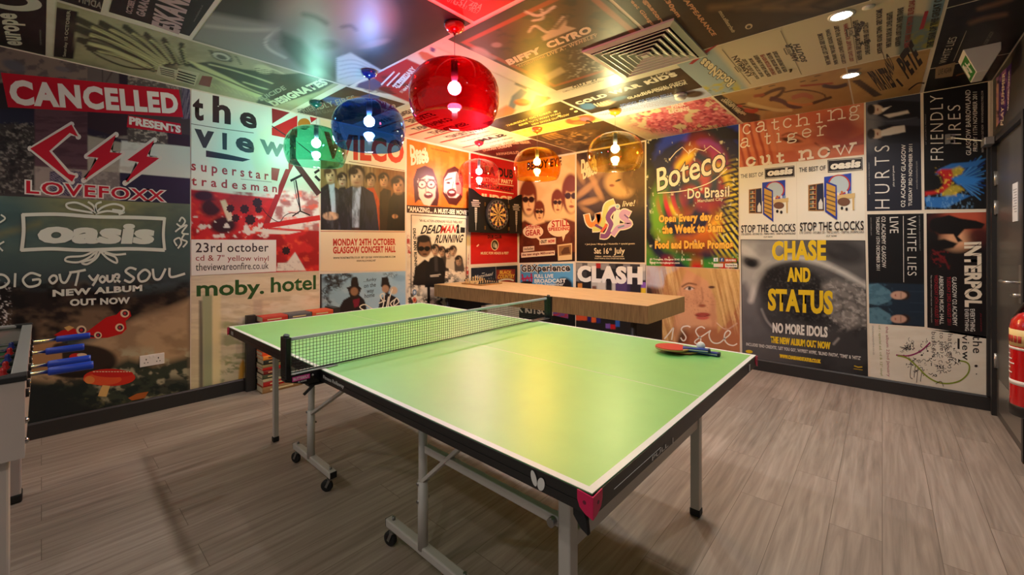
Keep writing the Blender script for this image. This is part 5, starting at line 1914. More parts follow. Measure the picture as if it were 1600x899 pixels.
# ---- sepia four heads
s = Sheet('B')
c = s.canvas([(811.5, 255.6), (898.5, 241), (898.5, 408.4), (811.5, 411)], 1.15)
c.fill((232, 196, 138))
c.noise((214, 172, 112), 40, 30, .45, .65, .6, 101)
SEP, SK = (112, 50, 24), (232, 188, 130)


def sepia(x, y, rx, ry, glasses=True, hair=1.25, long=1.0):
    px, py = K([(x, y)])[0]
    rx, ry = rx / 3.459, ry / 3.459
    c.ell(px, py - ry * .15, rx * hair, ry * 1.05 * long, SEP, .2)
    c.ell(px + rx * .08, py + ry * .15, rx * .82, ry * .85, SK, .2)
    c.ell(px, py - ry * .6, rx * 1.0, ry * .38, SEP, .4)
    if glasses:
        c.ell(px - rx * .38, py - ry * .02, rx * .42, ry * .2, (44, 18, 12), .2)
        c.ell(px + rx * .45, py - ry * .02, rx * .42, ry * .2, (44, 18, 12), .2)
        c.line([(px - rx * .9, py - ry * .08), (px + rx * .95, py - ry * .08)], (44, 18, 12), 1.2, .8)
    c.ell(px + rx * .1, py + ry * .62, rx * .36, ry * .08, (150, 74, 46), .5)
    c.line([(px + rx * .1, py + ry * .1), (px + rx * .02, py + ry * .36), (px + rx * .2, py + ry * .4)], (176, 110, 66), 1, .8)


c.pol(K([(35, 680), (35, 450), (70, 430), (120, 460), (180, 440), (230, 430), (290, 420), (345, 440), (345, 680)]), (104, 48, 24), 3)
c.noise((70, 26, 14), 14, 12, .5, .64, .7, 103, c.box(810, 345, 900, 412, 4))
sepia(147, 385, 24, 52)
sepia(245, 335, 26, 62)
sepia(88, 320, 38, 84, long=1.15)
sepia(318, 300, 40, 90, long=1.15)
c.pol(K([(35, 620), (345, 600), (345, 680), (35, 680)]), (40, 16, 12), 3)
c.done()
s.text('BEADY EYE', (824, 266.6), (877.5, 258.6), (824, 254), (70, 34, 20), .05)
s.ell(833, 362, 16, 10.5, (240, 214, 174)).poly([(836, 370), (842, 370), (845, 378)], (240, 214, 174))
s.ell(873, 356, 17.5, 14, (240, 214, 174)).poly([(878, 368), (884, 366), (880, 378)], (240, 214, 174))
s.text('Different', (822, 358.4), (844, 356.6), (822, 351.2), (178, 36, 30), .02)
s.text('GEAR', (821, 369), (845, 367.4), (821, 360), (178, 36, 30), .03)
s.text('STILL', (862, 355.6), (890, 353.6), (862, 345), (178, 36, 30), .03)
s.text('SPEEDING', (857, 361.4), (891, 360), (857, 356), (178, 36, 30), .04)
s.poly([(843, 374), (868.5, 371.6), (868.5, 381.4), (843, 383)], (234, 216, 184))
s.text('OUT', (845, 380.8), (854.5, 380.2), (845, 375.6), (30, 22, 20), .06)
s.text('NOW', (856.5, 380), (867, 379), (856.5, 375), (180, 34, 28), .06)
s.poly([(817.5, 386), (835, 384.6), (835, 391.6), (817.5, 393.6)], (234, 216, 184))
s.text('includes', (819, 391.6), (833.5, 390.4), (819, 387), (60, 30, 24), .02)
s.poly([(814.5, 395.2), (867, 391.6), (867, 399), (814.5, 403)], (234, 216, 184))
s.text('the new single Millionaire', (816, 401.4), (865.5, 397.6), (816, 396.8), (120, 34, 28), .04)
s.poly([(871, 383), (894, 380), (894, 406), (872, 407.4)], (228, 200, 150))
s.poly([(873, 385), (892.5, 382.4), (892.5, 398), (873.6, 400)], (150, 110, 70))
s.poly([(877, 394), (882, 387), (889, 386), (891, 396), (878, 398)], (92, 60, 40))
s.build('sepia poster of four heads in dark glasses with cream speech bubbles')

# ---- blue broadcast poster
s = Sheet('B')
s.flat([(811.2, 411.8), (897.6, 409.8), (897.6, 478), (811.2, 470)], (236, 226, 206))
c = s.canvas([(813, 413.6), (895.8, 411.8), (895.8, 476), (813, 468)], 2)
c.grad((813, 430), (896, 430), (84, 152, 204), (98, 168, 214))
c.ell(881, 447, 14, 13, (30, 28, 34), .3)
c.done()
s.text('GBXperience', (814.8, 428.2), (890.4, 427.4), (814.8, 414.6), (44, 34, 38), .03, edge=(240, 232, 214), ew=.06)
s.text('FULL LIVE', (835, 434.8), (864.6, 434.4), (835, 429), (240, 236, 226), .04)
s.text('BROADCAST', (835, 442.4), (884.2, 442), (835, 436.2), (240, 236, 226), .04)
for P in ([(816, 429), (818, 440)], [(820, 441), (824, 431), (828, 441)], [(830, 428), (831, 440)], [(815, 436), (832, 434)]):
    s.stroke(P, 2.4, (196, 40, 84), False)
s.ell(823, 442, 9, 2.6, (40, 34, 40))
s.text('Saturday 24th September', (814, 449.4), (881, 448), (814, 443.6), (240, 236, 226), .02)
s.build('light blue poster with outlined lettering behind the bar counter')

# ---- strip below the blue poster, seen under the counter
s = Sheet('B')
s.flat([(811.2, 470), (899, 478), (899, 540), (811.2, 525)], (22, 19, 20))
s.text('PUNK KITSCH', (786, 485.4), (864, 493.8), (786, 474.6), (214, 204, 186), .05)
c = s.canvas([(864, 487), (888, 490), (888, 498), (864, 493)], 1)
c.fill((110, 74, 130))
c.noise((176, 40, 40), 6, 2, .45, .6, .9, 105)
c.done()
s.build('black poster with broken white lettering low under the bar counter')

# ---- dark concert-crowd poster
s = Sheet('B')
s.flat([(900, 239), (1008.6, 220), (1008.6, 411.6), (900, 409.4)], (226, 206, 172))
c = s.canvas([(901, 240.4), (1007.6, 221.6), (1007.6, 410.4), (901, 408.2)], 1.15)
c.fill((40, 28, 18))
TAN = (196, 150, 92)
c.mix((96, 68, 36), .9 * np.clip((345 - c.y) / 60, 0, 1))
c.noise((36, 24, 14), 22, 18, .48, .64, .8, 111, c.box(900, 215, 1009, 350, 20))
for x, y, rx, ry, ro in ((916, 296, 22, 5, -40), (924, 276, 20, 4.5, 60), (921, 315, 16, 5, -15), (905, 268, 18, 5, 70), (938, 262, 10, 14, 20), (962, 245, 8, 14, 10), (990, 244, 14, 16, 0), (918, 330, 12, 4, 30), (935, 300, 14, 4.5, 60), (985, 262, 22, 7, 20)):
    c.ell(x, y, rx, ry, TAN, .8, .75, ro)
c.ell(985, 290, 30, 34, (70, 46, 26), .5, .9, 20)
c.ell(968, 288, 20, 24, (210, 168, 110), .4, .95, -60)
c.ell(990, 278, 22, 20, (92, 60, 32), .5, .9, 20)
c.ell(966, 282, 5, 1.6, (60, 36, 22), .5, 1, -20)
c.ell(956, 290, 4, 2, (150, 80, 56), .5)
c.noise((120, 82, 44), 4, 12, .55, .68, .6, 113, c.box(975, 262, 1009, 320, 10))
c.mix((24, 18, 14), np.clip((c.y - 318) / 34, 0, 1))
c.done()
s.text('Death', (908, 272), (932, 264), (908, 250), (236, 214, 170), .07)
s.text('Disco', (911, 281), (934, 271), (910, 267), (236, 214, 170), .07)
LOGO = [([(917, 337), (920, 348), (926, 352), (934, 344), (935, 334), (938, 348), (944, 352)], (226, 140, 60)),
        ([(928, 358), (938, 356), (944, 342), (948, 322), (958, 316)], (200, 206, 120)),
        ([(940, 369), (948, 368), (955, 352), (950, 340), (957, 328), (965, 326)], (128, 78, 140)),
        ([(958, 362), (962, 352), (964, 338), (966, 330)], (206, 226, 214)),
        ([(983, 334), (975, 331), (971, 338), (978, 344), (984, 350), (976, 354), (966, 356), (958, 366)], (196, 160, 206))]
for P, col in LOGO:
    s.stroke(P, 11, (236, 226, 206))
for P, col in LOGO:
    s.stroke(P, 7.5, col)
s.stroke([(931, 352), (940, 357)], 4, (110, 60, 120), False)
s.stroke([(940, 362), (948, 352)], 4, (214, 96, 70), False)
s.stroke([(976, 336), (982, 341)], 2.5, (120, 90, 160), False)
s.stroke([(966, 356), (975, 353)], 2.5, (110, 140, 180), False)
s.ell(965, 322.6, 4.2, 4, (236, 226, 206)).ell(965, 322.6, 2.6, 2.5, (150, 190, 200))
s.text('live!', (972.4, 323.4), (991, 322), (974.4, 314), (236, 220, 184), .01)
s.text('+ Jack Jones / Mingo-go / Nuttwillis + special guests', (914, 383.8), (992, 382.8), (914, 380.6), (230, 214, 180), .015)
s.text('Sat 16', (928.4, 396.6), (951, 397), (928.4, 387.6), (238, 224, 192), .02)
s.text('th', (952, 391.6), (956, 391.6), (952, 387.4), (238, 224, 192), .02)
s.text('July', (959.4, 399.4), (976.4, 399.4), (959.4, 387.6), (238, 224, 192), .02)
s.text('7:00pm  ARCHES, GLASGOW', (930, 402.2), (975, 402.6), (930, 399.8), (226, 210, 176), .03)
s.text('TICKETS FROM ALL USUAL OUTLETS AND ONLINE', (929, 405), (976, 405.4), (929, 403), (226, 210, 176), .02)
s.build('dark sepia concert-crowd poster with puffy multicoloured logo letters')

# ---- pixel poster
s = Sheet('B')
c = s.canvas([(900, 410.6), (1009.4, 413.4), (1009.4, 541), (900, 523)], 1.3)
c.fill((34, 31, 33))
SQ = [(900, 411, 910, 424, (150, 144, 136)), (910, 411, 918, 420, (96, 92, 92)), (918, 411, 931, 420, (180, 172, 160)), (931, 411, 939, 419, (178, 44, 36)), (939, 412, 952, 422, (150, 144, 138)), (952, 412, 962, 420, (70, 66, 68)), (904, 424, 917, 441, (60, 58, 60)), (903, 443, 910, 452, (206, 132, 62)), (924, 438, 934, 456, (190, 182, 170)), (925, 447, 932, 454, (120, 78, 62)), (934, 439, 947, 458, (206, 196, 182)), (947, 441, 956, 450, (30, 28, 30)), (947, 446, 954, 456, (44, 40, 42)), (956, 440, 962, 458, (196, 188, 176)), (962, 436, 980, 460, (84, 62, 104)), (980, 440, 988, 460, (60, 44, 78)), (974, 413, 985, 424, (128, 122, 126)), (985, 413, 1002, 420, (60, 56, 60)), (985, 440, 1002, 462, (40, 36, 42)), (1002, 441, 1009.4, 450, (140, 92, 176)), (1002, 450, 1009.4, 462, (232, 190, 44)), (1000, 413, 1009, 424, (206, 198, 190)), (996, 424, 1009, 438, (170, 164, 160)), (900, 424, 905, 440, (120, 114, 110)),
      (891, 492, 895.6, 499, (96, 158, 210)), (898, 492.6, 917.4, 501, (214, 84, 46)), (918, 495, 924, 503, (40, 34, 96)), (924.4, 496, 931.6, 504, (222, 96, 44)), (932, 497, 938.6, 505, (44, 40, 110)), (961.4, 500.4, 968.4, 511, (48, 92, 178)), (946, 506, 953.4, 513.4, (120, 84, 170)), (954, 507.4, 961.4, 514.6, (186, 28, 36))]
for x0, y0, x1, y1, col in SQ:
    c.mix(col, c.box(x0, y0, x1, y1, .8))
c.done()
s.text('CLASH', (902.6, 440.6), (1003.6, 445.4), (902.6, 415), (238, 232, 220), .05, 1.04, fat=1.2)
s.build('black poster of coloured squares with thick white lettering behind the bar')

# ---- carnival colours poster
s = Sheet('B')
c = s.canvas([(1010, 219.4), (1154, 194), (1154.2, 420.6), (1010, 415.2)], 1.25)
c.fill((24, 26, 60))
cx0, cy0 = 1092, 300
ang = np.arctan2(c.y - cy0, c.x - cx0)
rad = np.hypot(c.x - cx0, (c.y - cy0) * .8)
sw = np.sin(rad * .16 + ang * 3 + 3 * fbm(c.x / 40, c.y / 40, 121))
sw2 = np.sin(rad * .09 - ang * 4 + 4 * fbm(c.x / 50, c.y / 50, 123))
c.mix((34, 60, 170), np.clip(sw * 1.4, 0, 1) * np.clip((250 - c.y) / 70 + .4, 0, 1))
c.mix((14, 12, 20), np.clip(sw2 * 1.5 - .3, 0, 1))
c.mix((206, 30, 30), np.clip(1.25 - np.hypot((c.x - 1100) / 44, (c.y - 275) / 62), 0, 1) * np.clip(.55 + sw * .6, 0, 1))
c.mix((232, 128, 28), np.clip(1.2 - np.hypot((c.x - 1088) / 40, (c.y - 250) / 26), 0, 1) * np.clip(.3 + sw2, 0, 1))
c.mix((240, 206, 50), np.clip(1.1 - np.abs(rad - 46) / 7, 0, 1) * np.clip(.2 + sw2, 0, 1))
c.mix((110, 168, 40), np.clip(1.4 - np.hypot((c.x - 1024) / 34, (c.y - 352) / 66), 0, 1) * np.clip(.6 + .7 * sw, 0, 1))
c.mix((236, 206, 40), np.clip(1.3 - np.hypot((c.x - 1146) / 13, (c.y - 300) / 46), 0, 1) * np.clip(.4 + np.sin(c.y * .8 + c.x * .2), 0, 1))
c.mix((238, 120, 30), np.clip(1.1 - np.hypot((c.x - 1096) / 70, (c.y - 360) / 40), 0, 1) * np.clip(.4 + sw2, 0, 1) * .8)
c.mix((214, 34, 60), np.clip(1.2 - np.hypot((c.x - 1046) / 22, (c.y - 322) / 22), 0, 1) * np.clip(.5 + np.sin(rad * .5), 0, 1))
c.mix((238, 214, 60), np.clip(1.3 - np.hypot((c.x - 1140) / 26, (c.y - 372) / 46), 0, 1) * np.clip(.5 + np.sin(c.x * .7 - c.y * .5), 0, 1))
c.mix((60, 140, 44), np.clip((c.y - 392) / 20, 0, 1) * np.clip(.5 + sw, 0, 1))
c.mix((196, 30, 24), np.clip((c.y - 396) / 20, 0, 1) * np.clip(.2 + np.sin(c.x * .14), 0, 1))
c.mix((26, 22, 34), .35 * np.clip(.9 - np.hypot((c.x - 1086) / 66, (c.y - 276) / 46), 0, 1))
c.noise((246, 240, 200), 5, 9, .72, .78, .6, 125)
for i in range(9):
    c.line([(1128, 262 + i * 13), (1142, 258 + i * 13), (1154, 266 + i * 13)], (30, 22, 20), 2.2, 1)
c.done()
CW = (240, 226, 198)
s.stroke([(1046, 250), (1056, 238), (1066, 230), (1076, 240), (1086, 232), (1100, 236), (1110, 228), (1126, 240)], 1.2, CW, False)
s.stroke([(1028, 302), (1070, 298), (1110, 285), (1136, 264)], 1.4, CW)
s.text('Boteco', (1027, 300), (1134, 266), (1026, 264), CW, .012, .95, edge=(30, 24, 40), ew=.03)
s.text('Do Brasil', (1074.4, 311), (1139.6, 307.6), (1074.4, 295), CW, .02, edge=(30, 24, 30), ew=.03)
s.text('Merchant City', (1090, 318.4), (1130, 315), (1090, 311.6), (220, 206, 170), .02)
OR, OE = (246, 190, 76), (128, 60, 20)
s.text('Open Every day of', (1029.6, 351), (1129, 348), (1029.6, 336), OR, .06, edge=OE, ew=.04)
s.text('the Week to 3am', (1034.6, 366), (1129, 363), (1034.6, 352.4), OR, .06, edge=OE, ew=.04)
s.text('Food and Drinks Promos', (1023.5, 389), (1145.5, 389), (1023.5, 376.6), OR, .06, edge=OE, ew=.04)
s.text('62 Trongate, Glasgow 0141 548 1330', (1015.6, 407.4), (1080.5, 408.4), (1015.6, 403.6), (240, 236, 226), .03)
s.text('www.botecoglasgow.com', (1015.6, 412.6), (1062, 413.4), (1015.6, 408.8), (240, 236, 226), .03)
for x0, y0, w, h, col in ((1115, 403, 7, 6, (226, 232, 236)), (1124.5, 403, 7, 6, (56, 88, 150)), (1133, 404, 18, 5.5, (190, 40, 36)), (1115, 412, 15, 5.5, (226, 214, 206)), (1133, 412, 19, 6, (238, 234, 224))):
    s.rect(x0, y0, x0 + w, y0 + h, col)
s.text('f', (1127, 408.4), (1129, 408.4), (1127, 403.8), (236, 236, 236), .05)
s.text('t', (1117.5, 408.4), (1119.5, 408.4), (1117.5, 403.8), (60, 150, 200), .05)
s.text('BRAHMA', (1134, 408.6), (1150, 408.8), (1134, 405), (240, 230, 220), .04)
s.text('Sagatiba', (1134.4, 417.2), (1151, 417.4), (1134.4, 413), (60, 40, 34), .02)
s.build('carnival-coloured swirling poster with large cream and orange lettering')

# ---- woman with blonde hair
s = Sheet('B')
c = s.canvas([(1010.4, 415.6), (1156, 421.4), (1156, 561.4), (1010.4, 540.4)], 1.2)
c.fill((214, 152, 108))
c.pol([(1008, 414), (1060, 416), (1050, 440), (1030, 452), (1008, 450)], (196, 192, 200), 8)
c.pol([(1008, 446), (1036, 452), (1050, 470), (1040, 545), (1008, 545)], (50, 36, 30), 8)
c.ell(1090, 476, 38, 52, (222, 164, 120), .4)
c.pol([(1070, 520), (1120, 512), (1158, 470), (1158, 570), (1060, 560)], (186, 116, 78), 8)
c.ell(1066, 540, 9, 26, (40, 26, 20), .7, .9, 8)
c.ell(1078, 540, 12, 22, (160, 84, 52), .8, .7)
HL, HD = (236, 200, 136), (168, 112, 62)
c.pol([(1040, 430), (1066, 418), (1072, 424), (1054, 470), (1052, 540), (1030, 536), (1034, 470)], (206, 158, 98), 4)
c.pol([(1072, 420), (1120, 418), (1157, 424), (1157, 470), (1140, 500), (1122, 520), (1118, 470), (1106, 440)], (214, 170, 106), 4)
stn = 5 * (fbm((c.x - .22 * c.y) / 3.4, c.y / 46, 131) - .5)
hm = np.clip(1.3 - np.abs(c.x - 1048 + (c.y - 430) * .1) / 18, 0, 1)
hm2 = np.clip((c.x - 1104 - (c.y - 420) * .22) / 8, 0, 1) * np.clip((525 - c.y) / 26, 0, 1)
c.mix(HD, hm * np.clip(stn, 0, 1) * .8)
c.mix(HL, hm * np.clip(-stn, 0, 1) * .8)
c.mix(HD, hm2 * np.clip(stn - .2, 0, 1) * .7)
c.mix(HL, hm2 * np.clip(-stn, 0, 1) * .8)
c.line([(1066, 448), (1076, 443), (1088, 445)], (120, 72, 44), 2.4, 2)
c.ell(1077, 451, 6.6, 2.8, (240, 220, 200), .3)
c.ell(1077.5, 451, 2.7, 2.6, (60, 56, 56), .3)
c.line([(1069, 452), (1076, 448), (1085, 451)], (70, 40, 30), 1.3, 1)
c.ell(1112, 449, 5, 2, (90, 56, 44), .5)
c.line([(1096, 450), (1098, 468), (1094, 476)], (170, 104, 72), 2, 3, .7)
c.ell(1097, 478, 6, 2.4, (158, 90, 62), .7)
c.ell(1098, 492, 12, 3.4, (176, 74, 62), .4)
c.ell(1098, 496.5, 10, 3.4, (206, 100, 84), .4)
c.line([(1087, 493.4), (1098, 494.6), (1109, 493)], (96, 34, 30), 1.1, 1)
c.ell(1092, 516, 20, 6, (168, 98, 64), .9, .7)
c.line([(1120, 505), (1135, 515), (1152, 505)], (236, 216, 200), .8, .8)
c.noise((182, 116, 80), 12, 30, .5, .7, .35, 133)
c.noise((168, 104, 70), 1.8, 1.8, .62, .68, .6, 135, np.clip(1.3 - np.hypot((c.x - 1090) / 30, (c.y - 470) / 20), 0, 1))
c.done()
K = lambda P: [(1000 + x / 7.273, 500 + y / 7.273) for x, y in P]
HWT = (240, 228, 212)
for P in ([(280, 215), (330, 155), (378, 92), (372, 150), (360, 226)], [(570, 82), (540, 70), (490, 80), (470, 112), (495, 150), (522, 195), (510, 232), (485, 235), (464, 205)],
          [(735, 98), (700, 78), (655, 95), (634, 130), (655, 175), (690, 215), (680, 262), (645, 272), (622, 255), (640, 228), (700, 190), (760, 150), (800, 122)],
          [(800, 122), (785, 165), (795, 215), (825, 255), (870, 268), (915, 255), (955, 220)], [(955, 218), (1005, 182), (1028, 145), (1005, 122), (972, 145), (958, 190), (968, 240), (1005, 278), (1060, 292), (1102, 272)]):
    s.stroke(K(P), 2.1, HWT)
s.build('close-up poster of a freckled blonde woman with white handwriting')

# ---- tiger typewriter poster
s = Sheet('B')
c = s.canvas([(1156, 191), (1349.8, 159), (1350, 241.8), (1155.6, 261.6)], 1.5)
c.fill((190, 100, 72))
c.noise((212, 132, 96), 60, 20, .45, .65, .6, 141)
hs = np.sin(c.x * .55 - c.y * .12 + 5 * fbm(c.x / 26, c.y / 70, 143))
hm = np.clip((1212 - c.x + (c.y - 200) * .2) / 26, 0, 1)
c.mix((150, 54, 34), hm * np.clip(hs, 0, 1) * .9)
c.mix((214, 120, 76), hm * np.clip(-hs, 0, 1) * .6)
c.ell(1236, 219, 16, 3.6, (60, 30, 24), .6, .95, 8)
c.line([(1222, 212), (1236, 208), (1258, 216)], (120, 54, 38), 2.2, 3)
c.ell(1310, 204, 34, 22, (126, 62, 66), 1.0, .8, -12)
c.line([(1274, 224), (1288, 232), (1310, 230), (1350, 224)], (120, 56, 44), 2.4, 3)
c.pol([(1290, 214), (1318, 222), (1350, 208), (1350, 222), (1312, 230)], (150, 66, 60), 4, .7)
c.ell(1276, 236, 26, 8, (214, 140, 108), .9, .7)
c.mix((226, 176, 140), .5 * np.clip(1 - np.hypot((c.x - 1345) / 22, (c.y - 176) / 26), 0, 1))
c.done()
TW = (236, 222, 206)
sl = -.17
for ch, x0, x1, yt, yb in (('c', 1161, 1173.6, 196, 210), ('a', 1181.4, 1197.6, 192.4, 206.4), ('t', 1205, 1217.4, 192, 203), ('c', 1224, 1237.6, 186.6, 200.2), ('h', 1245, 1264.6, 186, 197.4), ('i', 1274.5, 1286, 178.8, 192.6), ('n', 1294.6, 1320.6, 173.4, 188.6), ('g', 1326.6, 1343.2, 167.4, 182),
                           ('a', 1157.2, 1171.6, 217.6, 230.8), ('t', 1194.6, 1204.4, 213.8, 225.4), ('i', 1212.8, 1221, 209.4, 222.6), ('g', 1229.6, 1245.4, 210.2, 220), ('e', 1253.6, 1267, 203, 215.2), ('r', 1277, 1292, 198.6, 212.4)):
    s.slab(ch, x0, x1, yt, yb, 1.9, TW, sl)
for ch, x0, x1, yt, yb in (('o', 1167, 1179.6, 248, 259.6), ('u', 1188.6, 1205, 246, 257.4), ('t', 1213.6, 1225, 244.4, 254), ('n', 1249.6, 1270.4, 237.4, 250), ('o', 1279, 1295.6, 233, 246.6), ('w', 1304, 1336, 229.4, 243.4)):
    s.slab(ch, x0, x1, yt, yb, 3.6, TW, sl)
s.build('red-brown close-up face poster with white typewriter lettering')

# ---- white twin poster
K = lambda P: [(1140 + x / 3.748, 140 + y / 3.748) for x, y in P]
s = Sheet('B')
s.flat([(1155.4, 262.6), (1350.6, 243.2), (1351.6, 375.8), (1157, 374.2)], (228, 222, 208))
s.stroke([(1244.6, 254), (1245.4, 374)], .5, (206, 198, 182), False)
CKD = (34, 30, 32)


def clocks(F, bl, br, tl, box, obl, obr, otl, sbl, sbr, stl, l2):
    s.text('THE BEST OF', bl, br, tl, CKD, .012)
    s.poly(box, CKD)
    m_ = [sum(p[i] for p in box) / 4 for i in (0, 1)]
    inn = [(m_[0] + (p[0] - m_[0]) * .955, m_[1] + (p[1] - m_[1]) * .86) for p in box]
    s.stroke(inn, .8, (214, 208, 196), False, True)
    s.text('oasis', obl, obr, otl, (232, 226, 212), .045, fat=.9)
    # generic cupboard with an open blue door beside a side table
    s.poly(F([(0, .20), (.32, .17), (.34, .80), (0, .80)]), (150, 106, 58))
    s.poly(F([(.03, .22), (.16, .20), (.16, .78), (.03, .78)]), (60, 40, 30))
    s.poly(F([(.18, .20), (.32, .18), (.33, .78), (.18, .78)]), (34, 40, 62))
    for v in (.30, .41, .52, .63, .72):
        s.poly(F([(.03, v), (.16, v - .005), (.16, v + .015), (.03, v + .02)]), (196, 150, 84))
        for u in (.05, .09, .13):
            s.poly(F([(u, v - .06), (u + .022, v - .06), (u + .022, v), (u, v)]), ((206, 190, 160), (150, 60, 44), (120, 140, 130))[int(u * 100) % 3])
    s.poly(F([(.34, .04), (.92, 0), (.92, .42), (.34, .50)]), (38, 66, 168))
    P = F([(.66, .23)])[0]
    Q = F([(.90, .23)])[0]
    s.ell(P[0], P[1], (Q[0] - P[0]), (Q[0] - P[0]) * .9, (178, 56, 44))
    s.ell(P[0], P[1], (Q[0] - P[0]) * .86, (Q[0] - P[0]) * .8, (176, 190, 196))
    s.poly(F([(.56, .46), (1.0, .42), (1.0, .52), (.56, .56)]), (206, 176, 120))
    s.poly(F([(.94, .5), (.985, .5), (.985, .78), (.95, .78)]), (198, 166, 110))
    P = F([(.76, .60)])[0]
    s.ell(P[0], P[1], (Q[0] - P[0]) * .95, (Q[0] - P[0]) * .62, (112, 76, 58))
    for u, v, col in ((.64, .43, (226, 214, 190)), (.72, .40, (190, 110, 60)), (.82, .40, (206, 208, 214)), (.90, .40, (120, 150, 190)), (.72, .74, (30, 28, 30)), (.82, .76, (40, 36, 40)), (.62, .72, (222, 216, 206))):
        P = F([(u, v)])[0]
        s.ell(P[0], P[1], 2, 2.6, col, n=12)
    s.poly(F([(.36, .12), (.61, .24), (.62, 1.0), (.36, .82)]), (42, 60, 150))
    s.poly(F([(.39, .18), (.58, .27), (.585, .92), (.39, .78)]), (196, 150, 64))
    for v in (.32, .42, .52, .62, .72):
        s.poly(F([(.39, v), (.58, v + .07), (.58, v + .105), (.39, v + .03)]), (112, 84, 60))
    s.poly(F([(.22, .62), (.27, .52), (.31, .62), (.31, .76), (.22, .76)]), (214, 210, 202))
    s.text('STOP THE CLOCKS', sbl, sbr, stl, CKD, .015)
    s.text('LTD CD/DVD - DOUBLE CD - TRIPLE VINYL - DIGITAL DOWNLOAD', *l2[0], (70, 64, 62), .012)
    s.text('OUT NOW', *l2[1], (70, 64, 62), .012)


def frame(tl, tr, br, bl):
    def F(P):
        return [((1 - v) * ((1 - u) * tl[0] + u * tr[0]) + v * ((1 - u) * bl[0] + u * br[0]), (1 - v) * ((1 - u) * tl[1] + u * tr[1]) + v * ((1 - u) * bl[1] + u * br[1])) for u, v in P]
    return F


clocks(frame((1170, 284), (1232, 281), (1232, 348), (1170, 346)), (1157.4, 279), (1192.6, 275.6), (1157.4, 272.6), [(1194.7, 263.6), (1241.4, 258.9), (1241.8, 276.6), (1195.2, 280)],
       (1199, 275.6), (1237.6, 272), (1200.4, 265), (1158.2, 363.8), (1243, 362.2), (1158.2, 352.2), (((1158.2, 367.6), (1243.2, 366.6), (1158.2, 364.6)), ((1193.4, 371.8), (1207.6, 371.4), (1193.4, 369.4))))
clocks(frame((1263, 276), (1336, 270.4), (1336, 345), (1263, 343)), (1248.6, 269.6), (1290, 266.2), (1248.6, 262.4), [(1293, 250.2), (1347.6, 246), (1348.2, 266), (1293.6, 270.2)],
       (1297.4, 265.6), (1343.6, 261.6), (1299, 253.4), (1250, 361.2), (1349.6, 359.4), (1250, 348), (((1249.6, 365.6), (1350, 364.2), (1249.6, 362.2)), ((1291, 370.6), (1307.6, 370), (1291, 367.8))))
s.build('white twin poster with two cupboard pictures above the yellow-lettered dog poster')

# ---- grey bulldog poster
K = lambda P: [(1140 + x / 3.596, 350 + y / 3.596) for x, y in P]
s = Sheet('B')
s.flat([(1157.2, 374.4), (1352, 376), (1356.4, 590.4), (1160, 562.2)], (40, 40, 42))
c = s.canvas([(1158.2, 375.2), (1351.4, 376.8), (1355.4, 589), (1160.6, 561.2)], 1.4)
c.fill((106, 104, 104))
c.grad((1160, 470), (1300, 560), (116, 114, 116), (36, 36, 38))
c.pol(K([(60, 90), (330, 90), (250, 200), (170, 300), (130, 420), (90, 330), (60, 330)]), (170, 168, 166), 10)
c.ell(*K([(120, 215)])[0], 14, 9, (60, 58, 60), .7, 1, 20)
c.ell(*K([(122, 222)])[0], 7, 4.5, (24, 24, 26), .6, 1, 20)
c.ell(*K([(90, 150)])[0], 18, 7, (204, 202, 198), .8, .7, 30)
c.pol(K([(330, 90), (770, 90), (770, 330), (600, 240), (480, 190), (360, 200)]), (92, 90, 90), 8)
c.ell(*K([(640, 160)])[0], 34, 17, (34, 33, 35), .6, 1, 14)
c.ell(*K([(560, 130)])[0], 20, 7, (52, 50, 52), .7, .8, 20)
c.line(K([(150, 300), (200, 245), (290, 205), (390, 190), (500, 215), (620, 265), (770, 350)]), (196, 194, 190), 8, 8)
c.line(K([(170, 330), (220, 275), (300, 235), (390, 220)]), (70, 68, 70), 3, 5)
c.line(K([(120, 430), (150, 340), (190, 280)]), (206, 204, 200), 7, 8)
c.ell(*K([(360, 360)])[0], 56, 38, (30, 29, 31), .35, 1, 15)
c.ell(*K([(420, 440)])[0], 60, 34, (28, 27, 29), .5, 1, 25)
c.ell(*K([(260, 480)])[0], 24, 40, (44, 43, 45), .6, .9, -20)
c.noise((92, 90, 90), 3, 3, .55, .7, .5, 151, c.box(1200, 420, 1300, 500, 20))
c.pol(K([(520, 340), (600, 310), (700, 340), (770, 400), (770, 560), (680, 590), (580, 540), (540, 450)]), (124, 120, 118), 10)
for P in ([(540, 380), (620, 360), (720, 420)], [(570, 440), (650, 420), (760, 470)], [(590, 500), (660, 480), (760, 530)], [(600, 400), (640, 440), (620, 520)], [(680, 380), (720, 460), (740, 550)]):
    c.line(K(P), (66, 64, 64), 2.4, 4, .8)
c.noise((178, 174, 170), 5, 4, .54, .66, .6, 153, c.box(1290, 440, 1356, 515, 12))
c.line(K([(180, 480), (210, 545), (260, 600)]), (190, 188, 186), 2, 4, .8)
c.line(K([(585, 675), (612, 645)]), (190, 186, 182), 3, 3, .9)
c.noise((76, 74, 76), 60, 50, .45, .65, .4, 155)
c.done()
YE = (228, 192, 36)
s.text('CHASE', (1206.5, 407.4), (1290.5, 407.6), (1206.5, 377), YE, .04, fat=.6)
s.text('AND', (1230.3, 440.4), (1266, 441.4), (1230.3, 418), YE, .04, fat=.6)
s.text('STATUS', (1200.3, 485.6), (1301.4, 492.4), (1200.3, 450.8), YE, .04, fat=.6)
s.text('NO MORE IDOLS', (1207.4, 520), (1293, 527.8), (1207.4, 504.2), (226, 222, 214), .04, fat=.4)
s.text('THE NEW ALBUM OUT NOW', (1204.4, 536), (1297.4, 546.4), (1204.4, 525.4), YE, .04, fat=.6)
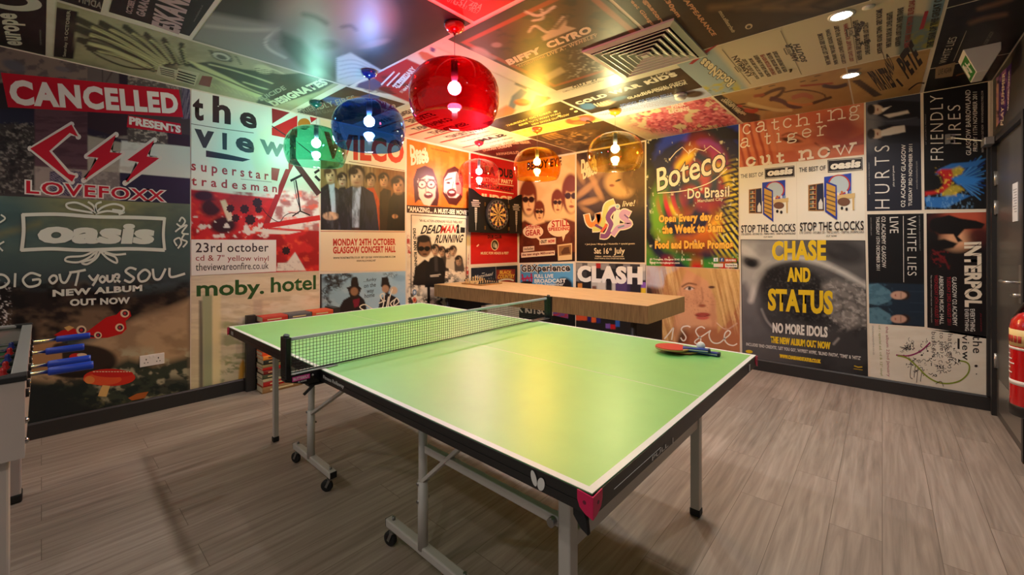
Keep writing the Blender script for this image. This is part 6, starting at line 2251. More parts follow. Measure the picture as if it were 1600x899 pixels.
s.text("INCLUDES 'END CREDITS', 'LET YOU GO', 'HYPEST HYPE', 'BLIND FAITH', 'TIME' & 'HITZ'", (1166, 541), (1345, 563.8), (1166, 535.2), (214, 210, 204), .03)
s.text('WWW.CHASEANDSTATUS.CO.UK', (1218.4, 559.2), (1282.4, 568.2), (1218.4, 553.4), YE, .04, fat=.6)
s.ell(1170.6, 549.6, 5.6, 2.6, YE, 6)
s.stroke([(1335, 572), (1341, 574), (1347, 573.6)], 1.8, (190, 160, 40), False)
s.stroke([(1334, 576.4), (1347.6, 578.4)], .9, (190, 160, 40), False)
s.build('grey bulldog close-up poster with tall yellow lettering')

# ---- two sideways concert posters, upper right
K = lambda P: [(1340 + x / 4.086, 120 + y / 4.086) for x, y in P]
s = Sheet('B')
s.flat([(1351.2, 158.2), (1439.8, 143.4), (1442, 330.2), (1353.4, 332)], (224, 212, 196))
c = s.canvas([(1352.6, 160.2), (1438, 146), (1440.2, 328.4), (1354.6, 330.2)], 1.3)
c.fill((34, 36, 48))
c.mix((52, 56, 70), np.clip((224 - c.y) / 8, 0, 1))
c.ell(1358, 190, 16, 34, (120, 122, 130), 1.2, .8)
for yy in (210, 365):
    dy = yy
    c.pol(K([(130, dy - 45), (200, dy - 60), (400, dy - 50), (400, dy + 55), (200, dy + 62), (130, dy + 40)]), (24, 26, 34), 3)
    c.ell(*K([(118, dy)])[0], 11, 7.4, (196, 176, 160), .3)
    c.ell(*K([(86, dy)])[0], 6, 8, (40, 36, 36), .4)
    c.line(K([(104, dy - 20), (104, dy + 20)]), (40, 34, 34), 1.6, 1.2)
    c.ell(*K([(128, dy)])[0], 1.4, 2.4, (140, 90, 84), .5)
c.pol(K([(150, 205), (215, 188), (160, 226)]), (214, 212, 210), 1)
c.pol(K([(165, 245), (320, 215), (330, 232), (200, 262)]), (196, 190, 184), 2)
c.pol(K([(150, 345), (230, 318), (300, 310), (305, 352), (210, 372), (150, 380)]), (206, 204, 202), 1.5)
c.line(K([(60, 270), (210, 285), (380, 260)]), (86, 90, 104), 1.2, 2, .7)
c.done()
TWH = (220, 216, 210)
s.text('HURTS', (1390.2, 326), (1389.6, 227), (1367, 326), TWH, -.012, 1.45)
for yy, h in ((325.6, 1),):
    pass
s.text('plus special guests', (1398.4, 291.4), (1397.8, 259), (1394.6, 291.4), TWH, .0)
s.text('O2 ACADEMY GLASGOW', (1414.4, 323.8), (1415.2, 225.6), (1407.6, 323.8), TWH, .012)
s.text('TUESDAY 3RD NOVEMBER 2011', (1425, 322.2), (1425.6, 225.2), (1419.4, 322.2), TWH, .012)
s.text('www.informationhurts.com', (1434, 296), (1433.4, 252), (1431, 296), (150, 148, 146), .0)
s.text('DF CONCERTS AND FRIENDS PRESENT', (1359.4, 304), (1358.6, 254), (1357.6, 304), (140, 138, 138), 0)
s.build('navy sideways concert poster with two men in dark suits, upper left of four')

s = Sheet('B')
s.flat([(1441.4, 143.2), (1548.2, 124.8), (1548.2, 328.6), (1443.6, 330)], (224, 210, 190))
c = s.canvas([(1442.8, 145.6), (1543.6, 128), (1543.8, 326.6), (1444.6, 327.8)], 1.25)
c.fill((20, 20, 23))
BL1, BL2 = (44, 112, 190), (26, 66, 140)
ox, oy = 1484, 279
for i in range(34):
    a_ = -.62 + 1.25 * i / 33
    L = 40 + 22 * ((i * 7) % 5) / 5
    c.line([(ox + 12, oy + 4), (ox + L * math.cos(a_), oy + L * math.sin(a_) * 1.1 - 2)], (BL1, BL2, (70, 140, 206))[i % 3], 1.7, 1.4, .9, False)
c.pol(K([(480, 640), (520, 590), (600, 555), (720, 545), (830, 520), (760, 570), (640, 590), (560, 610)]), (46, 104, 176), 2)
c.pol(K([(425, 770), (520, 770), (640, 745), (720, 760), (640, 800), (560, 840), (440, 830)]), (44, 106, 178), 2)
c.noise((120, 170, 214), 3, 6, .56, .66, .5, 161, c.box(1444, 300, 1520, 326, 6))
c.pol(K([(575, 600), (650, 570), (680, 590), (660, 625), (600, 650), (560, 700), (640, 690), (680, 720), (600, 760), (540, 760)]), (176, 160, 60), 4, .9)
c.pol(K([(500, 610), (540, 590), (600, 590), (610, 630), (590, 700), (540, 740), (430, 760), (430, 735), (520, 720), (545, 690), (540, 640)]), (178, 36, 36), 4)
c.noise((226, 190, 70), 4, 4, .56, .66, .7, 163, c.box(1462, 262, 1506, 306, 6))
c.ell(*K([(470, 670)])[0], 18, 14, (16, 16, 18), .5)
c.pol(K([(600, 650), (650, 630), (740, 640), (800, 650), (740, 690), (640, 690)]), (48, 120, 200), 4)
c.done()
s.text('FRIENDLY', (1474, 250.4), (1473, 148), (1454.2, 250.4), TWH, -.012, 1.2)
s.text('FIRES', (1502.2, 225), (1500.4, 164), (1482.2, 225), TWH, -.012, 1.2)
s.text('GLASGOW BARROWLAND', (1517.4, 242.6), (1516.2, 140.6), (1509.4, 242.6), TWH, .005)
s.text('FRIDAY 11TH NOVEMBER 2011', (1527.2, 236.6), (1526.6, 143.6), (1520.4, 236.6), TWH, .005)
s.text('NEW ALBUM PALA OUT NOW   WWW.WEAREFRIENDLYFIRES.COM', (1537, 238), (1536.4, 142), (1533.6, 238), (180, 176, 172), .005)
s.text('DF CONCERTS PRESENT', (1447.6, 226), (1447, 178), (1445.8, 226), (130, 128, 128), 0)
s.build('black sideways concert poster with a blue and red parrot wing')

# ---- two sideways concert posters, lower right
K = lambda P: [(1340 + x / 2.809, 320 + y / 2.809) for x, y in P]
s = Sheet('B')
s.flat([(1353.8, 333.6), (1445.4, 332), (1447, 515), (1357.4, 508.4)], (224, 214, 198))
c = s.canvas([(1355.2, 335.2), (1443.2, 333.8), (1444.6, 511.2), (1358.4, 505.4)], 1.25)
c.fill((20, 20, 23))
c.pol(K([(48, 342), (295, 350), (297, 535), (50, 515)]), (28, 42, 58), 2)
for y in (380, 430, 470):
    c.line(K([(230, y), (295, y + 2)]), (44, 62, 80), 1, 2, .7)
for yc, sk in ((398, (196, 156, 136)), (502, (190, 150, 132))):
    c.pol(K([(45, yc - 48), (90, yc - 52), (140, yc - 22), (150, yc - 8), (150, yc + 12), (138, yc + 28), (90, yc + 44), (45, yc + 36)]), (84, 124, 144), 2)
    c.noise((58, 92, 114), 6, 5, .5, .64, .6, yc, c.box(1356, 320 + (yc - 50) / 2.809, 1394, 320 + (yc + 44) / 2.809, 3))
    c.ell(*K([(204, yc)])[0], 9.5, 7.4, (44, 30, 26), .3)
    c.ell(*K([(180, yc)])[0], 12.4, 6.4, sk, .25)
    c.line(K([(190, yc - 12), (190, yc + 12)]), (70, 46, 40), 1, 1.2, .8)
    c.ell(*K([(166, yc)])[0], .9, 2, (150, 74, 70), .5)
c.done()
s.text('WHITE LIES', (1417.4, 338.4), (1418, 430.6), (1431.4, 338), TWH, -.008, 1.15)
s.stroke([(1411.4, 338), (1412, 441)], .9, TWH, False)
s.text('LIVE', (1390, 339.6), (1390.4, 364.6), (1403.4, 339), TWH, .0)
s.text('O2 ACADEMY GLASGOW', (1377.2, 338.6), (1378, 418.2), (1383.6, 338.6), TWH, .005)
s.text('THURSDAY 15TH DECEMBER 2011', (1368.8, 338.8), (1369.6, 422.4), (1374.2, 338.8), TWH, .005)
s.text('www.whitelies.com', (1360, 340), (1360.6, 368), (1362, 340), (150, 148, 146), 0)
s.text('DF CONCERTS IN ASSOCIATION PRESENT', (1435.6, 337), (1436.6, 392), (1437.4, 337), (150, 148, 146), 0)
s.build('black sideways concert poster with two people in denim shirts')

s = Sheet('B')
s.flat([(1446.4, 332), (1548.2, 329.6), (1550.6, 531), (1448, 514.6)], (224, 212, 196))
c = s.canvas([(1447.6, 333.8), (1545, 331.4), (1547.2, 527.2), (1449, 512)], 1.3)
c.fill((22, 18, 19))
c.ell(1508, 340, 36, 34, (186, 84, 60), 1.0, .95)
c.ell(1496, 374, 22, 16, (226, 170, 130), .9, .9)
c.ell(1530, 370, 20, 16, (60, 24, 24), .9, .9)
c.ell(1460, 345, 14, 14, (60, 22, 22), .9, .8)
BK2 = (18, 14, 15)
c.pol(K([(318, 100), (340, 60), (400, 45), (450, 60), (520, 70), (560, 85), (545, 105), (470, 108), (440, 140), (462, 160), (440, 165), (420, 130), (360, 130)]), BK2, 2)
c.ell(*K([(345, 88)])[0], 11, 11, BK2, .3)
c.pol(K([(305, 190), (330, 160), (380, 150), (440, 170), (420, 190), (360, 200), (400, 240), (360, 260), (320, 280)]), BK2, 3)
c.line(K([(330, 200), (380, 240), (400, 280)]), (120, 30, 34), 2, 3, .8)
c.noise((110, 26, 30), 5, 4, .56, .66, .8, 171, c.box(1455, 392, 1484, 420, 5))
c.done()
CRM = (226, 214, 194)
s.text('INTERPOL', (1506, 378.8), (1507, 480), (1533.6, 378), CRM, .05, .98)
for a_, b_ in (((1512, 392), (1531, 380)), ((1509, 402), (1534, 396)), ((1508, 428), (1534, 412)), ((1507, 462), (1534, 440))):
    s.stroke([a_, b_], .7, (40, 32, 30), False)
s.text('GLASGOW O2 ACADEMY', (1487.6, 433), (1488.6, 509), (1494.6, 433), TWH, .005)
s.text('TUESDAY 23RD AUGUST 2011', (1479.4, 432.6), (1480.4, 508), (1485.4, 432.6), (150, 36, 48), .005)
s.text('ABERDEEN MUSIC HALL', (1467.4, 431), (1468.4, 507), (1473.8, 431), TWH, .005)
s.text('WEDNESDAY 24TH AUGUST 2011', (1459.8, 430), (1460.8, 508), (1465.6, 430), (150, 36, 48), .005)
s.text('The new album Interpol out now  interpolnyc.com', (1453.4, 430), (1454.4, 504), (1456, 430), (190, 184, 178), .0)
s.text('EVERYTHING', (1507.2, 483.4), (1507.8, 517.4), (1513.4, 483), TWH, .01)
s.text('EVERYTHING', (1515.4, 483.2), (1516, 518), (1523, 483), TWH, .01)
s.text('plus special guests', (1531, 490), (1531.6, 518), (1534, 490), (130, 40, 50), .0)
s.text('REGULAR MUSIC PRESENTS BY ARRANGEMENT', (1540.4, 444), (1541.6, 506), (1542.4, 444), (140, 136, 134), 0)
s.build('black sideways concert poster with guitarist silhouettes in a red glow')

# ---- cream scribble heart poster
s = Sheet('B')
c = s.canvas([(1358.2, 508.6), (1545.2, 521.8), (1545.6, 619.6), (1360, 589.4)], 2)
c.fill((224, 218, 204))
c.noise((208, 200, 184), 60, 12, .45, .65, .5, 175)
c.done()
BKV = (40, 36, 38)
s.text('the', (1519.6, 524.8), (1520, 552), (1534.2, 525.4), BKV, .01, 1.1)
s.text('view', (1503, 523.4), (1503.6, 562.6), (1514, 524), BKV, .012, 1.15)
s.poly([(1496, 529), (1499.4, 529.4), (1499.4, 546), (1496, 545.4)], BKV)
s.text('hats off', (1481, 521.8), (1482, 564.4), (1489, 522), (70, 64, 66), .0, 1.1)
s.text('to the', (1468, 519.4), (1468.6, 548), (1475, 519.8), (70, 64, 66), .0, 1.1)
s.text('buskers', (1455.4, 518.6), (1456.2, 559), (1462.6, 519), (70, 64, 66), .0, 1.1)
s.text('the album 22nd January', (1382.4, 510.2), (1385.4, 588.6), (1388.2, 510.6), (150, 50, 84), .0)
s.text('cd - special ed. cd & 12" vinyl', (1371.4, 508.6), (1374.8, 587), (1376.4, 508.8), (134, 144, 60), .0)
s.text('theviewareonfire.co.uk', (1362.4, 509), (1364, 555), (1365.4, 509), (150, 144, 140), .0)
rr = random.Random(3)
for i in range(150):
    t_ = rr.random()
    x = 1415 + 80 * t_ + rr.uniform(-8, 8)
    lo_, hi_ = 531 + 4 * t_, 566 + 26 * math.sin(PI * t_)
    y = rr.uniform(lo_, hi_)
    a_ = rr.uniform(0, 2 * PI)
    if i % 4 == 0:
        s.ell(x, y, rr.uniform(.5, 1.8), rr.uniform(.5, 1.5), (54, 50, 52), n=8)
        s.k -= 1
    else:
        L = rr.uniform(1.5, 5)
        s.stroke([(x, y), (x + L * math.cos(a_) + .6, y + L * math.sin(a_) - .5), (x + L * 1.5 * math.cos(a_ + .6), y + L * 1.4 * math.sin(a_ + .6))], rr.uniform(.5, 1.0), (58, 54, 56))
        s.k -= 1
s.k += 1
for i in range(14):
    a_ = i * 2 * PI / 14
    s.stroke([(1416, 544), (1416 + (5 + 3 * (i % 3)) * math.cos(a_), 544 + (4 + 2 * (i % 2)) * math.sin(a_))], .7, BKV, False)
s.stroke([(1453, 535.6), (1442, 546), (1430, 553), (1416, 556.4), (1400.6, 555)], 2.2, (140, 40, 92))
s.stroke([(1403, 556), (1418, 560), (1434, 574), (1448, 588), (1464, 597), (1482, 599.4), (1500, 595), (1512, 584), (1514.4, 572), (1509, 566), (1498, 563.6)], 2.2, (128, 146, 44))
s.poly([(1497, 561), (1501, 563), (1497, 567)], BKV)
s.ell(1525, 572, 2.6, 1.9, BKV).ell(1525.6, 584.6, 1, .8, BKV)
for P in ([(1430, 572), (1428, 590)], [(1424, 568), (1422, 588), (1426, 592)], [(1434, 576), (1432, 598)], [(1440, 582), (1438, 596)], [(1462, 600), (1470, 596), (1474, 604)]):
    s.stroke(P, .8, BKV)
s.build('cream scribble poster with a magenta and olive heart line above the skirting')

# ================================================================== RIGHT WALL, ABOVE THE DOOR
s = Sheet('R')
c = s.canvas([(1557, 122), (1582, 97), (1576, 172), (1557, 199)], .6)
c.fill((64, 40, 110))
c.mix((196, 150, 130), np.clip((1562 - c.x) / 3, 0, 1))
c.noise((34, 24, 60), 8, 12, .48, .6, .9, 181)
c.noise((150, 96, 150), 5, 12, .55, .65, .8, 183)
c.done()
s.text('PLAY SUMMER', (1568, 196), (1571, 112), (1563.5, 196), (226, 208, 190), .03)
s.text('O2 ACADEMY GLASGOW', (1576.4, 170), (1578.6, 108), (1574, 174), (230, 222, 214), .03)
s.build('purple poster strip over the dark grey door')

# ================================================================== POSTERS ON THE CEILING
def crect(x0, x1, y0, y1):
    """photo outline of a ceiling rectangle given in room metres"""
    P = [(x0, y0), (x1, y0), (x1, y1), (x0, y1)]
    X, Y = to_px(np.array([(x, y, ZC) for x, y in P]))
    return list(zip(X.tolist(), Y.tolist()))


class Ceil(Sheet):
    def __init__(self, x0, x1, y0, y1, cell=.012):
        super().__init__('C')
        self.r = (x0, x1, y0, y1)
        self.cell = cell

    def base(self, rgb):
        x0, x1, y0, y1 = self.r
        z = ZC - self._lift()
        self.raw([(x0, y0, z), (x1, y0, z), (x1, y1, z), (x0, y1, z)], lin(rgb), [range(4)])
        return self

    def paint(self, r=None, cell=None):
        x0, x1, y0, y1 = r or self.r
        cell = cell or self.cell
        nx, ny = max(2, int((x1 - x0) / cell)), max(2, int((y1 - y0) / cell))
        u, v = np.meshgrid(np.linspace(0, 1, nx + 1), np.linspace(0, 1, ny + 1))
        w3 = np.stack([x0 + (x1 - x0) * u, y0 + (y1 - y0) * v, np.full(u.shape, ZC)], -1)
        return Canvas(self, w3, nx, ny, u, v)

    def P(self, x, y):
        X, Y = to_px(np.array([(x, y, ZC)]))
        return (float(X[0]), float(Y[0]))

    def say(self, t, o, dx, dy, rgb, bold=0.02, spacing=1.0):
        """lettering placed in ceiling metres: origin, run vector, rise vector"""
        v, f = text_tris(t, bold, spacing)
        lo, hi = v.min(0), v.max(0)
        q = (v - lo) / (hi - lo)
        h = ZC - self._lift()
        w3 = np.stack([o[0] + q[:, 0] * dx[0] + q[:, 1] * dy[0], o[1] + q[:, 0] * dx[1] + q[:, 1] * dy[1], np.full(len(q), h)], -1)
        self.raw(w3, lin(rgb), f)
        return self

    def patch(self, x0, x1, y0, y1, rgb):
        z = ZC - self._lift()
        self.raw([(x0, y0, z), (x1, y0, z), (x1, y1, z), (x0, y1, z)], lin(rgb), [range(4)])
        return self

    def done(self, label):
        return self.build(label, 'ceiling')


WHC = (214, 208, 188)
# black poster, far left
s = Ceil(-4.22, -3.22, -.75, .018)
s.base((24, 23, 23))
s.ell(20, 2, 46, 14, (206, 200, 184), 8)
s.ell(14, 0, 30, 8, (24, 23, 23), 8)
s.text('europe', (45, 72), (37, 22), (12, 70), WHC, .04)
s.text('TICKETS FROM RIPPINGRECORDS', (65, 70), (64, 46), (62.6, 70), (150, 146, 134), 0)
s.done('black ceiling poster with sideways white lettering in the left corner')

# engraved monster poster along the left wall
s = Ceil(-4.22, -3.24, .055, 1.575)
c = s.paint()
c.fill((176, 172, 136))
c.noise((146, 140, 108), 40, 16, .45, .65, .7, 201)
GD = (54, 58, 44)
c.pol([(84, 10), (122, 18), (114, 92), (82, 88)], (26, 25, 23), 1.5)
c.ell(170, 66, 60, 10, (96, 92, 70), .9, .8, 24)
c.ell(240, 96, 50, 10, (70, 70, 54), .9, .9, 24)
FE = [((248, 108), (124, 62), 5), ((252, 104), (120, 44), 7), ((250, 100), (122, 30), 6), ((256, 98), (158, 36), 6), ((262, 98), (196, 42), 5), ((270, 98), (228, 54), 5), ((280, 98), (256, 62), 4), ((240, 108), (138, 74), 5), ((292, 100), (284, 70), 4)]
for (p0, p1, w) in FE:
    mid = ((p0[0] + p1[0]) / 2 - 4, (p0[1] + p1[1]) / 2 - 5)
    c.line([p0, mid, p1], GD, w + 4, 2, .95)
for (p0, p1, w) in FE:
    mid = ((p0[0] + p1[0]) / 2, (p0[1] + p1[1]) / 2 - 3)
    c.line([p0, mid, ((p1[0] * 5 + p0[0]) / 6, (p1[1] * 5 + p0[1]) / 6)], (206, 202, 146), w - 1, 1.6, .95)
    c.line([p0, mid, p1], GD, .9, 1, .9)
c.line([(128, 64), (150, 60), (190, 76), (232, 98), (236, 108), (196, 104), (152, 86), (128, 66)], GD, 2.4, 1.4)
c.line([(140, 68), (176, 78), (226, 102)], (208, 206, 150), 5, 3, .9)
c.pol([(284, 100), (330, 96), (380, 108), (440, 116), (458, 134), (448, 150), (410, 146), (372, 130), (330, 112)], (66, 70, 54), 2)
c.pol([(290, 92), (322, 104), (360, 122), (392, 140), (420, 150), (400, 152), (360, 136), (318, 112)], (204, 206, 150), 2)
c.line([(300, 104), (350, 124), (410, 148), (432, 146)], GD, 1.8, 1.4)
c.line([(326, 100), (372, 112), (430, 132), (436, 140), (420, 140), (380, 128)], (198, 200, 150), 2, 1.4)
c.line([(404, 102), (432, 110), (456, 124), (458, 138)], (210, 212, 168), 2, 1.4)
c.ell(346, 88, 17, 7, GD, .2, 1, 16)
c.ell(346, 88, 14, 5.4, (206, 206, 182), .2, 1, 16)
c.ell(346, 89, 9, 3.4, (90, 92, 78), .3, 1, 16)
c.line([(326, 78), (332, 84), (330, 78)], GD, 1.6, 1)
c.line([(360, 96), (368, 88), (376, 100)], GD, 1.6, 1)
c.ell(411, 108, 14, 7, (206, 204, 158), .4, 1, 14)
for i in range(7):
    c.line([(400 + i * 4.4, 106 + i * .8), (400 + i * 4.6, 114 + i), (403 + i * 4.6, 119 + i)], GD, 1.3, 1)
c.pol([(440, 116), (470, 114), (524, 128), (500, 142), (420, 168), (400, 160)], (58, 62, 48), 2)
for i in range(14):
    c.line([(322 + i * 8, 128 + i * 2.2), (330 + i * 8, 136 + i * 2.1)], (196, 196, 146), 1.6, 1.2, .9)
c.done()
s.poly([(248, 102), (280, 110), (270, 124), (244, 116)], (196, 190, 160))
s.poly([(278, 106), (312, 114), (304, 134), (272, 126)], (196, 190, 160))
s.poly([(316, 118), (332, 120), (328, 136), (310, 132)], (126, 48, 40))
for k in range(4):
    s.stroke([(250 + k * .6, 106 + 3 * k), (272, 111 + 3 * k)], 1.3, (54, 54, 44), False)
    s.stroke([(279 - k, 111 + 4 * k), (306 - k, 119 + 4 * k)], 2, (54, 54, 44), False)
s.text('Saturday 15 OCTOBER', (104, 88), (112, 16), (98, 88), (190, 184, 160), .02)
s.text('DESIGNATES', (430, 166), (514, 131), (418, 159), (214, 212, 182), .06)
s.text('SUICIDE', (408, 158), (448, 139), (402, 153), (160, 160, 136), .03)
s.done('tan engraved poster with a winged monster on the ceiling along the left wall')

s = Ceil(-3.21, -2.2, -.75, .215)
s.base((28, 26, 26))
s.text('ADMIT', (158, 14), (120, 2), (160, 4), (150, 140, 130), .03)
s.done('black ceiling poster corner at the top edge beside the monster poster')
s = Ceil(-3.17, -2.0, .245, .60)
s.base((32, 30, 30))
s.text('ESKANE', (280, 54), (300, -4), (236, 38), (190, 160, 158), .05)
s.text('GARAGE', (226, 27), (236, -6), (212, 22), (176, 148, 146), .05)
s.text('OCTOBER 2011', (206, 22), (214, -8), (196, 19), (176, 148, 146), .04)
s.text('www.ticketline.co.uk', (304, 34), (318, 8), (301, 33), (120, 112, 108), .01)
s.done('charcoal ceiling poster with pinkish capital lettering at the top edge')

# big grey portrait
s = Ceil(-3.215, -1.775, .625, 1.645, .014)
c = s.paint()
c.fill((58, 54, 50))
c.pol([(320, 18), (440, 40), (430, 60), (500, 110), (540, 140), (298, 62)], (140, 138, 126), 10)
c.line([(322, 40), (380, 46), (436, 46)], (176, 172, 156), 5, 5)
c.line([(436, 44), (416, 62), (420, 76), (446, 90)], (196, 192, 176), 4, 3)
c.ell(500, 30, 74, 56, (150, 146, 138), .7, 1, 16)
c.ell(566, 24, 46, 40, (166, 156, 146), .8, .9, 20)
c.ell(470, 58, 38, 34, (120, 120, 114), .8, .8, 30)
c.line([(474, 22), (492, 26), (510, 36)], (66, 62, 60), 6, 8, .8)
c.line([(534, 42), (548, 40), (556, 46)], (74, 66, 62), 4, 6, .8)
c.ell(512, 70, 16, 8, (96, 88, 82), .8, .8)
c.pol([(440, 50), (470, 62), (500, 96), (520, 128), (500, 128), (464, 100), (438, 72)], (54, 56, 54), 10, .9)
c.pol([(622, -10), (640, 20), (632, 60), (600, 78), (690, 52), (760, 0)], (44, 36, 34), 16)
c.pol([(526, 90), (548, 82), (600, 112), (598, 122), (540, 134), (526, 128)], (196, 192, 176), 3)
for k in range(5):
    c.line([(530, 96 + 7 * k), (556, 94 + 6 * k), (592, 110 + 3 * k)], (150, 146, 130), 1.4, 2, .8)
c.ell(584, 68, 22, 5, (150, 136, 126), .7, .9, -14)
c.done()
s.done('big shadowy grey portrait of a man on the ceiling above the blue lamp')

# red card at the top
s = Ceil(-1.765, -1.05, .7, 1.66)
s.base((232, 222, 214))
s.patch(-1.745, -1.05, .7, 1.64, (190, 16, 36))
s.text('G51 4BA', (706, 6), (750, 16), (712, -4), (222, 168, 160), .015)
s.text('0141 221 9657', (698, 2), (746, 22), (701, -4), (222, 168, 160), .0)
s.stroke([(724, -6), (752, 10)], .8, (222, 168, 160), False)
s.done('red ceiling poster corner with a thin white border beside the red lamp canopy')

# brown framed live poster
s = Ceil(-2.02, -1.07, 1.675, 2.835)
c = s.paint()
c.fill((58, 46, 36))
RUST = (150, 70, 42)
x, y = c.w3[..., 0], c.w3[..., 1]
fr = ((np.abs(x + 1.545) < .44) & (np.abs(y - 2.255) < .50)) & ~((np.abs(x + 1.545) < .405) & (np.abs(y - 2.255) < .465))
c.mix(RUST, fr * 1.0)
ins = (np.abs(x + 1.545) < .405) & (np.abs(y - 2.255) < .465)
c.mix((78, 56, 34), ins * 1.0)
c.noise((44, 34, 26), 22, 10, .48, .62, .9, 211, ins * 1.0)
c.noise((216, 206, 186), 3, 2.2, .6, .68, .8, 213, ins * np.clip((c.x - 880) / 30, 0, 1) * np.clip((c.y - 70) / 10, 0, 1))
c.ell(752, 82, 16, 7, (168, 158, 150), .5, .9, 24)
c.ell(776, 70, 8, 4, (150, 140, 132), .5, .9)
c.ell(766, 90, 10, 4, (150, 140, 132), .5, .7)
c.line([(826, 50), (836, 40), (858, 50), (880, 26)], (206, 196, 180), 3, 2)
c.line([(822, 18), (842, 24), (866, 10)], (206, 200, 190), 4, 2)
c.line([(846, 14), (848, 28), (832, 32)], (206, 200, 190), 3, 2)
c.pol([(846, 58), (886, 28), (884, 40), (900, 44), (850, 64)], (190, 176, 150), 2)
c.pol([(862, 46), (886, 22), (890, 24), (872, 46)], (96, 84, 66), 2)
c.pol([(850, 118), (876, 104), (884, 112), (856, 126)], (186, 160, 120), 3, .8)
c.done()
s.text('BIFFY', (796, 102), (848, 82), (789, 94), (224, 206, 180), .06)
s.text('CLYRO', (858, 76), (926, 50), (851, 67), (224, 206, 180), .06)
s.stroke([(806, 102), (930, 52)], .9, (214, 196, 170), False)
s.text('LIVE AT WEMBLEY', (856, 88), (934, 57), (854, 83.6), (204, 178, 146), .02, 1.15)
s.text('REVOLUTIONS', (812, 105), (852, 89), (810, 102), (180, 140, 100), .02, 1.1)
s.done('brown rust-framed live album poster on the ceiling beside the vent')

# signing poster
s = Ceil(-1.05, -.05, 1.2, 2.87)
c = s.paint()
c.fill((40, 36, 34))
c.noise((56, 46, 38), 50, 24, .45, .65, .8, 221)
c.pol([(1100, -20), (1320, -20), (1300, 2), (1120, 72), (1068, 20)], (48, 38, 30), 6)
for i in range(4):
    c.line([(1110 + i * 42, 12), (1160 + i * 40, 6 + i * 2), (1210 + i * 40, -10)], ((118, 90, 60), (100, 78, 56))[i % 2], 9, 8, .8)
    c.line([(1150 + i * 40, 10), (1176 + i * 40, 14)], (30, 28, 28), 5, 5, .8)
c.done()
PK = (206, 150, 112)
s.text('SIGNATURE APPEARANCE', (1009, -70), (1113, 56), (1018, -74), PK, .03)
s.text('Sat 12th 12.30pm', (980, -70), (1057, 28), (990, -76), PK, .05)
s.text('Virgin Megastore', (952, -62), (1033, 40), (962, -68), PK, .05)
s.text('Buchanan Street Glasgow', (930, -56), (1022, 46), (938, -61), PK, .03)
s.text('thefratellis.com', (1144, 51), (1122, 18), (1150, 49), (196, 176, 146), .02)
s.ell(1170, 41, 6, 4, (196, 176, 146), -20).ell(1170, 41.6, 3.4, 2.4, (60, 48, 40), -20)
s.done('dark brown signing-appearance poster with peach serif lettering on the ceiling')

# white strip and the poster beneath it
s = Ceil(-2.12, -1.09, 2.85, 3.055)
s.base((214, 204, 184))
s.text('OUT 27', (896, 138.4), (936, 124.6), (893, 134.4), (50, 44, 40), .04, 1.1)
s.text('COMPACTDISC & DVD INCLUDES NEW SINGLE', (880, 144.6), (944, 126), (878.6, 142.6), (90, 78, 66), .01)
s.done('white ceiling strip with small black lettering below the vent')
s = Ceil(-2.12, -1.09, 3.06, 3.56)
c = s.paint()
c.fill((40, 34, 30))
c.noise((66, 54, 44), 30, 12, .5, .65, .7, 231)
c.ell(918, 166, 12, 5, (70, 110, 150), .5)
c.ell(948, 161, 14, 4, (190, 160, 130), .5, .9, -16)
c.ell(966, 154, 14, 3, (60, 100, 130), .6, .9, -14)
c.done()
for i in range(5):
    s.stroke([(928 + i * 5, 162 - i), (934 + i * 5, 166 - i)], 1.6, (216, 190, 160), False)
s.text('COLD WAR KIDS', (904, 164), (1060, 118), (896, 160), (226, 216, 200), .07, 1.1)
s.text('PLUS SPECIAL GUESTS', (1004, 148), (1072, 128), (1001, 144.6), (206, 196, 180), .03)
s.text('GLASGOW ORAN MOR', (982, 155), (1075, 131), (979, 152), (206, 196, 180), .03)
s.text('LIVE', (1018, 122.6), (1048, 113.6), (1016, 119.6), (206, 196, 180), .02)
s.done('dark brown ceiling poster with bulging white letters and painted hands')
s = Ceil(-2.12, -1.09, 3.565, 3.825)
c = s.paint()
c.grad((920, 170), (1080, 140), (156, 168, 206), (176, 184, 214))
c.ell(1062, 146, 11, 8, (90, 76, 70), .4)
c.ell(1084, 147, 16, 5, (66, 52, 46), .4, 1, -6)
c.done()
s.text('SCHOOL OF SEVEN BELLS', (972, 168), (1052, 150), (968, 163.4), (96, 112, 170), .03)
for k in range(4):
    s.text('with special guests and support from the road tour', (932 + 4 * k, 180.4 - .6 * k * 2 + 1.2 * k), (1040 + 5 * k, 156.6 + 1.2 * k), (931 + 4 * k, 179 - .6 * k * 2 + 1.2 * k), (150, 110, 130), .01)
s.done('lilac blue ceiling strip with a small dark figure and fine lettering')
s = Ceil(-2.12, -1.11, 3.84, 4.90)
c = s.paint()
c.fill((216, 196, 160))
c.noise((198, 176, 140), 40, 20, .45, .65, .5, 241)
pm = np.clip(1.5 - np.hypot((c.x - 1076) / 74, (c.y - 180) / 25), 0, 1) * (fbm(c.x / 14, c.y / 8, 7) > .38)
c.mix((206, 92, 108), np.clip(pm * 2, 0, 1))
c.noise((236, 150, 156), 4, 2.4, .5, .6, .9, 243, np.clip(pm * 2, 0, 1))
c.noise((150, 36, 60), 5, 3, .58, .66, .9, 245, np.clip(pm * 2, 0, 1))
c.done()
s.text('SIZZLES', (992, 220), (912, 197), (999, 212), (70, 58, 46), .04)
for k, q in enumerate((((1046, 178), (1078, 172)), ((1050, 170), (1072, 165)))):
    s.text(('LIONS', 'PINK')[k], q[0], q[1], (q[0][0] - 2, q[0][1] - 6), (240, 206, 200), .05)
for i in range(16):
    s.stroke([(1016 + i * 8, 203 - i * .6), (1019 + i * 8, 206.6 - i * .6)], .8, (110, 80, 60), False)
s.done('cream ceiling poster with a bushy pink furry shape')

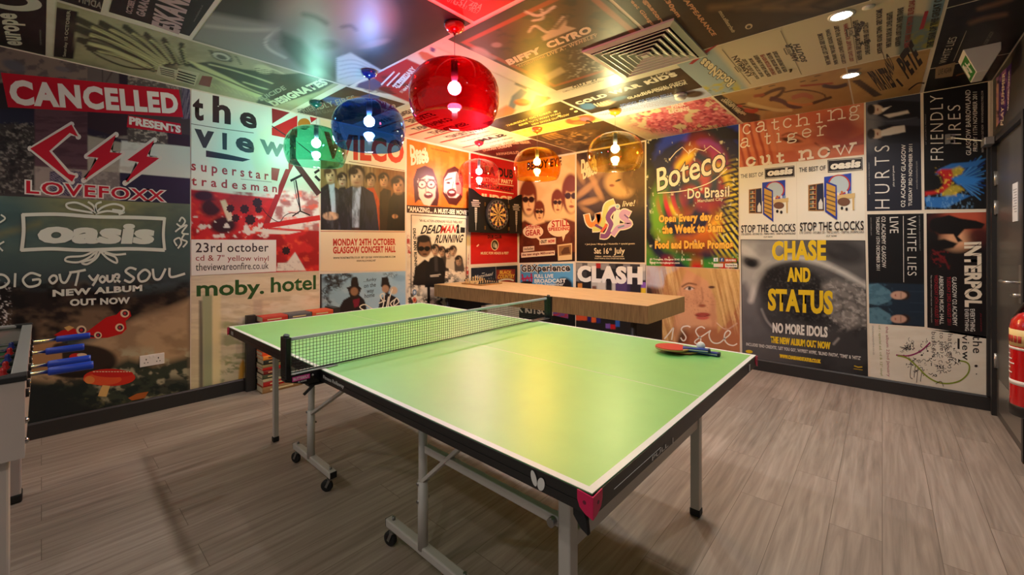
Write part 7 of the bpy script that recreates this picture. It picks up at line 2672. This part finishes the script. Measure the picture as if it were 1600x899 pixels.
# black text strip and neighbours
s = Ceil(-3.16, -2.15, 3.075, 3.53)
c = s.paint()
c.fill((46, 36, 22))
c.noise((76, 60, 34), 24, 10, .5, .65, .6, 251)
c.done()
for k in range(3):
    s.text(('THURSDAY OCTOBER', 'KING TUTS WAH WAH', 'NEW SINGLE OUT NOW')[k], (792 + 20 * k, 198 - k * 3 + 2 * k), (862 + 14 * k, 176 + 6 * k - 4 * k), (790 + 20 * k, 195.6 - k * 3 + 2 * k), (226, 200, 130), .02)
for x, y in ((868, 174), (874, 181), (893, 170), (900, 174)):
    s.ell(x, y, 3, 1.4, (226, 206, 150), -12)
s.done('black ceiling strip with small yellowish lettering behind the amber lamp')
s = Ceil(-3.16, -2.15, 3.545, 3.825)
c = s.paint()
c.fill((226, 190, 112))
c.noise((190, 146, 70), 5, 2.2, .58, .66, .8, 253, c.box(800, 190, 890, 216, 4))
c.ell(907, 187, 24, 7, (196, 84, 56), .2, 1, -6)
c.ell(898, 185, 8, 3, (222, 150, 70), .4)
c.ell(914, 186, 8, 3, (190, 110, 130), .4)
c.ell(905, 192, 10, 2.4, (222, 120, 70), .4)
c.done()
s.done('yellowish ceiling strip with an orange oval picture by the amber canopy')
s = Ceil(-3.16, -2.15, 3.84, 4.90)
c = s.paint()
c.fill((76, 54, 32))
c.noise((112, 82, 44), 16, 8, .5, .62, .8, 255)
c.pol([(846, 212), (866, 207), (884, 214), (858, 219)], (150, 112, 58), 1)
c.noise((190, 150, 96), 8, 3, .56, .64, .8, 257, c.box(868, 206, 928, 226, 4))
for k in range(7):
    c.line([(826 + k * 8, 216 - k * 1.2), (850 + k * 10, 226 - k * 1.2)], (40, 28, 18), 1.6, 1.4, .8, False)
c.done()
s.done('brown stacked-box picture poster on the ceiling by the back wall corner')
s = Ceil(-4.22, -3.18, 3.94, 4.90)
c = s.paint()
c.fill((78, 30, 26))
c.noise((110, 54, 40), 14, 5, .5, .62, .7, 259)
c.done()
for k in range(4):
    q = [((756, 237), (800, 229)), ((768, 232), (806, 223)), ((776, 243), (812, 240)), ((790, 226), (830, 224))][k]
    s.text(('DURAN DURAN', 'SPECIAL GUESTS', 'ARMADILLO', 'DECEMBER')[k], q[0], q[1], (q[0][0] - 3, q[0][1] - 4), (212, 166, 122), .05)
s.done('maroon ceiling poster with peach lettering in the far corner')

# cream poster with red rules along the left wall
s = Ceil(-4.22, -3.21, 2.215, 3.92)
s.base((222, 206, 172))
TX_ = [('BASEMENT JAXX', 2.28), ('STROBE', 2.46), ('COMPARTMENT', 2.68), ('SENTIMENT', 2.9), ('SUB CULTURE PARTY', 3.14), ('SLAM', 3.5)]
for k, (t_, y) in enumerate(TX_):
    s.say(t_, (-3.28, y + .13), (-.62 if len(t_) > 8 else -.42, 0), (0, -.11), (46, 40, 38), .05)
    if k < 5:
        s.patch(-4.14, -3.5 + .18 * (k % 2), y + .155, y + .19, (190, 48, 38))
for k in range(4):
    s.say('HARRI & DOMENIC - 3AM - PENDULUM - DVJ SET', (-3.3, 3.37 + .13 * k), (-.72 + .08 * k, 0), (0, -.045), ((176, 60, 48), (70, 58, 50), (60, 50, 46), (70, 58, 50))[k], .01)
s.patch(-4.14, -3.86, 3.67, 3.70, (190, 48, 38))
s.done('cream ceiling poster with black capitals and red rules along the left wall')

# wing poster on ceiling
s = Ceil(-4.22, -3.24, 1.635, 2.195)
c = s.paint()
c.fill((52, 44, 36))
for i in range(18):
    a_ = -.5 + i * .22
    c.line([(548, 156), (548 + 44 * math.cos(a_), 152 + 14 * math.sin(a_))], ((50, 96, 160), (38, 70, 130))[i % 2], 2.2, 2, .9, False)
c.ell(556, 156, 13, 5, (176, 110, 50), .6)
c.ell(540, 162, 8, 3, (70, 120, 170), .6)
c.done()
s.text('FRIENDLY FIRES', (470, 178), (556, 157), (464, 171), (150, 146, 130), .0)
s.text('ACADEMY GLASGOW', (476, 182), (536, 172), (472, 178), (120, 116, 100), .0)
s.text('O2', (604, 180), (622, 168), (598, 174), (206, 190, 160), -.01)
s.done('dark ceiling poster with a blue feathered wing behind the blue lamp')

# red and white collage
s = Ceil(-3.205, -2.16, 1.665, 3.06)
c = s.paint()
c.fill((224, 212, 192))
c.pol([(578, 108), (632, 90), (672, 108), (664, 150), (640, 160), (592, 140)], (176, 34, 46), 2)
c.noise((70, 30, 36), 26, 6, .5, .6, .8, 261, c.box(570, 118, 640, 162, 6))
c.pol([(560, 130), (584, 122), (600, 132), (584, 142), (556, 136)], (84, 78, 104), 2)
c.pol([(650, 78), (668, 82), (700, 100), (692, 108), (660, 92)], (196, 110, 84), 2)
c.pol([(672, 72), (681, 76), (678, 82), (673, 80)], (96, 76, 140), 1)
c.pol([(790, 178), (800, 150), (814, 138), (824, 144), (808, 160), (800, 180)], (110, 130, 150), 2)
c.pol([(770, 176), (792, 164), (806, 172), (794, 190), (770, 190)], (214, 136, 86), 4)
c.ell(816, 160, 13, 5.4, (196, 104, 60), .3, 1, 4)
c.ell(816, 158, 10, 3.4, (216, 150, 90), .4, 1, 4)
c.pol([(838, 148), (846, 150), (862, 152), (840, 168), (826, 174), (832, 162)], (190, 60, 52), 2)
c.pol([(806, 126), (826, 134), (822, 140), (804, 132)], (110, 120, 130), 1)
c.done()
for k in range(4):
    s.stroke([(596 + 9 * k, 132 + 1.5 * k), (616 + 8 * k, 112 + 2 * k)], 2.6, (226, 208, 196), False)
s.text('21 FEBRUARY', (620, 138), (652, 108), (612, 134), (230, 214, 204), .06)
s.text('11 Iqbal & guests', (630, 146), (650, 128), (624, 143), (230, 214, 204), .06)
s.done('red and white collage poster on the ceiling behind the red lamp')

# festival line-up
s = Ceil(-1.09, .245, 2.885, 3.825)
c = s.paint()
c.fill((204, 190, 162))
x, y = c.w3[..., 0], c.w3[..., 1]
c.mix((150, 170, 178), np.clip((-.80 - x) / .04, 0, 1))
c.noise((186, 172, 60), 10, 5, .5, .6, .9, 271, np.clip((-.83 - x) / .05, 0, 1) * np.clip((y - 3.52) / .06, 0, 1))
c.noise((70, 76, 56), 7, 5, .56, .66, .8, 273, np.clip((-.86 - x) / .05, 0, 1) * np.clip((y - 3.6) / .06, 0, 1))
c.mix((104, 122, 118), np.clip((x - .06) / .03, 0, 1) * np.clip((y - 3.25 + (.2 - x)) / .06, 0, 1))
c.noise((150, 142, 52), 9, 7, .45, .58, .9, 275, np.clip((x - .1) / .04, 0, 1) * np.clip((y - 3.35) / .06, 0, 1))
c.mix((120, 146, 160), np.clip((x - .17) / .03, 0, 1) * np.clip((3.36 - y) / .06, 0, 1))
c.done()
s.poly([(1098, 80), (1124, 68), (1113, 76), (1082, 100), (1076, 100)], (166, 46, 60))
INK = (62, 54, 48)
s.text('RockNess', (1149, 127), (1101, 89), (1138, 136.5), (222, 210, 176), .04, edge=(50, 46, 42), ew=.06)
s.text('KASABIAN', (1177, 117), (1152, 86), (1168, 120), INK, .03)
s.text('SOUTH', (1262, 96), (1249, 68), (1252, 97), INK, .06)
s.text('AMMAR', (1250, 96), (1236, 67), (1240, 97), INK, .06)
s.text('Arcade', (1339, 60), (1352, 34), (1330, 57), INK, .06)
s.text('Megs', (1346, 73), (1362, 66), (1342, 66), INK, .05)
rr = random.Random(9)
BANDS = ['LOWER HEIGHTS', 'PAPER TRAINS', 'THE QUIET', 'NORTH PIER', 'SILVER OAK', 'GREY ROOMS', 'LOST COATS', 'ROUND TOWN']


def billing(x0, x1, y0, y1, rows):
    """columns of tiny names, reading away from the back wall"""
    for k in range(rows):
        xx = x0 + (x1 - x0) * k / max(rows - 1, 1)
        t_ = '  '.join(rr.sample(BANDS, 3))
        d = (y1 - y0) * rr.uniform(.72, 1.0)
        m_ = (y0 + y1) / 2
        s.say(t_, (xx, m_ + d / 2), (0, -d), (-.026, 0), INK if k % 5 != 3 else (150, 70, 66), .04)


billing(-.70, -.52, 3.14, 3.72, 6)
billing(-.27, -.06, 3.06, 3.76, 6)
billing(.0, .13, 3.0, 3.72, 4)
s.patch(-.785, -.781, 2.95, 3.74, (120, 110, 96))
s.patch(-.455, -.451, 2.92, 3.78, (120, 110, 96))
s.patch(-.135, -.131, 2.9, 3.8, (120, 110, 96))
for xx, yy in ((-.775, 3.36), (-.46, 3.26), (-.14, 3.22)):
    s.patch(xx - .022, xx + .022, yy - .06, yy + .06, (70, 62, 56))
    s.patch(xx - .016, xx + .016, yy - .054, yy + .054, (190, 178, 152))
    s.say('FRIDAY', (xx + .010, yy + .046), (0, -.092), (-.02, 0), INK, .03)
s.poly([(1436, 46), (1443, 44), (1451, 16), (1445, 17)], (160, 40, 52))
s.text('THE YEAR OF THE GREAT CITY', (1458, 72), (1476, -16), (1447, 74), (56, 60, 50), .05)
s.done('cream festival line-up poster on the ceiling around the bright downlight')

# tan tattoo poster and pirates poster
s = Ceil(-1.09, -.20, 3.845, 4.905)
c = s.paint()
c.fill((176, 138, 88))
c.noise((156, 118, 70), 40, 16, .45, .65, .6, 281)
c.pol([(1104, 152), (1124, 146), (1166, 172), (1188, 180), (1188, 192), (1140, 190)], (40, 34, 30), 1.5)
for P, col, w in (([(1190, 150), (1206, 142), (1224, 138), (1218, 148), (1204, 156)], (60, 40, 34), 5), ([(1226, 144), (1250, 140), (1278, 144), (1290, 152), (1272, 162), (1246, 164)], (70, 36, 30), 2), ([(1206, 154), (1222, 158), (1236, 166), (1250, 166)], (60, 40, 60), 7), ([(1240, 152), (1256, 148), (1268, 152)], (170, 96, 76), 7), ([(1252, 134), (1276, 132), (1300, 130)], (150, 50, 40), 3), ([(1288, 134), (1306, 136), (1322, 132)], (50, 46, 60), 6), ([(1164, 162), (1152, 164), (1150, 168), (1160, 166), (1180, 170), (1204, 172)], (60, 40, 34), 2.4), ([(1166, 172), (1176, 174), (1182, 172)], (166, 40, 34), 6), ([(1154, 165), (1158, 166)], (166, 40, 34), 4), ([(1170, 162), (1190, 167), (1214, 172), (1236, 172)], (206, 180, 130), 5), ([(1180, 150), (1192, 148)], (150, 74, 50), 5), ([(1272, 160), (1286, 156), (1298, 152)], (50, 38, 34), 4), ([(1232, 160), (1252, 164), (1268, 162)], (190, 120, 70), 4)):
    c.line(P, col, w, 1.6, .95)
for q in ((1206, 134), (1254, 127), (1272, 126), (1278, 118), (1185, 138)):
    c.line([(q[0] - 4, q[1] + 1), q, (q[0] + 4, q[1] - 1)], (60, 44, 36), 1.4, 1)
c.done()
for k in range(3):
    s.text(('DEVIL SOLD HIS SOUL', 'BASEMENT PUNK ROCK', 'DIRTY WORKS')[k], (1163 - 5 * k, 180 - 1.4 * k), (1128 - 4 * k + 6, 156.5 + .4 * k - 1), (1166 - 5 * k, 178 - 1.4 * k), (206, 190, 160), .03)
s.done('tan tattoo-style poster with a winged crest on the ceiling by the back wall')
s = Ceil(-.19, .235, 3.845, 4.905)
c = s.paint()
c.fill((178, 142, 88))
c.noise((160, 122, 72), 30, 14, .45, .65, .6, 283)
c.pol([(1312, 114), (1326, 108), (1346, 106), (1336, 114), (1316, 120)], (70, 60, 66), 2)
c.pol([(1330, 126), (1344, 124), (1378, 148), (1366, 152)], (60, 50, 46), 1.5)
c.done()
PT = (48, 38, 34)
s.text('PETE', (1419, 124), (1442, 98), (1400, 94), PT, .05)
s.text('AND THE', (1396, 131), (1387, 101), (1384, 101), PT, .03)
s.text('AND', (1394, 122), (1398, 104), (1382, 101), PT, .03)
s.text('PIRATES', (1376, 142), (1402, 136), (1354, 112), PT, .05)
s.stroke([(1401, 124), (1410, 134)], 3.4, PT, False)
s.stroke([(1420, 140), (1434, 130), (1444, 130)], 2, PT)
s.done('tan ceiling poster with black western lettering near the exit sign')
# dark posters over the door
s = Ceil(.26, .635, 3.245, 4.275)
c = s.paint()
c.fill((26, 24, 24))
c.line([(1530, 14), (1556, 6), (1580, -2)], (120, 88, 66), 6, 6, .9)
c.line([(1516, 36), (1540, 28), (1572, 22)], (120, 88, 66), 6, 6, .9)
c.done()
s.text('WHITE LIES', (1478, 98), (1496, 57), (1467, 99), (206, 200, 190), -.005)
s.stroke([(1490, 95), (1510, 48)], .8, (170, 164, 156), False)
s.text('LIVE', (1510, 96), (1520, 80), (1499, 97), (190, 184, 176), .0)
s.text('O2 ACADEMY GLASGOW', (1540, 72), (1554, 49), (1534, 72), (130, 124, 118), .01)
s.done('black ceiling poster with thin white lettering behind the exit sign')
s = Ceil(.26, .635, 4.29, 4.905)
s.base((26, 23, 22))
s.poly([(1462, 105), (1493, 97), (1488, 119), (1461, 123)], (150, 128, 100))
s.text('LIVE AGAIN', (1466, 117), (1486, 113), (1467, 108), (70, 56, 46), .02)
s.stroke([(1494, 118), (1508, 114), (1526, 115)], 2, (110, 70, 44))
s.done('black ceiling poster with a small tan panel beside the exit sign')
s = Ceil(-.04, .635, 2.0, 2.875)
s.base((30, 27, 26))
s.done('dark ceiling poster at the top edge beside the line-up poster')
s = Ceil(.26, .635, 2.885, 3.235)
s.base((24, 23, 23))
s.done('black ceiling strip in the top right of the room')
